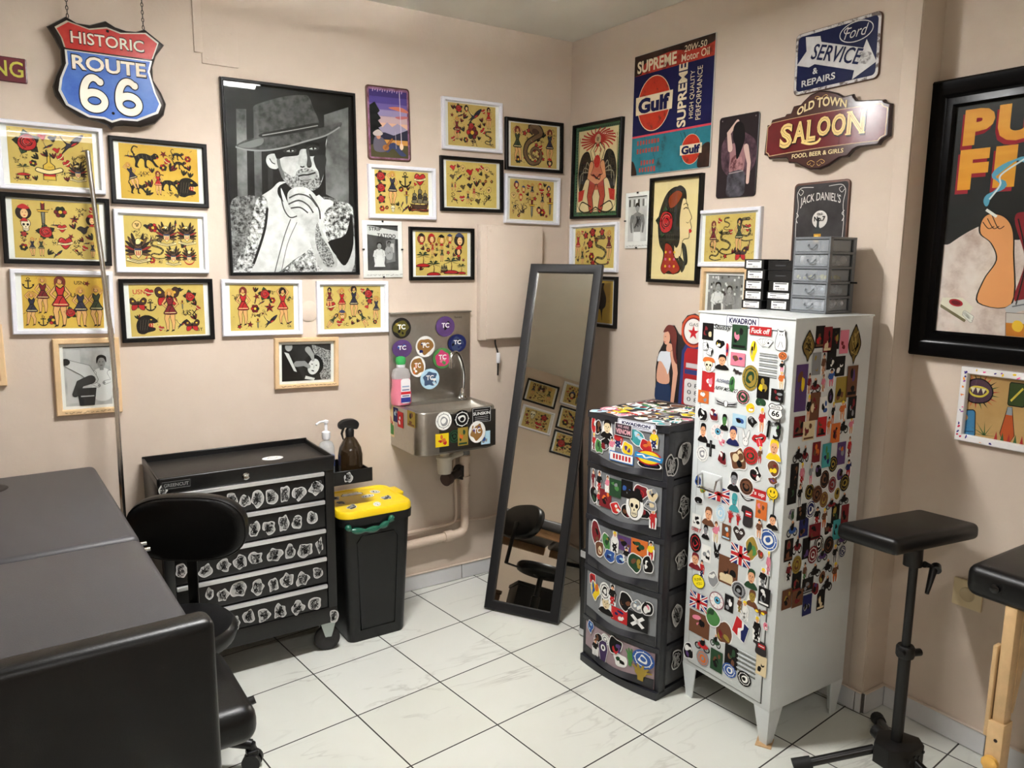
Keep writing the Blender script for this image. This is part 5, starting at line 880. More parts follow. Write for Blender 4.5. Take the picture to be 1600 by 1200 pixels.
def ddark(a, L):
    a.poly(rrect(.188, .3, .01), (40, 32, 34), 0); a.poly(blob(12, .25, 4, .1), ramp_mat('dark_glow', [(.35, (46, 34, 40)), (.65, (100, 74, 84))], 30, .4), 1)
    S = (206, 176, 164); a.poly(cr([(-.035, .04), (-.012, .05), (.02, .045), (.045, .03), (.04, -.02), (.03, -.06), (-.03, -.06), (-.034, -.01)]), (150, 110, 112), 3); a.poly(cr([(-.02, .0), (.02, .0), (.028, -.05), (-.028, -.05)]), ramp_mat('dark_tattoo', [(.4, (90, 50, 54)), (.6, (176, 130, 130))], 60, .4), 4)
    a.limb([(-.034, .03), (-.045, .09), (-.005, .128)], [.012, .01, .008], S, 3, .001); a.limb([(.042, .03), (.06, -.03), (.058, -.1)], [.012, .009, .007], S, 3, .001); a.poly(cr([(-.022, .11), (0, .128), (.026, .11), (.034, .06), (.016, .01), (.0, -.01), (-.01, .04), (-.024, .07)]), (20, 16, 18), 6)
    a.poly(cr([(-.034, -.06), (.034, -.055), (.046, -.1), (.038, -.146), (-.036, -.146), (-.042, -.1)]), ramp_mat('dark_jeans', [(.35, (46, 44, 48)), (.65, (92, 90, 98))], 30, .4), 5); a.line([(-.034, -.062), (.035, -.056)], .004, (150, 140, 140), 7)
    for x in (-.08, .08): a.ell(x, .138, .003, .003, (120, 110, 110), 2, 8)
tin_sign('A', -1.06, 1.949, -.2, rrect(.193, .306, .013), M((26, 22, 23), .35), 'dark tin sign of a woman seen from behind with one arm raised', ddark, .004)
def dcamp(a, L):
    a.poly(rrect(.188, .288, .012), ramp_mat('camp_edge', [(.4, (104, 62, 76)), (.6, (150, 110, 140))], 20, .35), 0)
    for k, c in enumerate(((66, 54, 112), (84, 70, 140), (112, 96, 160), (150, 140, 180), (196, 168, 170), (224, 180, 150))): a.rect(0, .12 - k * .026, .172, .028, c, 1)
    a.poly(cr([(.0, .066), (.05, .072), (.086, .06), (.086, .05), (.04, .056)]), (206, 120, 96), 2); a.poly(cr([(.03, .03), (.08, .036), (.086, .028), (.05, .022)]), (190, 110, 110), 2); [a.line([(-.07 + k * .011, .126 + .004 * (k % 2)), (-.068 + k * .011, .137)], .004, (176, 150, 190), 3) for k in range(13)]
    a.poly([(-.086, -.03), (-.05, .0), (-.03, -.016), (-.008, .006), (.014, -.012), (.04, .004), (.086, -.02), (.086, -.05), (-.086, -.05)], (158, 150, 176), 4); a.poly([(-.086, -.04), (-.02, -.036), (.02, -.046), (.086, -.02), (.086, -.07), (-.086, -.07)], (44, 44, 62), 5); a.rect(0, -.1, .172, .076, (74, 70, 44), 5); a.rect(.03, -.075, .11, .02, (196, 140, 70), 6)
    for k in range(5): a.poly([(-.086, .07 - k * .03), (-.062, .085 - k * .03), (-.04 + k * .004, .05 - k * .03), (-.05, .04 - k * .03), (-.086, .03 - k * .03)], (28, 32, 30), 7)
    a.poly(cr([(-.06, -.05), (-.03, -.06), (-.01, -.09), (-.02, -.114), (-.066, -.114), (-.074, -.08)]), (96, 92, 104), 8); a.poly(cr([(-.02, -.1), (.02, -.075), (.06, -.11), (.076, -.126), (.05, -.128), (.016, -.1), (-.01, -.118)]), (58, 66, 100), 9); a.poly(cr([(-.074, -.04), (-.05, -.026), (-.03, -.04), (-.04, -.05), (-.066, -.052)]), (196, 186, 178), 10); a.ell(-.05, -.054, .01, .011, (196, 140, 110), 9, 12); a.limb([(-.02, -.1), (.012, -.062)], [.005, .004], (150, 96, 50), 11, .001); a.ell(-.018, -.098, .015, .012, (170, 110, 56), 12, 12); a.line([(.052, .13), (.055, -.08)], .003, (210, 200, 214), 11); a.ell(.055, -.09, .009, .014, (226, 190, 160), 12, 10); a.line([(.028, -.03), (.03, -.1)], .0015, (190, 180, 190), 11)
tin_sign('L', -.967, 2.113, 1.2, rrect(.201, .302, .014), RUSTY, 'purple tin sign of a guitar player resting before mountains at dusk', dcamp, .004)
def dng(a, L): a.rect(0, 0, .168, .072, GLOSS((104, 34, 46)), 0); L.text('NG', .035, .002, .085, .05, (206, 196, 90), 1, 0, .01); a.ell(.075, .004, .003, .003, K, 1, 8)
tin_sign('L', -2.353, 2.151, -.9, rrect(.175, .079, .004), GLOSS((84, 26, 36)), 'small dark red tin sign ending in NG at the left edge', dng, .003)
# cut-out sign behind the drawer tower: a girl leaning on a petrol pump
GP = [(-.11, -.2), (-.115, -.05), (-.1, .02), (-.075, .06), (-.07, .11), (-.05, .142), (-.015, .142), (.012, .11), (.03, .1), (.032, .16), (.06, .19), (.1, .2), (.15, .18), (.17, .13), (.16, .08), (.165, -.2)]
def dgp(a, L):
    RD, BL = (176, 44, 48), (54, 66, 120)
    a.poly([(.03, -.2), (.04, .04), (.06, .07), (.16, .07), (.163, -.2)], BL, 0); a.poly([(.05, -.2), (.055, .03), (.07, .055), (.16, .055), (.16, -.2)], RD, 1); a.poly(rrect(.1, .11, .012, 4, .112, -.13), (226, 226, 224), 2)
    for y in (-.1, -.13, -.16): a.text('0 8', .11, y, .06, .018, (40, 40, 50), 3)
    a.rect(.11, -.045, .1, .02, BL, 2); a.rect(.11, -.018, .086, .02, (210, 206, 206), 2)
    a.ell(.1, .126, .068, .068, (206, 84, 52), 3, 28); a.ell(.1, .126, .058, .058, (120, 40, 40), 4, 28); a.ell(.1, .126, .052, .052, (232, 230, 226), 5, 28); a.text('GAS', .1, .154, .05, .013, (50, 60, 60), 6); s = a.sub(.1, .12, .062, .062, 0, 6)
    s.poly([((.5 if k % 2 == 0 else .2) * math.cos(PI / 2 + k * PI / 5), (.5 if k % 2 == 0 else .2) * math.sin(PI / 2 + k * PI / 5)) for k in range(10)], (196, 40, 48), 0)
    SK = (222, 168, 142)
    a.poly(cr([(-.104, -.2), (-.106, -.12), (-.06, -.1), (-.02, -.12), (-.012, -.2)], True, 3), (44, 60, 92), 6); a.poly(cr([(-.1, -.11), (-.1, -.04), (-.08, -.0), (-.04, .0), (-.03, -.06), (-.03, -.11)], True, 4), SK, 7); a.poly(cr([(-.104, -.02), (-.09, .02), (-.06, .026), (-.02, .03), (-.02, -.01), (-.036, -.07), (-.05, -.05), (-.08, -.02)], True, 4), (226, 232, 240), 8); a.limb([(-.01, .02), (.008, -.06), (-.004, -.19)], [.017, .014, .01], SK, 9, .0015)
    a.poly(cr([(-.05, .03), (-.046, .06), (-.02, .06), (-.012, .03)]), SK, 9); a.ell(-.052, .086, .02, .03, SK, 11, 16); a.poly(cr([(-.074, .11), (-.05, .14), (-.014, .138), (.008, .1), (.004, .04), (.016, -.02), (-.006, -.0), (-.02, .06), (-.04, .11), (-.06, .11)]), (112, 56, 50), 12); a.line([(-.064, .09), (-.056, .091)], .002, K, 12); a.line([(-.066, .068), (-.058, .067)], .003, (180, 50, 60), 12); a.line(cr([(-.104, .0), (-.11, -.06), (-.106, -.13)], False), .002, K, 12); a.line(cr([(-.01, .14), (.01, .1), (.014, .0)], False), .002, K, 13)
t = tin_sign('A', -.785, 1.139, 0, GP, M((40, 34, 36), .4), 'cut-out tin sign of a girl beside a red petrol pump, behind the drawer tower', dgp, .006, .004)

# ------------------------------------------------------------------ big glossy framed poster and paint-splashed frame on the recessed wall
def dpulp(a, pw, ph):
    a.rect(0, 0, pw, ph, ramp_mat('pulp_bg', [(.3, (15, 18, 20)), (.7, (30, 32, 32))], 8, .4), 0)
    OG = ramp_mat('pulp_orange', [(.3, (226, 150, 30)), (.7, (240, 172, 52))], 3, .4, vec=(1, 8, 1)); RD = (160, 36, 50)
    for ch, x, y, w, h in (('P', -.108, .278, .088, .106), ('U', .0, .278, .108, .106), ('F', -.112, .153, .086, .12), ('I', -.022, .153, .06, .12)): a.text(ch, x - .006, y - .012, w, h, RD, 1, 0, .06); a.text(ch, x, y, w, h, OG, 3, 0, .06)
    LN = ramp_mat('pulp_linen', [(.3, (178, 150, 140)), (.5, (222, 206, 198)), (.75, (236, 228, 222))], 9, .4)
    a.poly(cr([(-.19, -.35), (-.19, -.1), (-.16, -.07), (-.1, -.03), (-.06, -.02), (.0, -.06), (.2, -.08), (.2, -.35)], True, 5), LN, 4)
    SKN = (232, 160, 102); a.poly(cr([(-.06, -.25), (-.05, -.18), (-.02, -.12), (-.04, -.07), (-.075, -.04), (-.075, .0), (-.05, .02), (-.01, .01), (.02, -.03), (.03, -.1), (.04, -.25)]), K, 6); a.poly(cr([(-.056, -.248), (-.046, -.18), (-.016, -.12), (-.036, -.07), (-.07, -.04), (-.07, -.002), (-.05, .016), (-.01, .006), (.016, -.03), (.026, -.1), (.036, -.248)]), SKN, 7)
    for k in range(3): a.line(cr([(-.068 + k * .012, -.006 + k * .01), (-.05 + k * .014, -.026), (-.034 + k * .014, -.02)], False), .0025, K, 9)
    a.poly(cr([(.02, .0), (.06, .02), (.2, .02), (.2, -.25), (.05, -.25), (.06, -.12)]), (134, 28, 40), 8); a.line(cr([(.05, -.25), (.062, -.12), (.03, .0)], False), .004, K, 9); a.poly(cr([(.06, -.1), (.1, .05), (.09, .15), (.2, .15), (.2, -.1)]), (24, 22, 24), 10)
    a.line([(-.062, .03), (-.03, .008)], .008, (240, 240, 236), 10)
    SM = (96, 170, 200); a.line(cr([(-.062, .04), (-.06, .07), (-.02, .1), (-.05, .13), (.01, .17), (.06, .16), (.09, .2)], False, 6), [.004 + .014 * abs(math.sin(i * .4)) for i in range(37)], SM, 11); a.line(cr([(-.056, .06), (-.03, .1), (-.03, .13), (.03, .17)], False), .005, (226, 236, 240), 12)
    b = a.sub(-.12, -.262, .1, .07, -.2, 9); b.poly([(-.5, .2), (.1, .4), (.5, .1), (.4, -.5), (-.5, -.1)], (226, 220, 200), 0); b.poly([(-.5, -.1), (.4, -.5), (.38, -.62), (-.48, -.24)], (120, 110, 80), 0); b.ell(-.05, .12, .22, .16, (170, 40, 50), 1, 18); b.ell(-.05, .12, .15, .1, (110, 24, 34), 2, 18)
    for k in range(3): b.limb([(.3, -.3 + k * .06), (.55, -.5 + k * .1)], [.05, .05], (232, 230, 220), 2, .01)
    a.poly([(.02, -.262), (.05, -.238), (.2, -.2), (.2, -.235), (.08, -.262), (.03, -.282)], (190, 190, 192), 9); a.line([(.04, -.256), (.2, -.214)], .004, (110, 110, 116), 10)
    c = a.sub(.06, -.312, .07, .075, 0, 10); c.poly([(-.5, .5), (.5, .5), (.42, -.5), (-.42, -.5)], (206, 196, 190), 0); c.poly([(-.46, .1), (.46, .1), (.4, -.42), (-.4, -.42)], (196, 120, 40), 1); c.poly(blob(6, .3, 3, .26), (240, 196, 60), 2); c.line([(-.5, .5), (.5, .5), (.42, -.5), (-.42, -.5)], .03, (110, 90, 80), 3, True)
t = thing('picture_frame', 'huge glossy black framed orange lettered poster cut off by the right edge', 'poster', mat=wall_mat('B', -2.045, 1.684, 0))
FW_, FH_ = .63, .852
ring(FW_, FH_, [(0, 0), (0, .03), (.006, .036), (.04, .03), (.055, .018), (.075, .02), (.082, .012), (.082, .004)], M((6, 6, 7), .22, 0, .12)).build('frame', t)
a = Art(); dpulp(a.sub(-.055, 0), .6, .72)
pw_, ph_ = FW_ - .164, FH_ - .164
clip_art(a, -pw_ / 2, pw_ / 2, -ph_ / 2, ph_ / 2)
a.build('print', t, flat(.005), .0001); MB().box((0, 0, .0105), (pw_ + .004, ph_ + .004, .001), glass_pane()).build('glass_pane', t); MB().box((0, 0, .002), (pw_ + .01, ph_ + .01, .003), M((20, 22, 24), .6)).build('backing_paper', t)
KRAFT = ramp_mat('kraft', [(.3, (186, 146, 92)), (.7, (206, 168, 112))], 6)
def dsplat(a, pw, ph):
    g = random.Random(8); b = a.sub(-.1, .045, .13, .12, 0, 0)
    for k in range(22): r = k * .286; b.poly([(.25 * math.cos(r - .1), .25 * math.sin(r - .1)), (.5 * math.cos(r + .1), .48 * math.sin(r + .1)), (.25 * math.cos(r + .1), .25 * math.sin(r + .1))], [(176, 44, 50), (60, 90, 50), K, (206, 90, 60)][k % 4], 0)
    b.out(blob(9, .1, 3, .34), (84, 60, 76), 1, .03); b.line(cr([(-.2, .0), (-.1, -.12), (.1, -.12), (.22, .02), (.1, .1), (-.1, .1)], True), .05, (222, 200, 80), 3, True)
    for x in (-.12, 0, .12): b.poly([(x - .05, .08), (x + .05, .08), (x, -.06)], (230, 220, 190), 4)
    c = a.sub(-.13, -.06, .07, .085, .08, 0); c.out(rrect(.9, 1, .12), (66, 130, 176), 0, .04); c.ell(0, .2, .14, .12, (220, 170, 120), 2, 12); c.line([(-.4, -.3), (.4, -.3)], .03, (40, 70, 100), 2)
    for k in range(7): r = k * .5 + .1; a.poly([(-.07, -.09), (-.07 + .05 * math.cos(r), -.09 + .045 * math.sin(r)), (-.066, -.088)], (66, 104, 56), 1); 
    d = a.sub(-.005, -.05, .06, .12, 0, 1); d.out([(-.1, .5), (.1, .5), (.34, -.2), (.18, -.5), (-.18, -.5), (-.34, -.2)], (196, 90, 44), 0, .03); d.poly([(-.1, .5), (.1, .5), (.14, .3), (-.14, .3)], (150, 160, 170), 2)
    for k in range(5): a.poly([(-.04 + k * .018, -.1), (-.035 + k * .018, -.07), (-.03 + k * .018, -.1)], [(176, 50, 50), (60, 100, 60)][k % 2], 3)
    e = a.sub(.01, .05, .05, .07, 0, 0); e.out(rrect(.9, 1, .1), (60, 76, 40), 0, .04); e.line([(-.3, -.3), (.3, .3)], .1, (220, 200, 80), 2); a.rect(.06, .06, .06, .09, (60, 76, 40), 0); m_scrib(a.sub(.09, -.04, .1, .1), g); a.text('WHITE', .03, .1, .06, .012, (90, 60, 40), 0)
SPLAT_L = 'white frame splashed with bright paint, below the glossy black frame'
t = framed('B', -2.06, 1.118, .30, .235, 0, M((232, 230, 228), .4), SPLAT_L, dsplat, KRAFT, (0, 0), .022, .02)
a = Art(); g = random.Random(12)
for k in range(46):
    s = g.choice([0, 1, 2, 3]); r = g.uniform(-.5, .5); o = g.uniform(-.006, .006)
    x, y = {0: (r * .28, .1065 + o), 1: (r * .28, -.1065 + o), 2: (-.139 + o, r * .21), 3: (.139 + o, r * .21)}[s]
    a.sub(x, y, g.uniform(.006, .016), g.uniform(.004, .009), g.uniform(0, 3)).poly(blob(6, .4, k), g.choice([(236, 196, 40), (60, 50, 130), (226, 90, 150), (206, 60, 90), (236, 150, 60), (150, 80, 160)]), k % 4)
a.build('paint_splashes', t, flat(.0195), .00012)

# ------------------------------------------------------------------ wall fittings
t = thing('electrical_panel', 'beige painted panel cover on the wall behind the mirror top', 'panel', mat=wall_mat('L', -.355, 1.442, 0))
PNT = M((208, 193, 177), .55, noise=.02, nscale=4)
MB().box((0, 0, .0175), (.349, .537, .035), PNT, .003).build('body', t); MB().box((.012, 0, .04), (.316, .525, .012), PNT, .004).build('cover', t)
mb = MB()
for y in (-.24, .24): mb.cyl((-.13, y, .045), (-.13, y, .048), .006, PNT, 10)
mb.build('screw', t)
def plate(u, z, w, h, label):
    t = thing('blank_cover_plate', label, 'cover plate', mat=wall_mat('L', u, z, 0)); MB().box((0, 0, .003), (w, h, .006), WALLC, .002).build('plate', t)
    mb = MB(); mb.cyl((-w * .36, -h * .36, .006), (-w * .36, -h * .36, .0075), .004, PNT, 8); mb.cyl((w * .34, h * .36, .006), (w * .34, h * .36, .0075), .004, PNT, 8); mb.build('screw', t)
plate(-1.644, 2.324, .131, .14, 'square wall coloured cover plate above the cowboy poster')
struct('trim_2', MB().box((-1.72, -.004, 2.44), (.03, .008, .3), WALLC, .002))
t = thing('round_cover_plate', 'round wall coloured cover between two white framed flash sheets', 'cover plate', mat=wall_mat('L', -1.338, 1.332, 0)); MB().lathe([(.043, 0), (.043, .003), (.04, .005), (0.001, .005)], WALLC, 32).build('plate', t)
t = thing('wall_socket', 'yellowed wall socket behind the end of the right treatment table', 'socket', mat=wall_mat('B', -1.995, .509, 0)); IV = M((226, 208, 168), .4)
MB().box((0, 0, .005), (.09, .09, .01), IV, .003).build('plate', t); MB().lathe([(.024, .0095), (.022, .012), (.019, .011), (.001, .0105)], M((206, 188, 150), .4), 24).build('socket_ring', t)
# ================================================================== furniture
# ---- treatment table on the left (black vinyl, folding wooden legs)
t = thing('treatment_table', 'large black vinyl treatment table filling the lower left', 'treatment table', (-2.485, -.75, 0), math.radians(2))
MB().box((0, .262, .765), (.70, .876, .07), VINYL_LIT, .022, 4).build('back_cushion', t)
MB().box((0, -.47, .765), (.70, .565, .07), VINYL_LIT, .022, 4).build('front_cushion', t)
MB().lathe([(.001, .8005), (.07, .8006), (.085, .803), (.095, .8015), (.1, .8004)], M((12, 12, 12), .5), 28, TR((-.02, .545, 0)), 1, .8).build('face_hole', t)
MB().box((.012, -.79, .53), (.74, .075, .57), VINYL_B, .022, 4, TR((0, 0, 0))).build('leg_panel', t)
WOOD = M((176, 134, 92), .45, noise=.2, nscale=18)
for x in (-.31, .31):
    for y0, y1 in ((-.17, .66), (-.73, -.21)): MB().box((x, (y0 + y1) / 2, .705), (.03, y1 - y0, .055), WOOD, .003).build('side_rail', t)
for y in (-.68, .54):
    for x in (-.29, .29):
        MB().box((x, y, .34), (.04, .045, .68), WOOD, .004).build('leg', t)
    MB().box((0, y, .2), (.54, .022, .05), WOOD, .003).build('cross_bar', t)
    for s in (-1, 1): MB().tube(cr([(s * .27, y, .3), (s * .2, y, .5), (s * .04, y, .64)], False, 6), .018, WOOD, 8).build('curved_brace', t)
for y in (-.165, -.215):
    MB().cyl((.345, y, .772), (.366, y, .772), .006, CHROME, 10).build('hinge_pin', t)

# ---- stools
def star_base(t, r, a0, z=.0):
    for k in range(5):
        a = a0 + k * 2 * PI / 5; c, s = math.cos(a), math.sin(a)
        mb = MB().tube([(0, 0, .115), (c * r * .5, s * r * .5, .1), (c * r, s * r, .08)], [.026, .02, .015], BLACK_PLASTIC, 10); o = mb.build('base_arm', t)
        k2 = MB(); n = Vector((-s, c, 0))
        for q in (-1, 1): k2.cyl(Vector((c * r, s * r, .028)) + n * q * .006, Vector((c * r, s * r, .028)) + n * q * .022, .028, BLACK_PLASTIC, 16)
        k2.cyl((c * r, s * r, .05), (c * r, s * r, .085), .012, BLACK_PLASTIC, 10); k2.box((c * r, s * r, .055), (.035, .035, .02), BLACK_PLASTIC, .006, 2)
        k2.build('caster', t)
    MB().lathe([(.04, .09), (.04, .14), (.028, .15), (.028, .28), (.018, .285), (.018, .4), (.05, .41), (.06, .425)], BLACK_METAL, 20).build('gas_lift', t)
t = thing('rolling_stool', 'black rolling stool with an oval backrest in front of the tool chest', 'stool', (-2.035, -.81, 0))
MB().lathe([(.02, .41), (.14, .412), (.16, .42), (.168, .44), (.166, .458), (.155, .47), (.12, .474), (.001, .476)], VINYL_B, 40).build('seat', t)
star_base(t, .2, math.radians(-30))
B = MB(); prof = ellp(0, 0, 1, 1, 40); b = []
for sx, sz, d in ((.8, .8, -.028), (.93, .92, -.026), (.985, .98, -.018), (1, 1, -.002), (1, 1, .014), (.96, .95, .024), (.8, .8, .028)):
    b.append([(math.copysign(abs(x) ** .72, x) * .188 * sx, d, math.copysign(abs(y) ** .8, y) * .112 * sz) for x, y in prof])
vs = [p for r in b for p in r]; n = 40; fs = [[i * n + k, i * n + (k + 1) % n, (i + 1) * n + (k + 1) % n, (i + 1) * n + k] for i in range(6) for k in range(n)] + [list(range(n))[::-1], [6 * n + k for k in range(n)]]
BT = TR((.083, .215, .695), math.radians(6), 0, math.radians(-30))
o = MB().add(vs, fs, VINYL_B, BT).build('backrest', t)
MB().tube([BT @ Vector((x * .985, -.019, z * .98)) for x, y, z in b[3]], .0022, VINYL_B, 6, None, True).build('piping', o)
MB().box((0, 0, .55), (.034, .008, .27), BLACK_METAL, .003, 2, TR((.094, .25, 0), 0, 0, math.radians(-30))).build('back_post', t); MB().box((0, .13, .418), (.034, .27, .008), BLACK_METAL, .003, 2, TR((0, 0, 0), 0, 0, math.radians(-20))).build('back_bracket', t)
t = thing('padded_stool', 'square black padded stool tucked under the corner of the treatment table', 'stool', (-2.125, -1.165, 0), math.radians(1))
MB().box((0, 0, .412), (.36, .37, .1), VINYL_B, .04, 5).build('seat', t)
star_base(t, .17, math.radians(20))
MB().cyl((.15, -.045, .39), (.205, -.05, .405), .011, BLACK_PLASTIC, 12).build('lever', t)

# ---- tool chest
t = thing('tool_chest', 'black rolling tool chest with five drawers full of white line stickers', 'tool chest', (-1.688, -.19, 0))
CH = M((10, 10, 11), .36, spec=.5); CHT = M((34, 33, 32), .42, spec=.5)
MB().box((0, .005, .45), (.627, .325, .64), CH, .004).build('body', t)
mb = MB().box((0, 0, .773), (.627, .335, .02), CHT, .003)
o = mb.build('top_tray', t)
mb = MB()
for c, d in (((0, .164, .79), (.63, .008, .03)), ((.311, .0, .787), (.008, .335, .026)), ((-.311, 0, .787), (.008, .335, .026))): mb.box(c, d, CH, .002, 1)
mb.build('tray_rim', o)
MB().box((0, -.165, .774), (.62, .02, .058), CH, .006, 3).build('front_rail', t)
for s in (-1, 1): MB().box((s * .292, -.162, .45), (.036, .014, .64), CH, .003).build('corner_post', t)
MB().box((0, -.155, .158), (.62, .03, .066), CH, .004).build('bottom_rail', t)
rows = [(.745, .638), (.632, .523), (.517, .409), (.403, .297), (.291, .192)]; dr = []
for z1, z0 in rows:
    d = MB().box((-.002, -.160, (z1 + z0) / 2), (.545, .014, z1 - z0 - .003), CH, .002).build('drawer', t)
    MB().box((-.002, -.17, z1 - .009), (.545, .014, .016), ALU, .004, 2).build('pull_strip', d); dr.append(d)
for i, e in enumerate(CHEST_STK.split(';')):
    v = float(e.split(',')[1]) / 1000; u = float(e.split(',')[0]) / 1000
    p = t
    for d, (z1, z0) in zip(dr, rows):
        if z0 - .01 < v < z1 and abs(u) < .27: p = d
    k = e.split(','); a = Art(); sticker_art(a.sub(u, v - (.006 if p is not t else 0)), 'l', [], float(k[2]) / 1000 * 1.04, float(k[3]) / 1000 * .98, i * 5 + 1); a.build('sticker', p, lambda x, y, h, f=(-.1675 if p is not t else -.1755 if v > .7 else -.1705): (x, f - h, y), .00006)
a = Art(); a.rect(-.255, .776, .094, .026, (26, 26, 26), 0); a.line([(-.3, .764), (-.21, .764), (-.21, .788), (-.3, .788)], .0012, (120, 120, 120), 1, True); a.text('GREENCUT', -.255, .776, .08, .012, (120, 120, 120), 1, 0, .02); a.build('maker_plate', t, lambda x, y, h: (x, -.1756 - h, y))
MB().lathe([(.013, 0), (.013, .006), (.009, .008), (.001, .006)], CHROME, 20, TR((-.022, -.175, .771), PI / 2)).build('lock', t)
a = Art(); a.ell(.12, -.02, .04, .03, (226, 226, 222), 0, 28); a.line(cr([(.1, -.02), (.11, -.01), (.125, -.025), (.14, -.015)], False), .003, (60, 60, 60), 1); a.build('sticker', t, lambda x, y, h: (x, y, .7835 + h))
for x, y in ((.275, -.135), (-.275, -.135), (.275, .13), (-.275, .13)):
    mb = MB()
    for s in (-1, 1): mb.prism([(-.03, .0), (.03, 0), (.012, -.062), (-.012, -.062)], -.0015, .0015, M((176, 186, 182), .35, .6), TR((x, y + s * .017, .122), PI / 2, 0, math.radians(-12)))
    mb.box((x, y, .124), (.06, .06, .006), M((176, 186, 182), .35, .6)); o = mb.build('caster_fork', t)
    MB().lathe([(.03, -.012), (.045, -.012), (.05, -.008), (.05, .008), (.045, .012), (.03, .012)], M((30, 29, 28), .7), 28, TR((x, y, .05), PI / 2, 0, math.radians(-12))).build('caster_wheel', o)
TX = .405
mb = MB().box((TX, -.02, .665), (.17, .19, .006), CH, .001)
for c, d in (((TX, -.115, .69), (.17, .005, .056)), ((TX, .075, .69), (.17, .005, .056)), ((TX + .083, -.02, .685), (.005, .19, .045))): mb.box(c, d, CH, .001, 1)
o = mb.build('side_tray', t)
a = Art(); sticker_art(a.sub(TX - .02, .69), 'l', [], .042, .05, 991); a.build('sticker', o, lambda x, y, h: (x, -.118 - h, y))
# bottles on the tray
t = thing('pump_bottle', 'clear pump bottle with a white pump and blue label on the chest tray', 'bottle', (-1.34, -.175, .669))
MB().lathe([(.03, .001), (.032, .01), (.032, .12), (.026, .14), (.012, .15), (.012, .16)], plastic_clear((200, 210, 216), .35), 24).build('bottle_body', t)
MB().lathe([(.0322, .045), (.0324, .046), (.0324, .085), (.0322, .086)], M((70, 90, 150), .5), 24).build('label_band', t)
mb = MB().lathe([(.015, .155), (.017, .16), (.017, .185), (.006, .19), (.006, .222), (.011, .224), (.011, .232), (.002, .236)], WHITE_P, 18); mb.tube([(0, 0, .23), (-.03, -.01, .23), (-.045, -.013, .222)], .0045, WHITE_P, 8); mb.build('pump', t)
t = thing('spray_bottle', 'brown spray bottle with a black trigger on the chest tray', 'bottle', (-1.255, -.215, .669))
AMB = M((44, 32, 18), .12, 0, .6, coat=.4); MB().lathe([(.042, 0), (.05, .008), (.05, .09), (.044, .12), (.028, .15), (.016, .165), (.016, .18)], AMB, 24).build('bottle_body', t)
mb = MB().lathe([(.017, .165), (.018, .19), (.012, .2)], BLACK_PLASTIC, 18); mb.prism(cr([(-.042, .0), (-.045, .022), (-.02, .036), (.02, .034), (.038, .016), (.03, -.006), (.01, -.004), (-.02, .004)]), -.012, .012, BLACK_PLASTIC, TR((0, 0, .2), PI / 2, 0, 0), .004); mb.build('spray_head', t)
MB().tube([(-.025, 0, .205), (-.034, 0, .18), (-.028, 0, .155)], [.006, .005, .003], BLACK_PLASTIC, 8).build('trigger', t)

# ---- waste bin
t = thing('waste_bin', 'tall black waste bin with a bright yellow stickered lid', 'bin', (-1.2, -.215, 0))
b0, b1 = rrect(.25, .25, .03, 6), rrect(.3, .29, .035, 6); n = len(b0)
def loft(loops, mat, cap0=True, cap1=True):
    vs = [p for l in loops for p in l]; n = len(loops[0]); fs = [[i * n + k, i * n + (k + 1) % n, (i + 1) * n + (k + 1) % n, (i + 1) * n + k] for i in range(len(loops) - 1) for k in range(n)]
    if cap0: fs.append(list(range(n))[::-1])
    if cap1: fs.append([(len(loops) - 1) * n + k for k in range(n)])
    return MB().add(vs, fs, mat)
lp = lambda b, z, k=1.: [(x * k, y * k, z) for x, y in b]
BIN = M((14, 15, 16), .38, spec=.4)
loft([lp(b0, .0, .97), lp(b0, .012), lp(b1, .50, .985), lp(b1, .502, 1.04), lp(b1, .535, 1.05), lp(b1, .538, .98)], BIN).build('body', t)
fp = lambda y, z: -.125 - .02 * z / .5 - .0012
mb = MB(); q = [(-.075, .05), (.075, .05), (.088, .43), (.07, .455), (-.07, .455), (-.088, .43)]; mb.tube([(x, -.1255 - .038 * z, z) for x, z in q], .0025, BIN, 6, None, True); mb.build('panel_ridge', t)
YL = M((240, 205, 24), .38, noise=.02, nscale=6); b2 = rrect(.31, .30, .05, 8)
o = loft([lp(b2, .533), lp(b2, .537, 1.03), lp(b2, .556, 1.03), lp(b2, .564, 1.0), lp(b2, .5645, .93), lp(b2, .56, .9), lp(b2, .5595, .5)], YL).build('lid', t)
MB().box((.165, .06, .551), (.05, .09, .018), YL, .006, 3).build('lid_tab', o)
for i, (x, y, w, h, k) in enumerate(((-.02, .09, .11, .035, 'o'), (.03, .03, .06, .04, 'd'), (.09, -.03, .07, .05, 'l'), (-.08, -.07, .07, .04, 'l'), (.02, -.09, .06, .03, 'd'), (-.1, .07, .06, .05, 'l'), (.08, .07, .05, .04, 'd'), (-.1, .0, .05, .035, 'l'))):
    a = Art(); sticker_art(a.sub(x, y, 1, 1, .3 * i), k, ['w', 'k'], w, h, 60 + i); a.build('sticker', o, lambda u, v, hh: (u, v, .5598 + hh), .00008)
a = MB().tube(cr([(-.14, -.157, .515), (-.11, -.162, .492), (-.03, -.164, .484), (.03, -.162, .498), (.06, -.158, .522)], False, 5), [.006, .012, .014, .012] * 5 + [.008], M((28, 92, 74), .25, coat=.4), 8); a.build('bag_edge', t)

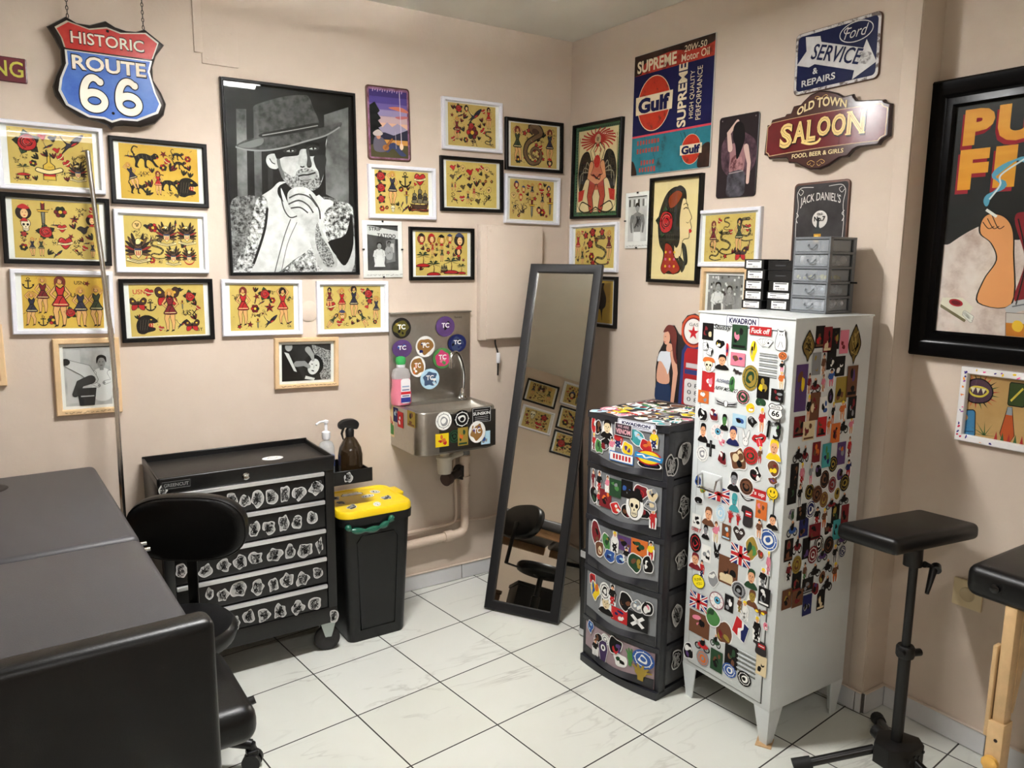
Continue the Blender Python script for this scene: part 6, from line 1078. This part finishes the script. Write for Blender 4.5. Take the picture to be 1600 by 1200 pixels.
# ---- steel hand basin
t = thing('hand_basin', 'stainless steel wall basin with a stickered splash back', 'sink', (-.777, 0, 0))
MB().box((0, -.006, 1.1), (.411, .012, .43), STEEL, .003).build('splash_back', t); MB().box((0, -.014, 1.312), (.411, .026, .006), STEEL, .002).build('top_edge', t)
def bas(w, d, y0, r, z):
    p = [(w / 2, y0, z)]
    for ox, a0 in ((w / 2 - r, 0), (-w / 2 + r, -PI / 2)):
        for k in range(9): a = a0 - PI / 2 * k / 8; p.append((ox + r * math.cos(a), y0 - d + r + r * math.sin(a), z))
    return p + [(-w / 2, y0, z)]
loops = [bas(.37, .25, -.001, .045, .712), bas(.4, .27, -.001, .05, .722), bas(.4, .27, -.001, .05, .9), bas(.396, .268, -.001, .05, .906), bas(.386, .262, -.004, .048, .908), bas(.34, .17, -.085, .045, .905), bas(.33, .16, -.09, .045, .893), bas(.3, .14, -.1, .05, .80), bas(.22, .09, -.12, .04, .79)]
loft(loops, STEEL).build('basin', t)
MB().lathe([(.03, .7912), (.028, .793), (.001, .792)], CHROME, 20, TR((0, -.165, 0))).build('drain', t)
mb = MB().lathe([(.024, .907), (.024, .915), (.015, .925), (.013, .96)], CHROME, 20, TR((.142, -.05, 0))); mb.tube(cr([(.142, -.05, .93), (.146, -.055, 1.0), (.132, -.066, 1.07), (.098, -.085, 1.125), (.065, -.1, 1.13), (.05, -.108, 1.105), (.05, -.11, 1.08)], False, 6), .0095, CHROME, 12); mb.cyl((.05, -.11, 1.092), (.05, -.11, 1.066), .012, CHROME, 12); mb.build('tap', t)
MB().box((.045, -.2705, .81), (.285, .002, .165), M((120, 117, 112), .36, 1.0), .0008, 1).build('front_panel', t)
stickers(PLATE_STK, t, lambda u, v, h: (u, -.0122 - h, v)); stickers(BASIN_STK, t, lambda u, v, h: (u, -.2718 - h, v)); stickers(BASIN_SIDE_STK, t, lambda u, v, h: (-.2002 - h, u, v))
a = Art(); a.text('FRANKE', .14, 1.285, .04, .008, (70, 66, 62), 0); a.build('maker_mark', t, lambda x, y, h: (x, -.0122 - h, y))
t = thing('soap_bottle', 'clear squeeze bottle of pink soap with a green cap on the basin', 'bottle', (-.945, -.045, .9085))
el = lambda w, d, z: [(w * math.copysign(abs(math.cos(r)) ** .8, math.cos(r)), d * math.copysign(abs(math.sin(r)) ** .8, math.sin(r)), z) for r in [2 * PI * k / 28 for k in range(28)]]
loft([el(.043, .026, .001), el(.047, .029, .008), el(.048, .03, .05), el(.041, .027, .09), el(.042, .027, .118)], M((226, 128, 150), .12, 0, .6, coat=.5)).build('soap_filled_body', t)
loft([el(.042, .027, .1185), el(.044, .028, .135), el(.036, .025, .158), el(.016, .015, .168)], plastic_clear((226, 226, 226), .4, .1)).build('bottle_top', t)
loft([el(.019, .016, .168), el(.02, .017, .18), el(.012, .011, .181)], WHITE_P).build('neck_ring', t); loft([el(.019, .016, .181), el(.024, .018, .196), el(.02, .016, .212), el(.01, .01, .216)], M((60, 170, 90), .35)).build('cap', t)
a = Art(); a.poly(rrect(.046, .11, .012, 5, .008, .065), (236, 234, 236), 0); a.rect(.008, .056, .046, .012, (206, 44, 50), 1); a.rect(.008, .025, .046, .022, (50, 60, 140), 1); a.rect(.008, .085, .034, .006, (150, 170, 200), 1); a.rect(.008, .07, .034, .006, (120, 130, 160), 1); a.rect(.008, .043, .034, .005, (90, 96, 130), 1); a.build('label', t, lambda x, y, h: (x, -.031 - h, y))
t = thing('waste_trap', 'white plastic bottle trap below the steel basin', 'trap', (-.777, -.135, 0))
MB().lathe([(.012, .585), (.03, .59), (.034, .61), (.034, .655), (.037, .657), (.037, .668), (.022, .67), (.022, .712)], M((222, 214, 200), .4), 24).build('trap_body', t)
MB().tube([(.03, .01, .65), (.07, .05, .65), (.13, .075, .65)], .014, M((222, 214, 200), .4), 10).build('outlet', t)
PIPE = M((208, 188, 170), .45)
t = thing('waste_pipe', 'thick wall coloured waste pipe running below the basin', 'pipe', (0, 0, 0))
MB().tube(cr([(-.622, -.05, .70), (-.622, -.05, .5), (-.622, -.05, .31), (-.632, -.05, .265), (-.675, -.045, .25), (-.8, -.04, .245), (-1.345, -.04, .23)], False, 6), .021, PIPE, 14).build('pipe', t)
for z in (.6, .5): MB().cyl((-.622, -.05, z), (-.622, -.05, z + .035), .026, PIPE, 16).build('collar', t)
MB().cyl((-.69, -.045, .2505), (-.73, -.045, .249), .026, PIPE, 16).build('collar', t)
MB().cyl((-.622, -.05, .64), (-.622, -.05, .70), .024, M((120, 120, 120), .5), 16).build('grey_joint', t)
t = thing('water_pipe', 'thin wall coloured water pipe beside the thick waste pipe', 'pipe', (0, 0, 0))
MB().tube(cr([(-.68, -.022, .72), (-.664, -.022, .6), (-.654, -.022, .4), (-.658, -.022, .32), (-.69, -.022, .3), (-.8, -.022, .297), (-1.345, -.022, .285)], False, 6), .008, PIPE, 10).build('pipe', t)
MB().tube([(-.655, -.02, .31), (-.5, -.02, .292), (-.02, -.02, .33)], .007, PIPE, 10).build('branch_pipe', t)
t = thing('stop_valve', 'round black stop valve on the pipes under the basin', 'valve', (-.69, -.06, .545))
mb = MB().cyl((-.05, -.03, .0), (.03, 0, .012), .02, M((48, 38, 34), .5), 16); mb.build('valve_body', t); MB().cyl((-.062, -.036, -.002), (-.035, -.024, .003), .03, M((70, 54, 48), .45), 18).build('hand_wheel', t); MB().lathe([(.034, -.02), (.036, 0), (.034, .02)], M((26, 24, 24), .5), 18, TR((.045, .012, .01), PI / 2, 0, .3)).build('coupling', t)
t = thing('power_cable', 'dark cable with a white plug hanging below the panel cover', 'cable', (-.44, -.02, 1.0)); MB().tube(cr([(.0, -.004, .175), (.0, -.006, .15), (.012, -.01, .1), (.012, -.01, .0)], False), .004, BLACK_PLASTIC, 8).build('wire', t); MB().box((.012, -.012, .085), (.016, .014, .05), WHITE_P, .003).build('plug', t)

# ---- leaning mirror
ex = Vector((.5216, -.8532, 0)); nz = Vector((-.8532, -.5216, 0)); tl = math.radians(17); up = Vector((0, 0, math.cos(tl))) - nz * math.sin(tl); oz = ex.cross(up)
MM = Matrix.Identity(4)
for j, c in enumerate((ex, up, oz)):
    for i in range(3): MM[i][j] = c[i]
MM.translation = Vector((-.598, -.502, .006))
t = thing('standing_mirror', 'tall black framed mirror leaning back in the room corner', 'mirror', mat=MM)
MW, ML_ = .357, 1.595; off = TR((0, ML_ / 2, 0))
r = ring(MW, ML_, [(0, -.012), (0, .006), (.003, .009), (.036, .009), (.041, .006), (.041, -.002)], M((24, 24, 26), .42)); r.v = [tuple(off @ Vector(v)) for v in r.v]; r.build('frame', t)
MB().box((0, ML_ / 2, -.004), (MW - .074, ML_ - .074, .004), M((226, 224, 216), .012, 1.0)).build('mirror_glass', t)
MB().box((0, ML_ / 2, -.010), (MW - .01, ML_ - .01, .004), M((40, 36, 32), .7)).build('back_board', t)
IM = MM.inverted()
def wpt(x, y, z): return IM @ Vector((x, y, z))
hinge = [MM @ Vector((s * .14, 1.0, -.02)) for s in (-1, 1)]; feet = [Vector((-.40 , -.22, .012)), Vector((-.255, -.50, .012))]
for h, f in zip(hinge, feet): MB().tube([IM @ h, IM @ f], .011, BLACK_METAL, 8).build('rear_leg', t)
MB().tube([IM @ (feet[0] * .85 + hinge[0] * .15), IM @ (feet[1] * .85 + hinge[1] * .15)], .01, BLACK_METAL, 8).build('rear_bar', t)
t = thing('equipment_case', 'slim black case with metal corners behind the drawer tower', 'case', (-.33, -.80, 0), .1)
MB().box((0, 0, .19), (.3, .09, .38), BLACK_PLASTIC, .006).build('case_body', t)
for z in (.02, .36): MB().box((-.135, 0, z), (.034, .094, .03), ALU, .004).build('corner_cap', t)

# ---- drawer tower
t = thing('drawer_tower', 'dark plastic drawer tower covered in colourful stickers beside the white locker', 'drawer unit', (-.5685, -1.1175, 0), math.radians(-82.66))
DK = M((36, 37, 43), .42); TW, TD = .376, .375
def bulge(u): return .022 * (1 - (2 * u / TW) ** 2)
arc = [(-TW / 2 + TW * k / 16) for k in range(17)]
def slab(z0, z1, mat, inset=0., extra=0., back=None):
    """horizontal slab with the bowed front edge"""
    p = [(u * (TW - 2 * inset) / TW, -bulge(u) - extra) for u in arc] + [(TW / 2 - inset, TD if back is None else back), (-TW / 2 + inset, TD if back is None else back)]
    return MB().prism(p, z0, z1, mat)
slab(.975, 1.0, DK, 0, .004).build('top', t); slab(0, .028, DK, 0, .012).build('plinth', t)
mb = MB()
for s in (-1, 1):
    mb.box((s * (TW / 2 - .012), .02, .5), (.024, .04, .97), DK, .004); mb.box((s * (TW / 2 - .012), TD - .02, .5), (.024, .04, .97), DK, .004)
mb.build('corner_post', t)
zb = [.975, .795, .59, .39, .183, .028]
for i in range(1, 5): slab(zb[i] - .009, zb[i] + .009, DK, .001, .002).build('shelf', t)
SIDEP = M((66, 66, 68), .3)
for i in range(5):
    z1, z0 = zb[i] - (.003 if i == 0 else .012), zb[i + 1] + (.012 if i < 4 else .004)
    DP = M((124, 127, 131) if i < 4 else (158, 136, 142), .28, spec=.5)
    p0 = [(u * .9, -bulge(u) - .003) for u in arc]; p1 = [(u * .9, -bulge(u) + .006) for u in arc[::-1]]
    d = MB().prism(p0 + p1, z0, z1, DP).build('drawer', t)
    mb = MB(); vs = []
    for u in arc: q = u * .9; e = .016 * max(0, 1 - (u / (TW * .36)) ** 2); vs += [(q, -bulge(u) - .0035, z0 + .03 + .02 * abs(u) / TW - e * .6), (q, -bulge(u) - .006 - e, z0 + .008), (q, -bulge(u) - .002, z0 - .002)]
    mb.add(vs, [[3 * k + j, 3 * k + j + 1, 3 * (k + 1) + j + 1, 3 * (k + 1) + j] for k in range(16) for j in range(2)], DK); mb.build('pull_lip', d)
    MB().box((0, .185, (z0 + z1) / 2), (TW - .012, TD - .06, z1 - z0), SIDEP, .003).build('drawer_box', d)
dz = {}
dob = [o for o in t.children if o.name.startswith('drawer')]
def curved(o, step=.015):
    """lay a flat sticker onto the bowed drawer front"""
    b = bmesh.new(); b.from_mesh(o.data); x = -.18
    while x < .18:
        bmesh.ops.bisect_plane(b, geom=b.verts[:] + b.edges[:] + b.faces[:], plane_co=(x, 0, 0), plane_no=(1, 0, 0)); x += step
    for v in b.verts: v.co.y -= bulge(v.co.x)
    b.to_mesh(o.data); b.free(); return o
g = random.Random(4)
for i, e in enumerate(TOWER_STK.split(';')):
    k = e.split(','); v = int(k[1]) / 1000; p = dob[min(4, sum(v < z for z in zb[1:5]))]
    u = max(-.15, min(.15, int(k[0]) / 1000)); a = Art(); sticker_art(a.sub(u, v), k[4], k[5:], int(k[2]) / 1000 * 1.2, int(k[3]) / 1000 * 1.12, i * 3 + 2); curved(a.build('sticker', p, lambda x, y, h, z=.0007 * (i % 4) + (.0026 if k[4][0] in 'WX' or k[4] == 'HW' else 0): (x, -.0036 - h - z, y), .00006))
for i in range(36):                                                  # the top is papered over
    u, v = -.165 + .066 * (i % 6) + g.uniform(-.012, .012), .02 + .06 * (i // 6) + g.uniform(-.012, .012); a = Art(); c = [g.choice('kwwrgbyopteecaqmww') for _ in range(3)]
    sticker_art(a.sub(max(-.15, min(.15, u)), min(.34, v), 1, 1, g.uniform(-.5, .5)), g.choice(['b', 'b', 'f', 'r', 'h', 'd', 'b']), c, g.uniform(.05, .08), g.uniform(.045, .075), 300 + i); a.build('sticker', t, lambda x, y, h, z=.0003 * (i % 7): (x, y, 1.0002 + h + z), .00004)
a = Art(); a.poly(rrect(.2, .05, .01), (226, 228, 236), 0); a.line(rrect(.19, .042, .008), .002, (40, 44, 96), 1, True); a.text('KWADRON', 0, .003, .15, .018, (34, 34, 76), 2, 0, .04); a.rect(.01, -.012, .12, .003, (34, 34, 76), 2)
curved(a.build('brand_sticker', t, lambda x, y, h: (x * .8 + .06, -.0048 - h, .986 + y * .62)))
for i, (y, z) in enumerate(((.09, .9), (.2, .92), (.3, .9), (.02, .86), (.1, .7), (.2, .66), (.28, .72), (.1, .5), (.2, .52), (.29, .46), (.09, .3), (.2, .28), (.28, .34), (.1, .12), (.2, .1))):
    a = Art(); sticker_art(a.sub(y, z), ['l', 'l', 'b'][i % 3], ['r', 'k', 'w'], .07, .09, 700 + i); a.build('sticker', t, lambda x, q, h: (TW / 2 + .0004 + h, x, q), .00006)

# ---- white metal locker
LC = M((214, 219, 219), .35, spec=.5)
t = thing('metal_locker', 'white metal locker on splayed feet covered in stickers', 'locker', (-.25, -1.51, 0), -PI / 2)
MB().box((0, .0, .755), (.38, .39, 1.258), LC, .003).build('body', t)
MB().box((0, 0, 1.386), (.386, .398, .006), LC, .002).build('top_sheet', t)
d = MB().box((-.004, -.196, .745), (.316, .006, 1.2), LC, .0015).build('door', t)
mb = MB(); GP_ = M((58, 60, 60), .7)
for c, e in (((-.004, -.1952, 1.3465), (.322, .001, .003)), ((-.004, -.1952, .1435), (.322, .001, .003)), ((-.1635, -.1952, .745), (.003, .001, 1.206)), ((.1555, -.1952, .745), (.003, .001, 1.206))): mb.box(c, e, GP_)
mb.build('door_gap', t)
for z0, x0, x1 in ((1.272, .07, .137), (.285, .055, .13)):
    mb = MB()
    for k in range(5):
        T = TR(((x0 + x1) / 2, -.1995, z0 - .0158 * k), math.radians(35), 0, 0); mb.box((0, 0, 0), (x1 - x0, .002, .012), LC, .0005, 1, T); mb.box(((x0 + x1) / 2, -.1992, z0 - .0158 * k - .0055), (x1 - x0, .0012, .0022), M((60, 62, 62), .6))
    mb.build('louvre', d)
mb = MB().box((-.096, -.2, .823), (.09, .006, .055), LC, .004); o = mb.build('handle_plate', d)
MB().tube([(-.135, -.202, .842), (-.135, -.222, .838), (-.13, -.226, .8), (-.06, -.226, .797), (-.055, -.222, .836), (-.055, -.202, .842)], .0035, CHROME, 8).build('handle', o)
for x in (-.1, .1): pass
a = Art(); a.poly(rrect(.13, .042, .006), (234, 236, 240), 0); a.line(rrect(.126, .038, .005), .002, (84, 86, 116), 1, True); a.text('KWADRON', 0, .004, .106, .018, (36, 30, 74), 2, 0, .04); a.line([(-.048, -.006), (-.038, -.0115), (.05, -.0115)], .002, (36, 30, 74), 2); a.sub(0, 0).build('brand_sticker', t, lambda x, y, h: (x - .008, -.1954 - h, 1.362 + y))
for x in (-1, 1):
    for y in (-1, 1):
        vs = [(x * .19, y * .195, .128), (x * .128, y * .195, .128), (x * .128, y * .19, .128), (x * .19, y * .13, .128), (x * .185, y * .13, .128), (x * .185, y * .19, .128)]
        vb = [(x * .178, y * .183, 0), (x * .15, y * .183, 0), (x * .15, y * .178, 0), (x * .178, y * .155, 0), (x * .173, y * .155, 0), (x * .173, y * .178, 0)]
        MB().add(vs + vb, [[0, 1, 7, 6], [0, 3, 9, 6], [1, 2, 8, 7], [3, 4, 10, 9], [2, 5, 11, 8], [5, 4, 10, 11], [6, 7, 8, 11], [6, 9, 10, 11]], LC, None, False).build('foot', t)
stickers(DOOR_STK, d, lambda u, v, h: (u, -.1993 - h, v), limit=82, k=1.16)
a = [e for e in SIDE_STK.split(';')]
stickers(SIDE_STK, t, lambda u, v, h: (.1903 + h, u, v), limit=18, k=1.14)
tag(MB().box((0, 0, .0015), (.06, .05, .003), M((196, 160, 116), .7, noise=.2, nscale=60), 0, 1, TR((-.422, -1.672, 0), 0, 0, .5)).build('cardboard_shim'), 'folded cardboard shim beside the front foot of the locker', 'shim')

# things standing on the locker
ZT = 1.3895
t = thing('mini_drawers', 'small grey five drawer box standing on top of the locker', 'drawer box', (-.21, -1.565, ZT), -PI / 2 + .05)
GF = M((112, 116, 120), .4); W_, D_, H_ = .13, .15, .243
mb = MB()
for z in [k * (H_ - .008) / 5 for k in range(6)]: mb.box((0, D_ / 2, z + .004), (W_, D_, .008), GF, .0015, 1)
for x in (-1, 1):
    for y in (.008, D_ - .008): mb.box((x * (W_ / 2 - .003), y, H_ / 2), (.006, .016, H_), GF, .001, 1)
mb.box((0, D_ - .002, H_ / 2), (W_, .004, H_), GF); mb.build('case', t)
MB().cyl((W_ / 2, D_ - .02, .098), (W_ / 2 + .022, D_ - .02, .098), .003, BLACK_PLASTIC, 8).build('side_peg', t)
CL = plastic_clear((186, 192, 198), .4, .18)
for k in range(5):
    z = k * (H_ - .008) / 5 + .009; h = .036
    mb = MB().box((0, .0, z + h / 2), (W_ - .012, .003, h), CL, .001, 1); mb.box((0, .065, z + .001), (W_ - .016, .125, .002), CL)
    for x in (-1, 1): mb.box((x * (W_ / 2 - .008), .065, z + h / 2), (.002, .125, h), CL)
    d = mb.build('drawer', t)
    MB().tube([(.014 * math.cos(r) + .004, -.008 if 0 < i < 9 else -.002, z + .022 + .012 * math.sin(r)) for i, r in enumerate([PI * (1.0 + k2 / 9) for k2 in range(10)])], .002, GF, 6).build('pull_loop', d)
    g = random.Random(k + 50); col = [(206, 206, 206), (226, 224, 220), (236, 226, 40), (200, 214, 224), (226, 228, 234)][4 - k]
    if k != 4:
        mb = MB()
        for i in range(26):
            x, y = g.uniform(-.05, .05), g.uniform(.01, .12); s = g.uniform(.004, .007) if k == 2 else g.uniform(.008, .012); mb.lathe([(s * .6, -s), (s, -s * .4), (s, s * .4), (s * .6, s)], M(col, .4), 8, TR((x, y, z + .004 + s + g.uniform(0, .004 if k == 2 else .01)), g.uniform(0, 3)))
        o = mb.build('small_parts', d); o['kind'] = 'stuff'
BXK = M((11, 11, 12), .45)
def black_box(x, y, z, w, dp, h, lab, rz, label, seed):
    """cartridge carton; front faces the room"""
    o = thing('carton', label, 'box', (x, y, z), -PI / 2 + rz, 'black cartons stacked on the locker')
    MB().box((0, dp / 2, h / 2), (w, dp, h), BXK, .0012, 1).build('carton_body', o); g = random.Random(seed)
    if lab:
        a = Art(); lw = w * lab; a.rect(0, h / 2, lw, h * .72, (228, 228, 226), 0); a.rect(0, h * .76, lw * .8, h * .08, K, 1); a.rect(-lw * .25, h * .5, lw * .3, h * .1, (90, 90, 96), 1)
        for k in range(12): a.rect(-lw * .3 + k * lw * .05, h * .28, lw * g.uniform(.01, .03), h * .16, (60, 60, 60), 1)
        a.build('label', o, lambda u, v, hh: (u, -.0004 - hh, v), .00006)
    else:
        a = Art(); a.rect(0, h * .5, w * .4, h * .12, (70, 70, 72), 0); a.build('printing', o, lambda u, v, hh: (u, -.0004 - hh, v))
z = ZT
for i, (h, dy, lab) in enumerate(((.03, .006, .8), (.035, 0, .78), (.035, 0, .78), (.035, -.004, .78), (.035, .004, .78))):
    black_box(-.2, -1.335 + dy, z, .082, .14, h, lab, [.05, .02, 0, -.02, .02][i], ['carton at the bottom of the left stack on the locker', 'carton second from the bottom of the left stack on the locker', 'carton in the middle of the left stack on the locker', 'carton second from the top of the left stack on the locker', 'carton on top of the left stack on the locker'][i], i); z += h + .0004
z = ZT
for i, (h, w, lab, dy) in enumerate(((.036, .1, .6, 0), (.026, .1, .85, .004), (.036, .1, .6, -.004), (.034, .104, 0, 0), (.034, .104, 0, .002))):
    black_box(-.19, -1.437 + dy, z, w, .14, h, lab, .0, ['carton at the bottom of the right stack on the locker', 'thin carton second from the bottom of the right stack on the locker', 'carton in the middle of the right stack on the locker', 'plain black carton second from the top of the right stack on the locker', 'plain black carton on top of the right stack on the locker'][i], 20 + i); z += h + .0004

# ---- arm rest on a tripod
t = thing('armrest_stand', 'black padded arm rest on a tripod stand right of the locker', 'arm rest', (-.235, -2.0, 0))
AM = M((11, 11, 12), .42)
PT = TR((.045, .05, .765), math.radians(-3), math.radians(2), math.radians(-5))
MB().box((0, 0, 0), (.39, .2, .05), VINYL_B, .018, 4, PT).build('arm_pad', t)
MB().cyl((0, 0, .4), (0, 0, .69), .0125, AM, 16).build('inner_tube', t); MB().cyl((0, 0, .1), (0, 0, .42), .017, AM, 18).build('outer_tube', t)
MB().cyl((.008, .008, .68), (.01, .01, .738), .026, AM, 18).build('pad_mount', t)
mb = MB().tube([(.02, -.02, .69), (.055, -.03, .675), (.0, -.045, .615)], [.01, .012, .006], AM, 10); mb.cyl((.05, -.04, .672), (.066, -.03, .678), .014, AM, 12); mb.build('tilt_lever', t)
mb = MB().lathe([(.024, .4), (.026, .405), (.026, .43), (.022, .436)], AM, 18); mb.cyl((-.045, -.012, .425), (.0, 0, .42), .008, AM, 10); mb.cyl((.02, -.01, .41), (.046, -.02, .41), .011, AM, 10); mb.build('clamp_collar', t)
hub = [(-.075, -.02), (-.07, .03), (.0, .06), (.05, .03), (.07, -.03), (.045, -.06), (-.02, -.06)]
mb = MB().prism(hub, .068, .13, AM, None, .004); mb.cyl((0, -.03, .01), (0, -.03, .07), .022, AM, 14); mb.cyl((.02, .05, .1), (.035, .085, .1), .022, AM, 16)
for k in range(4): mb.cyl((-.03 + k * .024, -.0602, .1 + .008 * (k % 2)), (-.03 + k * .024, -.0625, .1 + .008 * (k % 2)), .005, M((8, 8, 8), .5), 8)
mb.build('hub', t)
for (x, y) in ((-.205, .165), (.03, -.145), (.2, .17)):
    e = Vector((x, y, .03)); q = Vector((x * .24, y * .24, .095)); MB().tube([q, e], .0135, BLACK_METAL, 14).build('leg', t); f = (e - q).normalized(); MB().tube([e - f * .02, e + f * .035], [.019, .022], M((24, 24, 24), .7), 14).build('rubber_foot', t)

# ---- second treatment table at the right edge
t = thing('treatment_table', 'black treatment table with pale wooden legs cut off by the right edge', 'treatment table', (-.073, -2.70, 0))
MB().box((-.0, 0, .705), (.366, 1.1, .09), VINYL_B, .028, 4).build('cushion', t)
MB().lathe([(.0, 0), (.012, .001), (.012, .006), (.005, .009), (.001, .009)], BLACK_METAL, 12, TR((-.183, .47, .705), 0, -PI / 2, 0)).build('bolt', t)
W2 = M((214, 180, 132), .45, noise=.14, nscale=22)
for y in (.43, -.43):
    for x in (-.155, .15):
        o = MB().box((x, y, .5), (.04, .03, .33), W2, .003).build('leg', t)
        MB().box((x - .012, y + .024, .42), (.03, .012, .26), W2, .003).build('leg_slide', o)
        o2 = MB().box((x - .004, y, .17), (.05, .042, .34), W2, .004).build('leg_sleeve', o)
        mb = MB()
        for z in (.05, .11, .17, .29): mb.cyl((x - .029, y - .004, z), (x - .0296, y - .004, z), .005, M((40, 26, 18), .8), 10)
        mb.build('leg_holes', o2)
        if x < 0: MB().lathe([(.014, 0), (.021, .003), (.021, .014), (.014, .018)], M((226, 176, 88), .4), 10, TR((x - .029, y, .225), 0, -PI / 2, 0)).build('adjusting_knob', o2)
    pl = cr([(-.135, .655), (-.135, .36), (-.09, .5), (0, .56), (.09, .5), (.13, .36)], False, 5) + [(.13, .655)]
    MB().prism(pl, -.006, .006, W2, TR((0, y - .01, 0), PI / 2, 0, 0)).build('arched_panel', t)
    MB().box((0, y, .085), (.25, .022, .05), W2, .003).build('cross_bar', t)

# ---- bent steel pole between table and wall
t = thing('steel_pole', 'thin bent steel pole leaning on the wall behind the treatment table', 'pole', (-2.095, -.17, 0))
PC = M((206, 204, 200), .2, 1.0); pp = cr([(-.013, .138, 1.905), (-.005, .12, 1.70), (.003, .1, 1.527), (.010, .082, 1.33), (.012, .08, 1.283), (.013, .066, 1.15), (.011, .05, 1.0), (.005, .02, .66), (0, -.02, .25), (-.003, -.05, .009)], False, 4)
MB().tube(pp, .0085, PC, 12).build('tube', t)
for a_, b_ in ((15, 17), (22, 23)): MB().tube([pp[a_], pp[b_]], .0098, PC, 12).build('joint_ring', t)
MB().tube([pp[-2], pp[-1]], .011, M((20, 20, 20), .6), 12).build('end_cap', t)

# ---- things stored under the left table (seen in the mirror)
for (x, y, dx, dy, h, c, lab) in ((-2.6, -.93, .36, .38, .38, (30, 28, 28), 'black storage box under the left treatment table, seen low in the mirror'), (-2.6, -.47, .36, .34, .28, (92, 66, 46), 'brown storage box under the left treatment table, seen low in the mirror')):
    t = thing('storage_box', lab, 'box', (x, y, 0)); m = M(c, .6, noise=.15)
    MB().box((0, 0, h / 2), (dx, dy, h), m, .006).build('box_body', t); MB().box((0, 0, h + .012), (dx + .012, dy + .012, .024), m, .004).build('lid', t)
t = thing('tote_bag', 'dark blue tote bag under the left treatment table, seen in the mirror', 'bag', (-2.45, -1.25, 0))
loft([lp(rrect(.2, .14, .04), .0), lp(rrect(.22, .16, .05), .1), lp(rrect(.2, .1, .04), .26), lp(rrect(.16, .05, .02), .3)], M((44, 60, 84), .7)).build('bag_body', t); MB().tube(cr([(-.05, 0, .29), (-.03, -.01, .36), (.03, -.01, .36), (.05, 0, .29)], False), .006, M((30, 40, 56), .7), 8).build('handle', t)
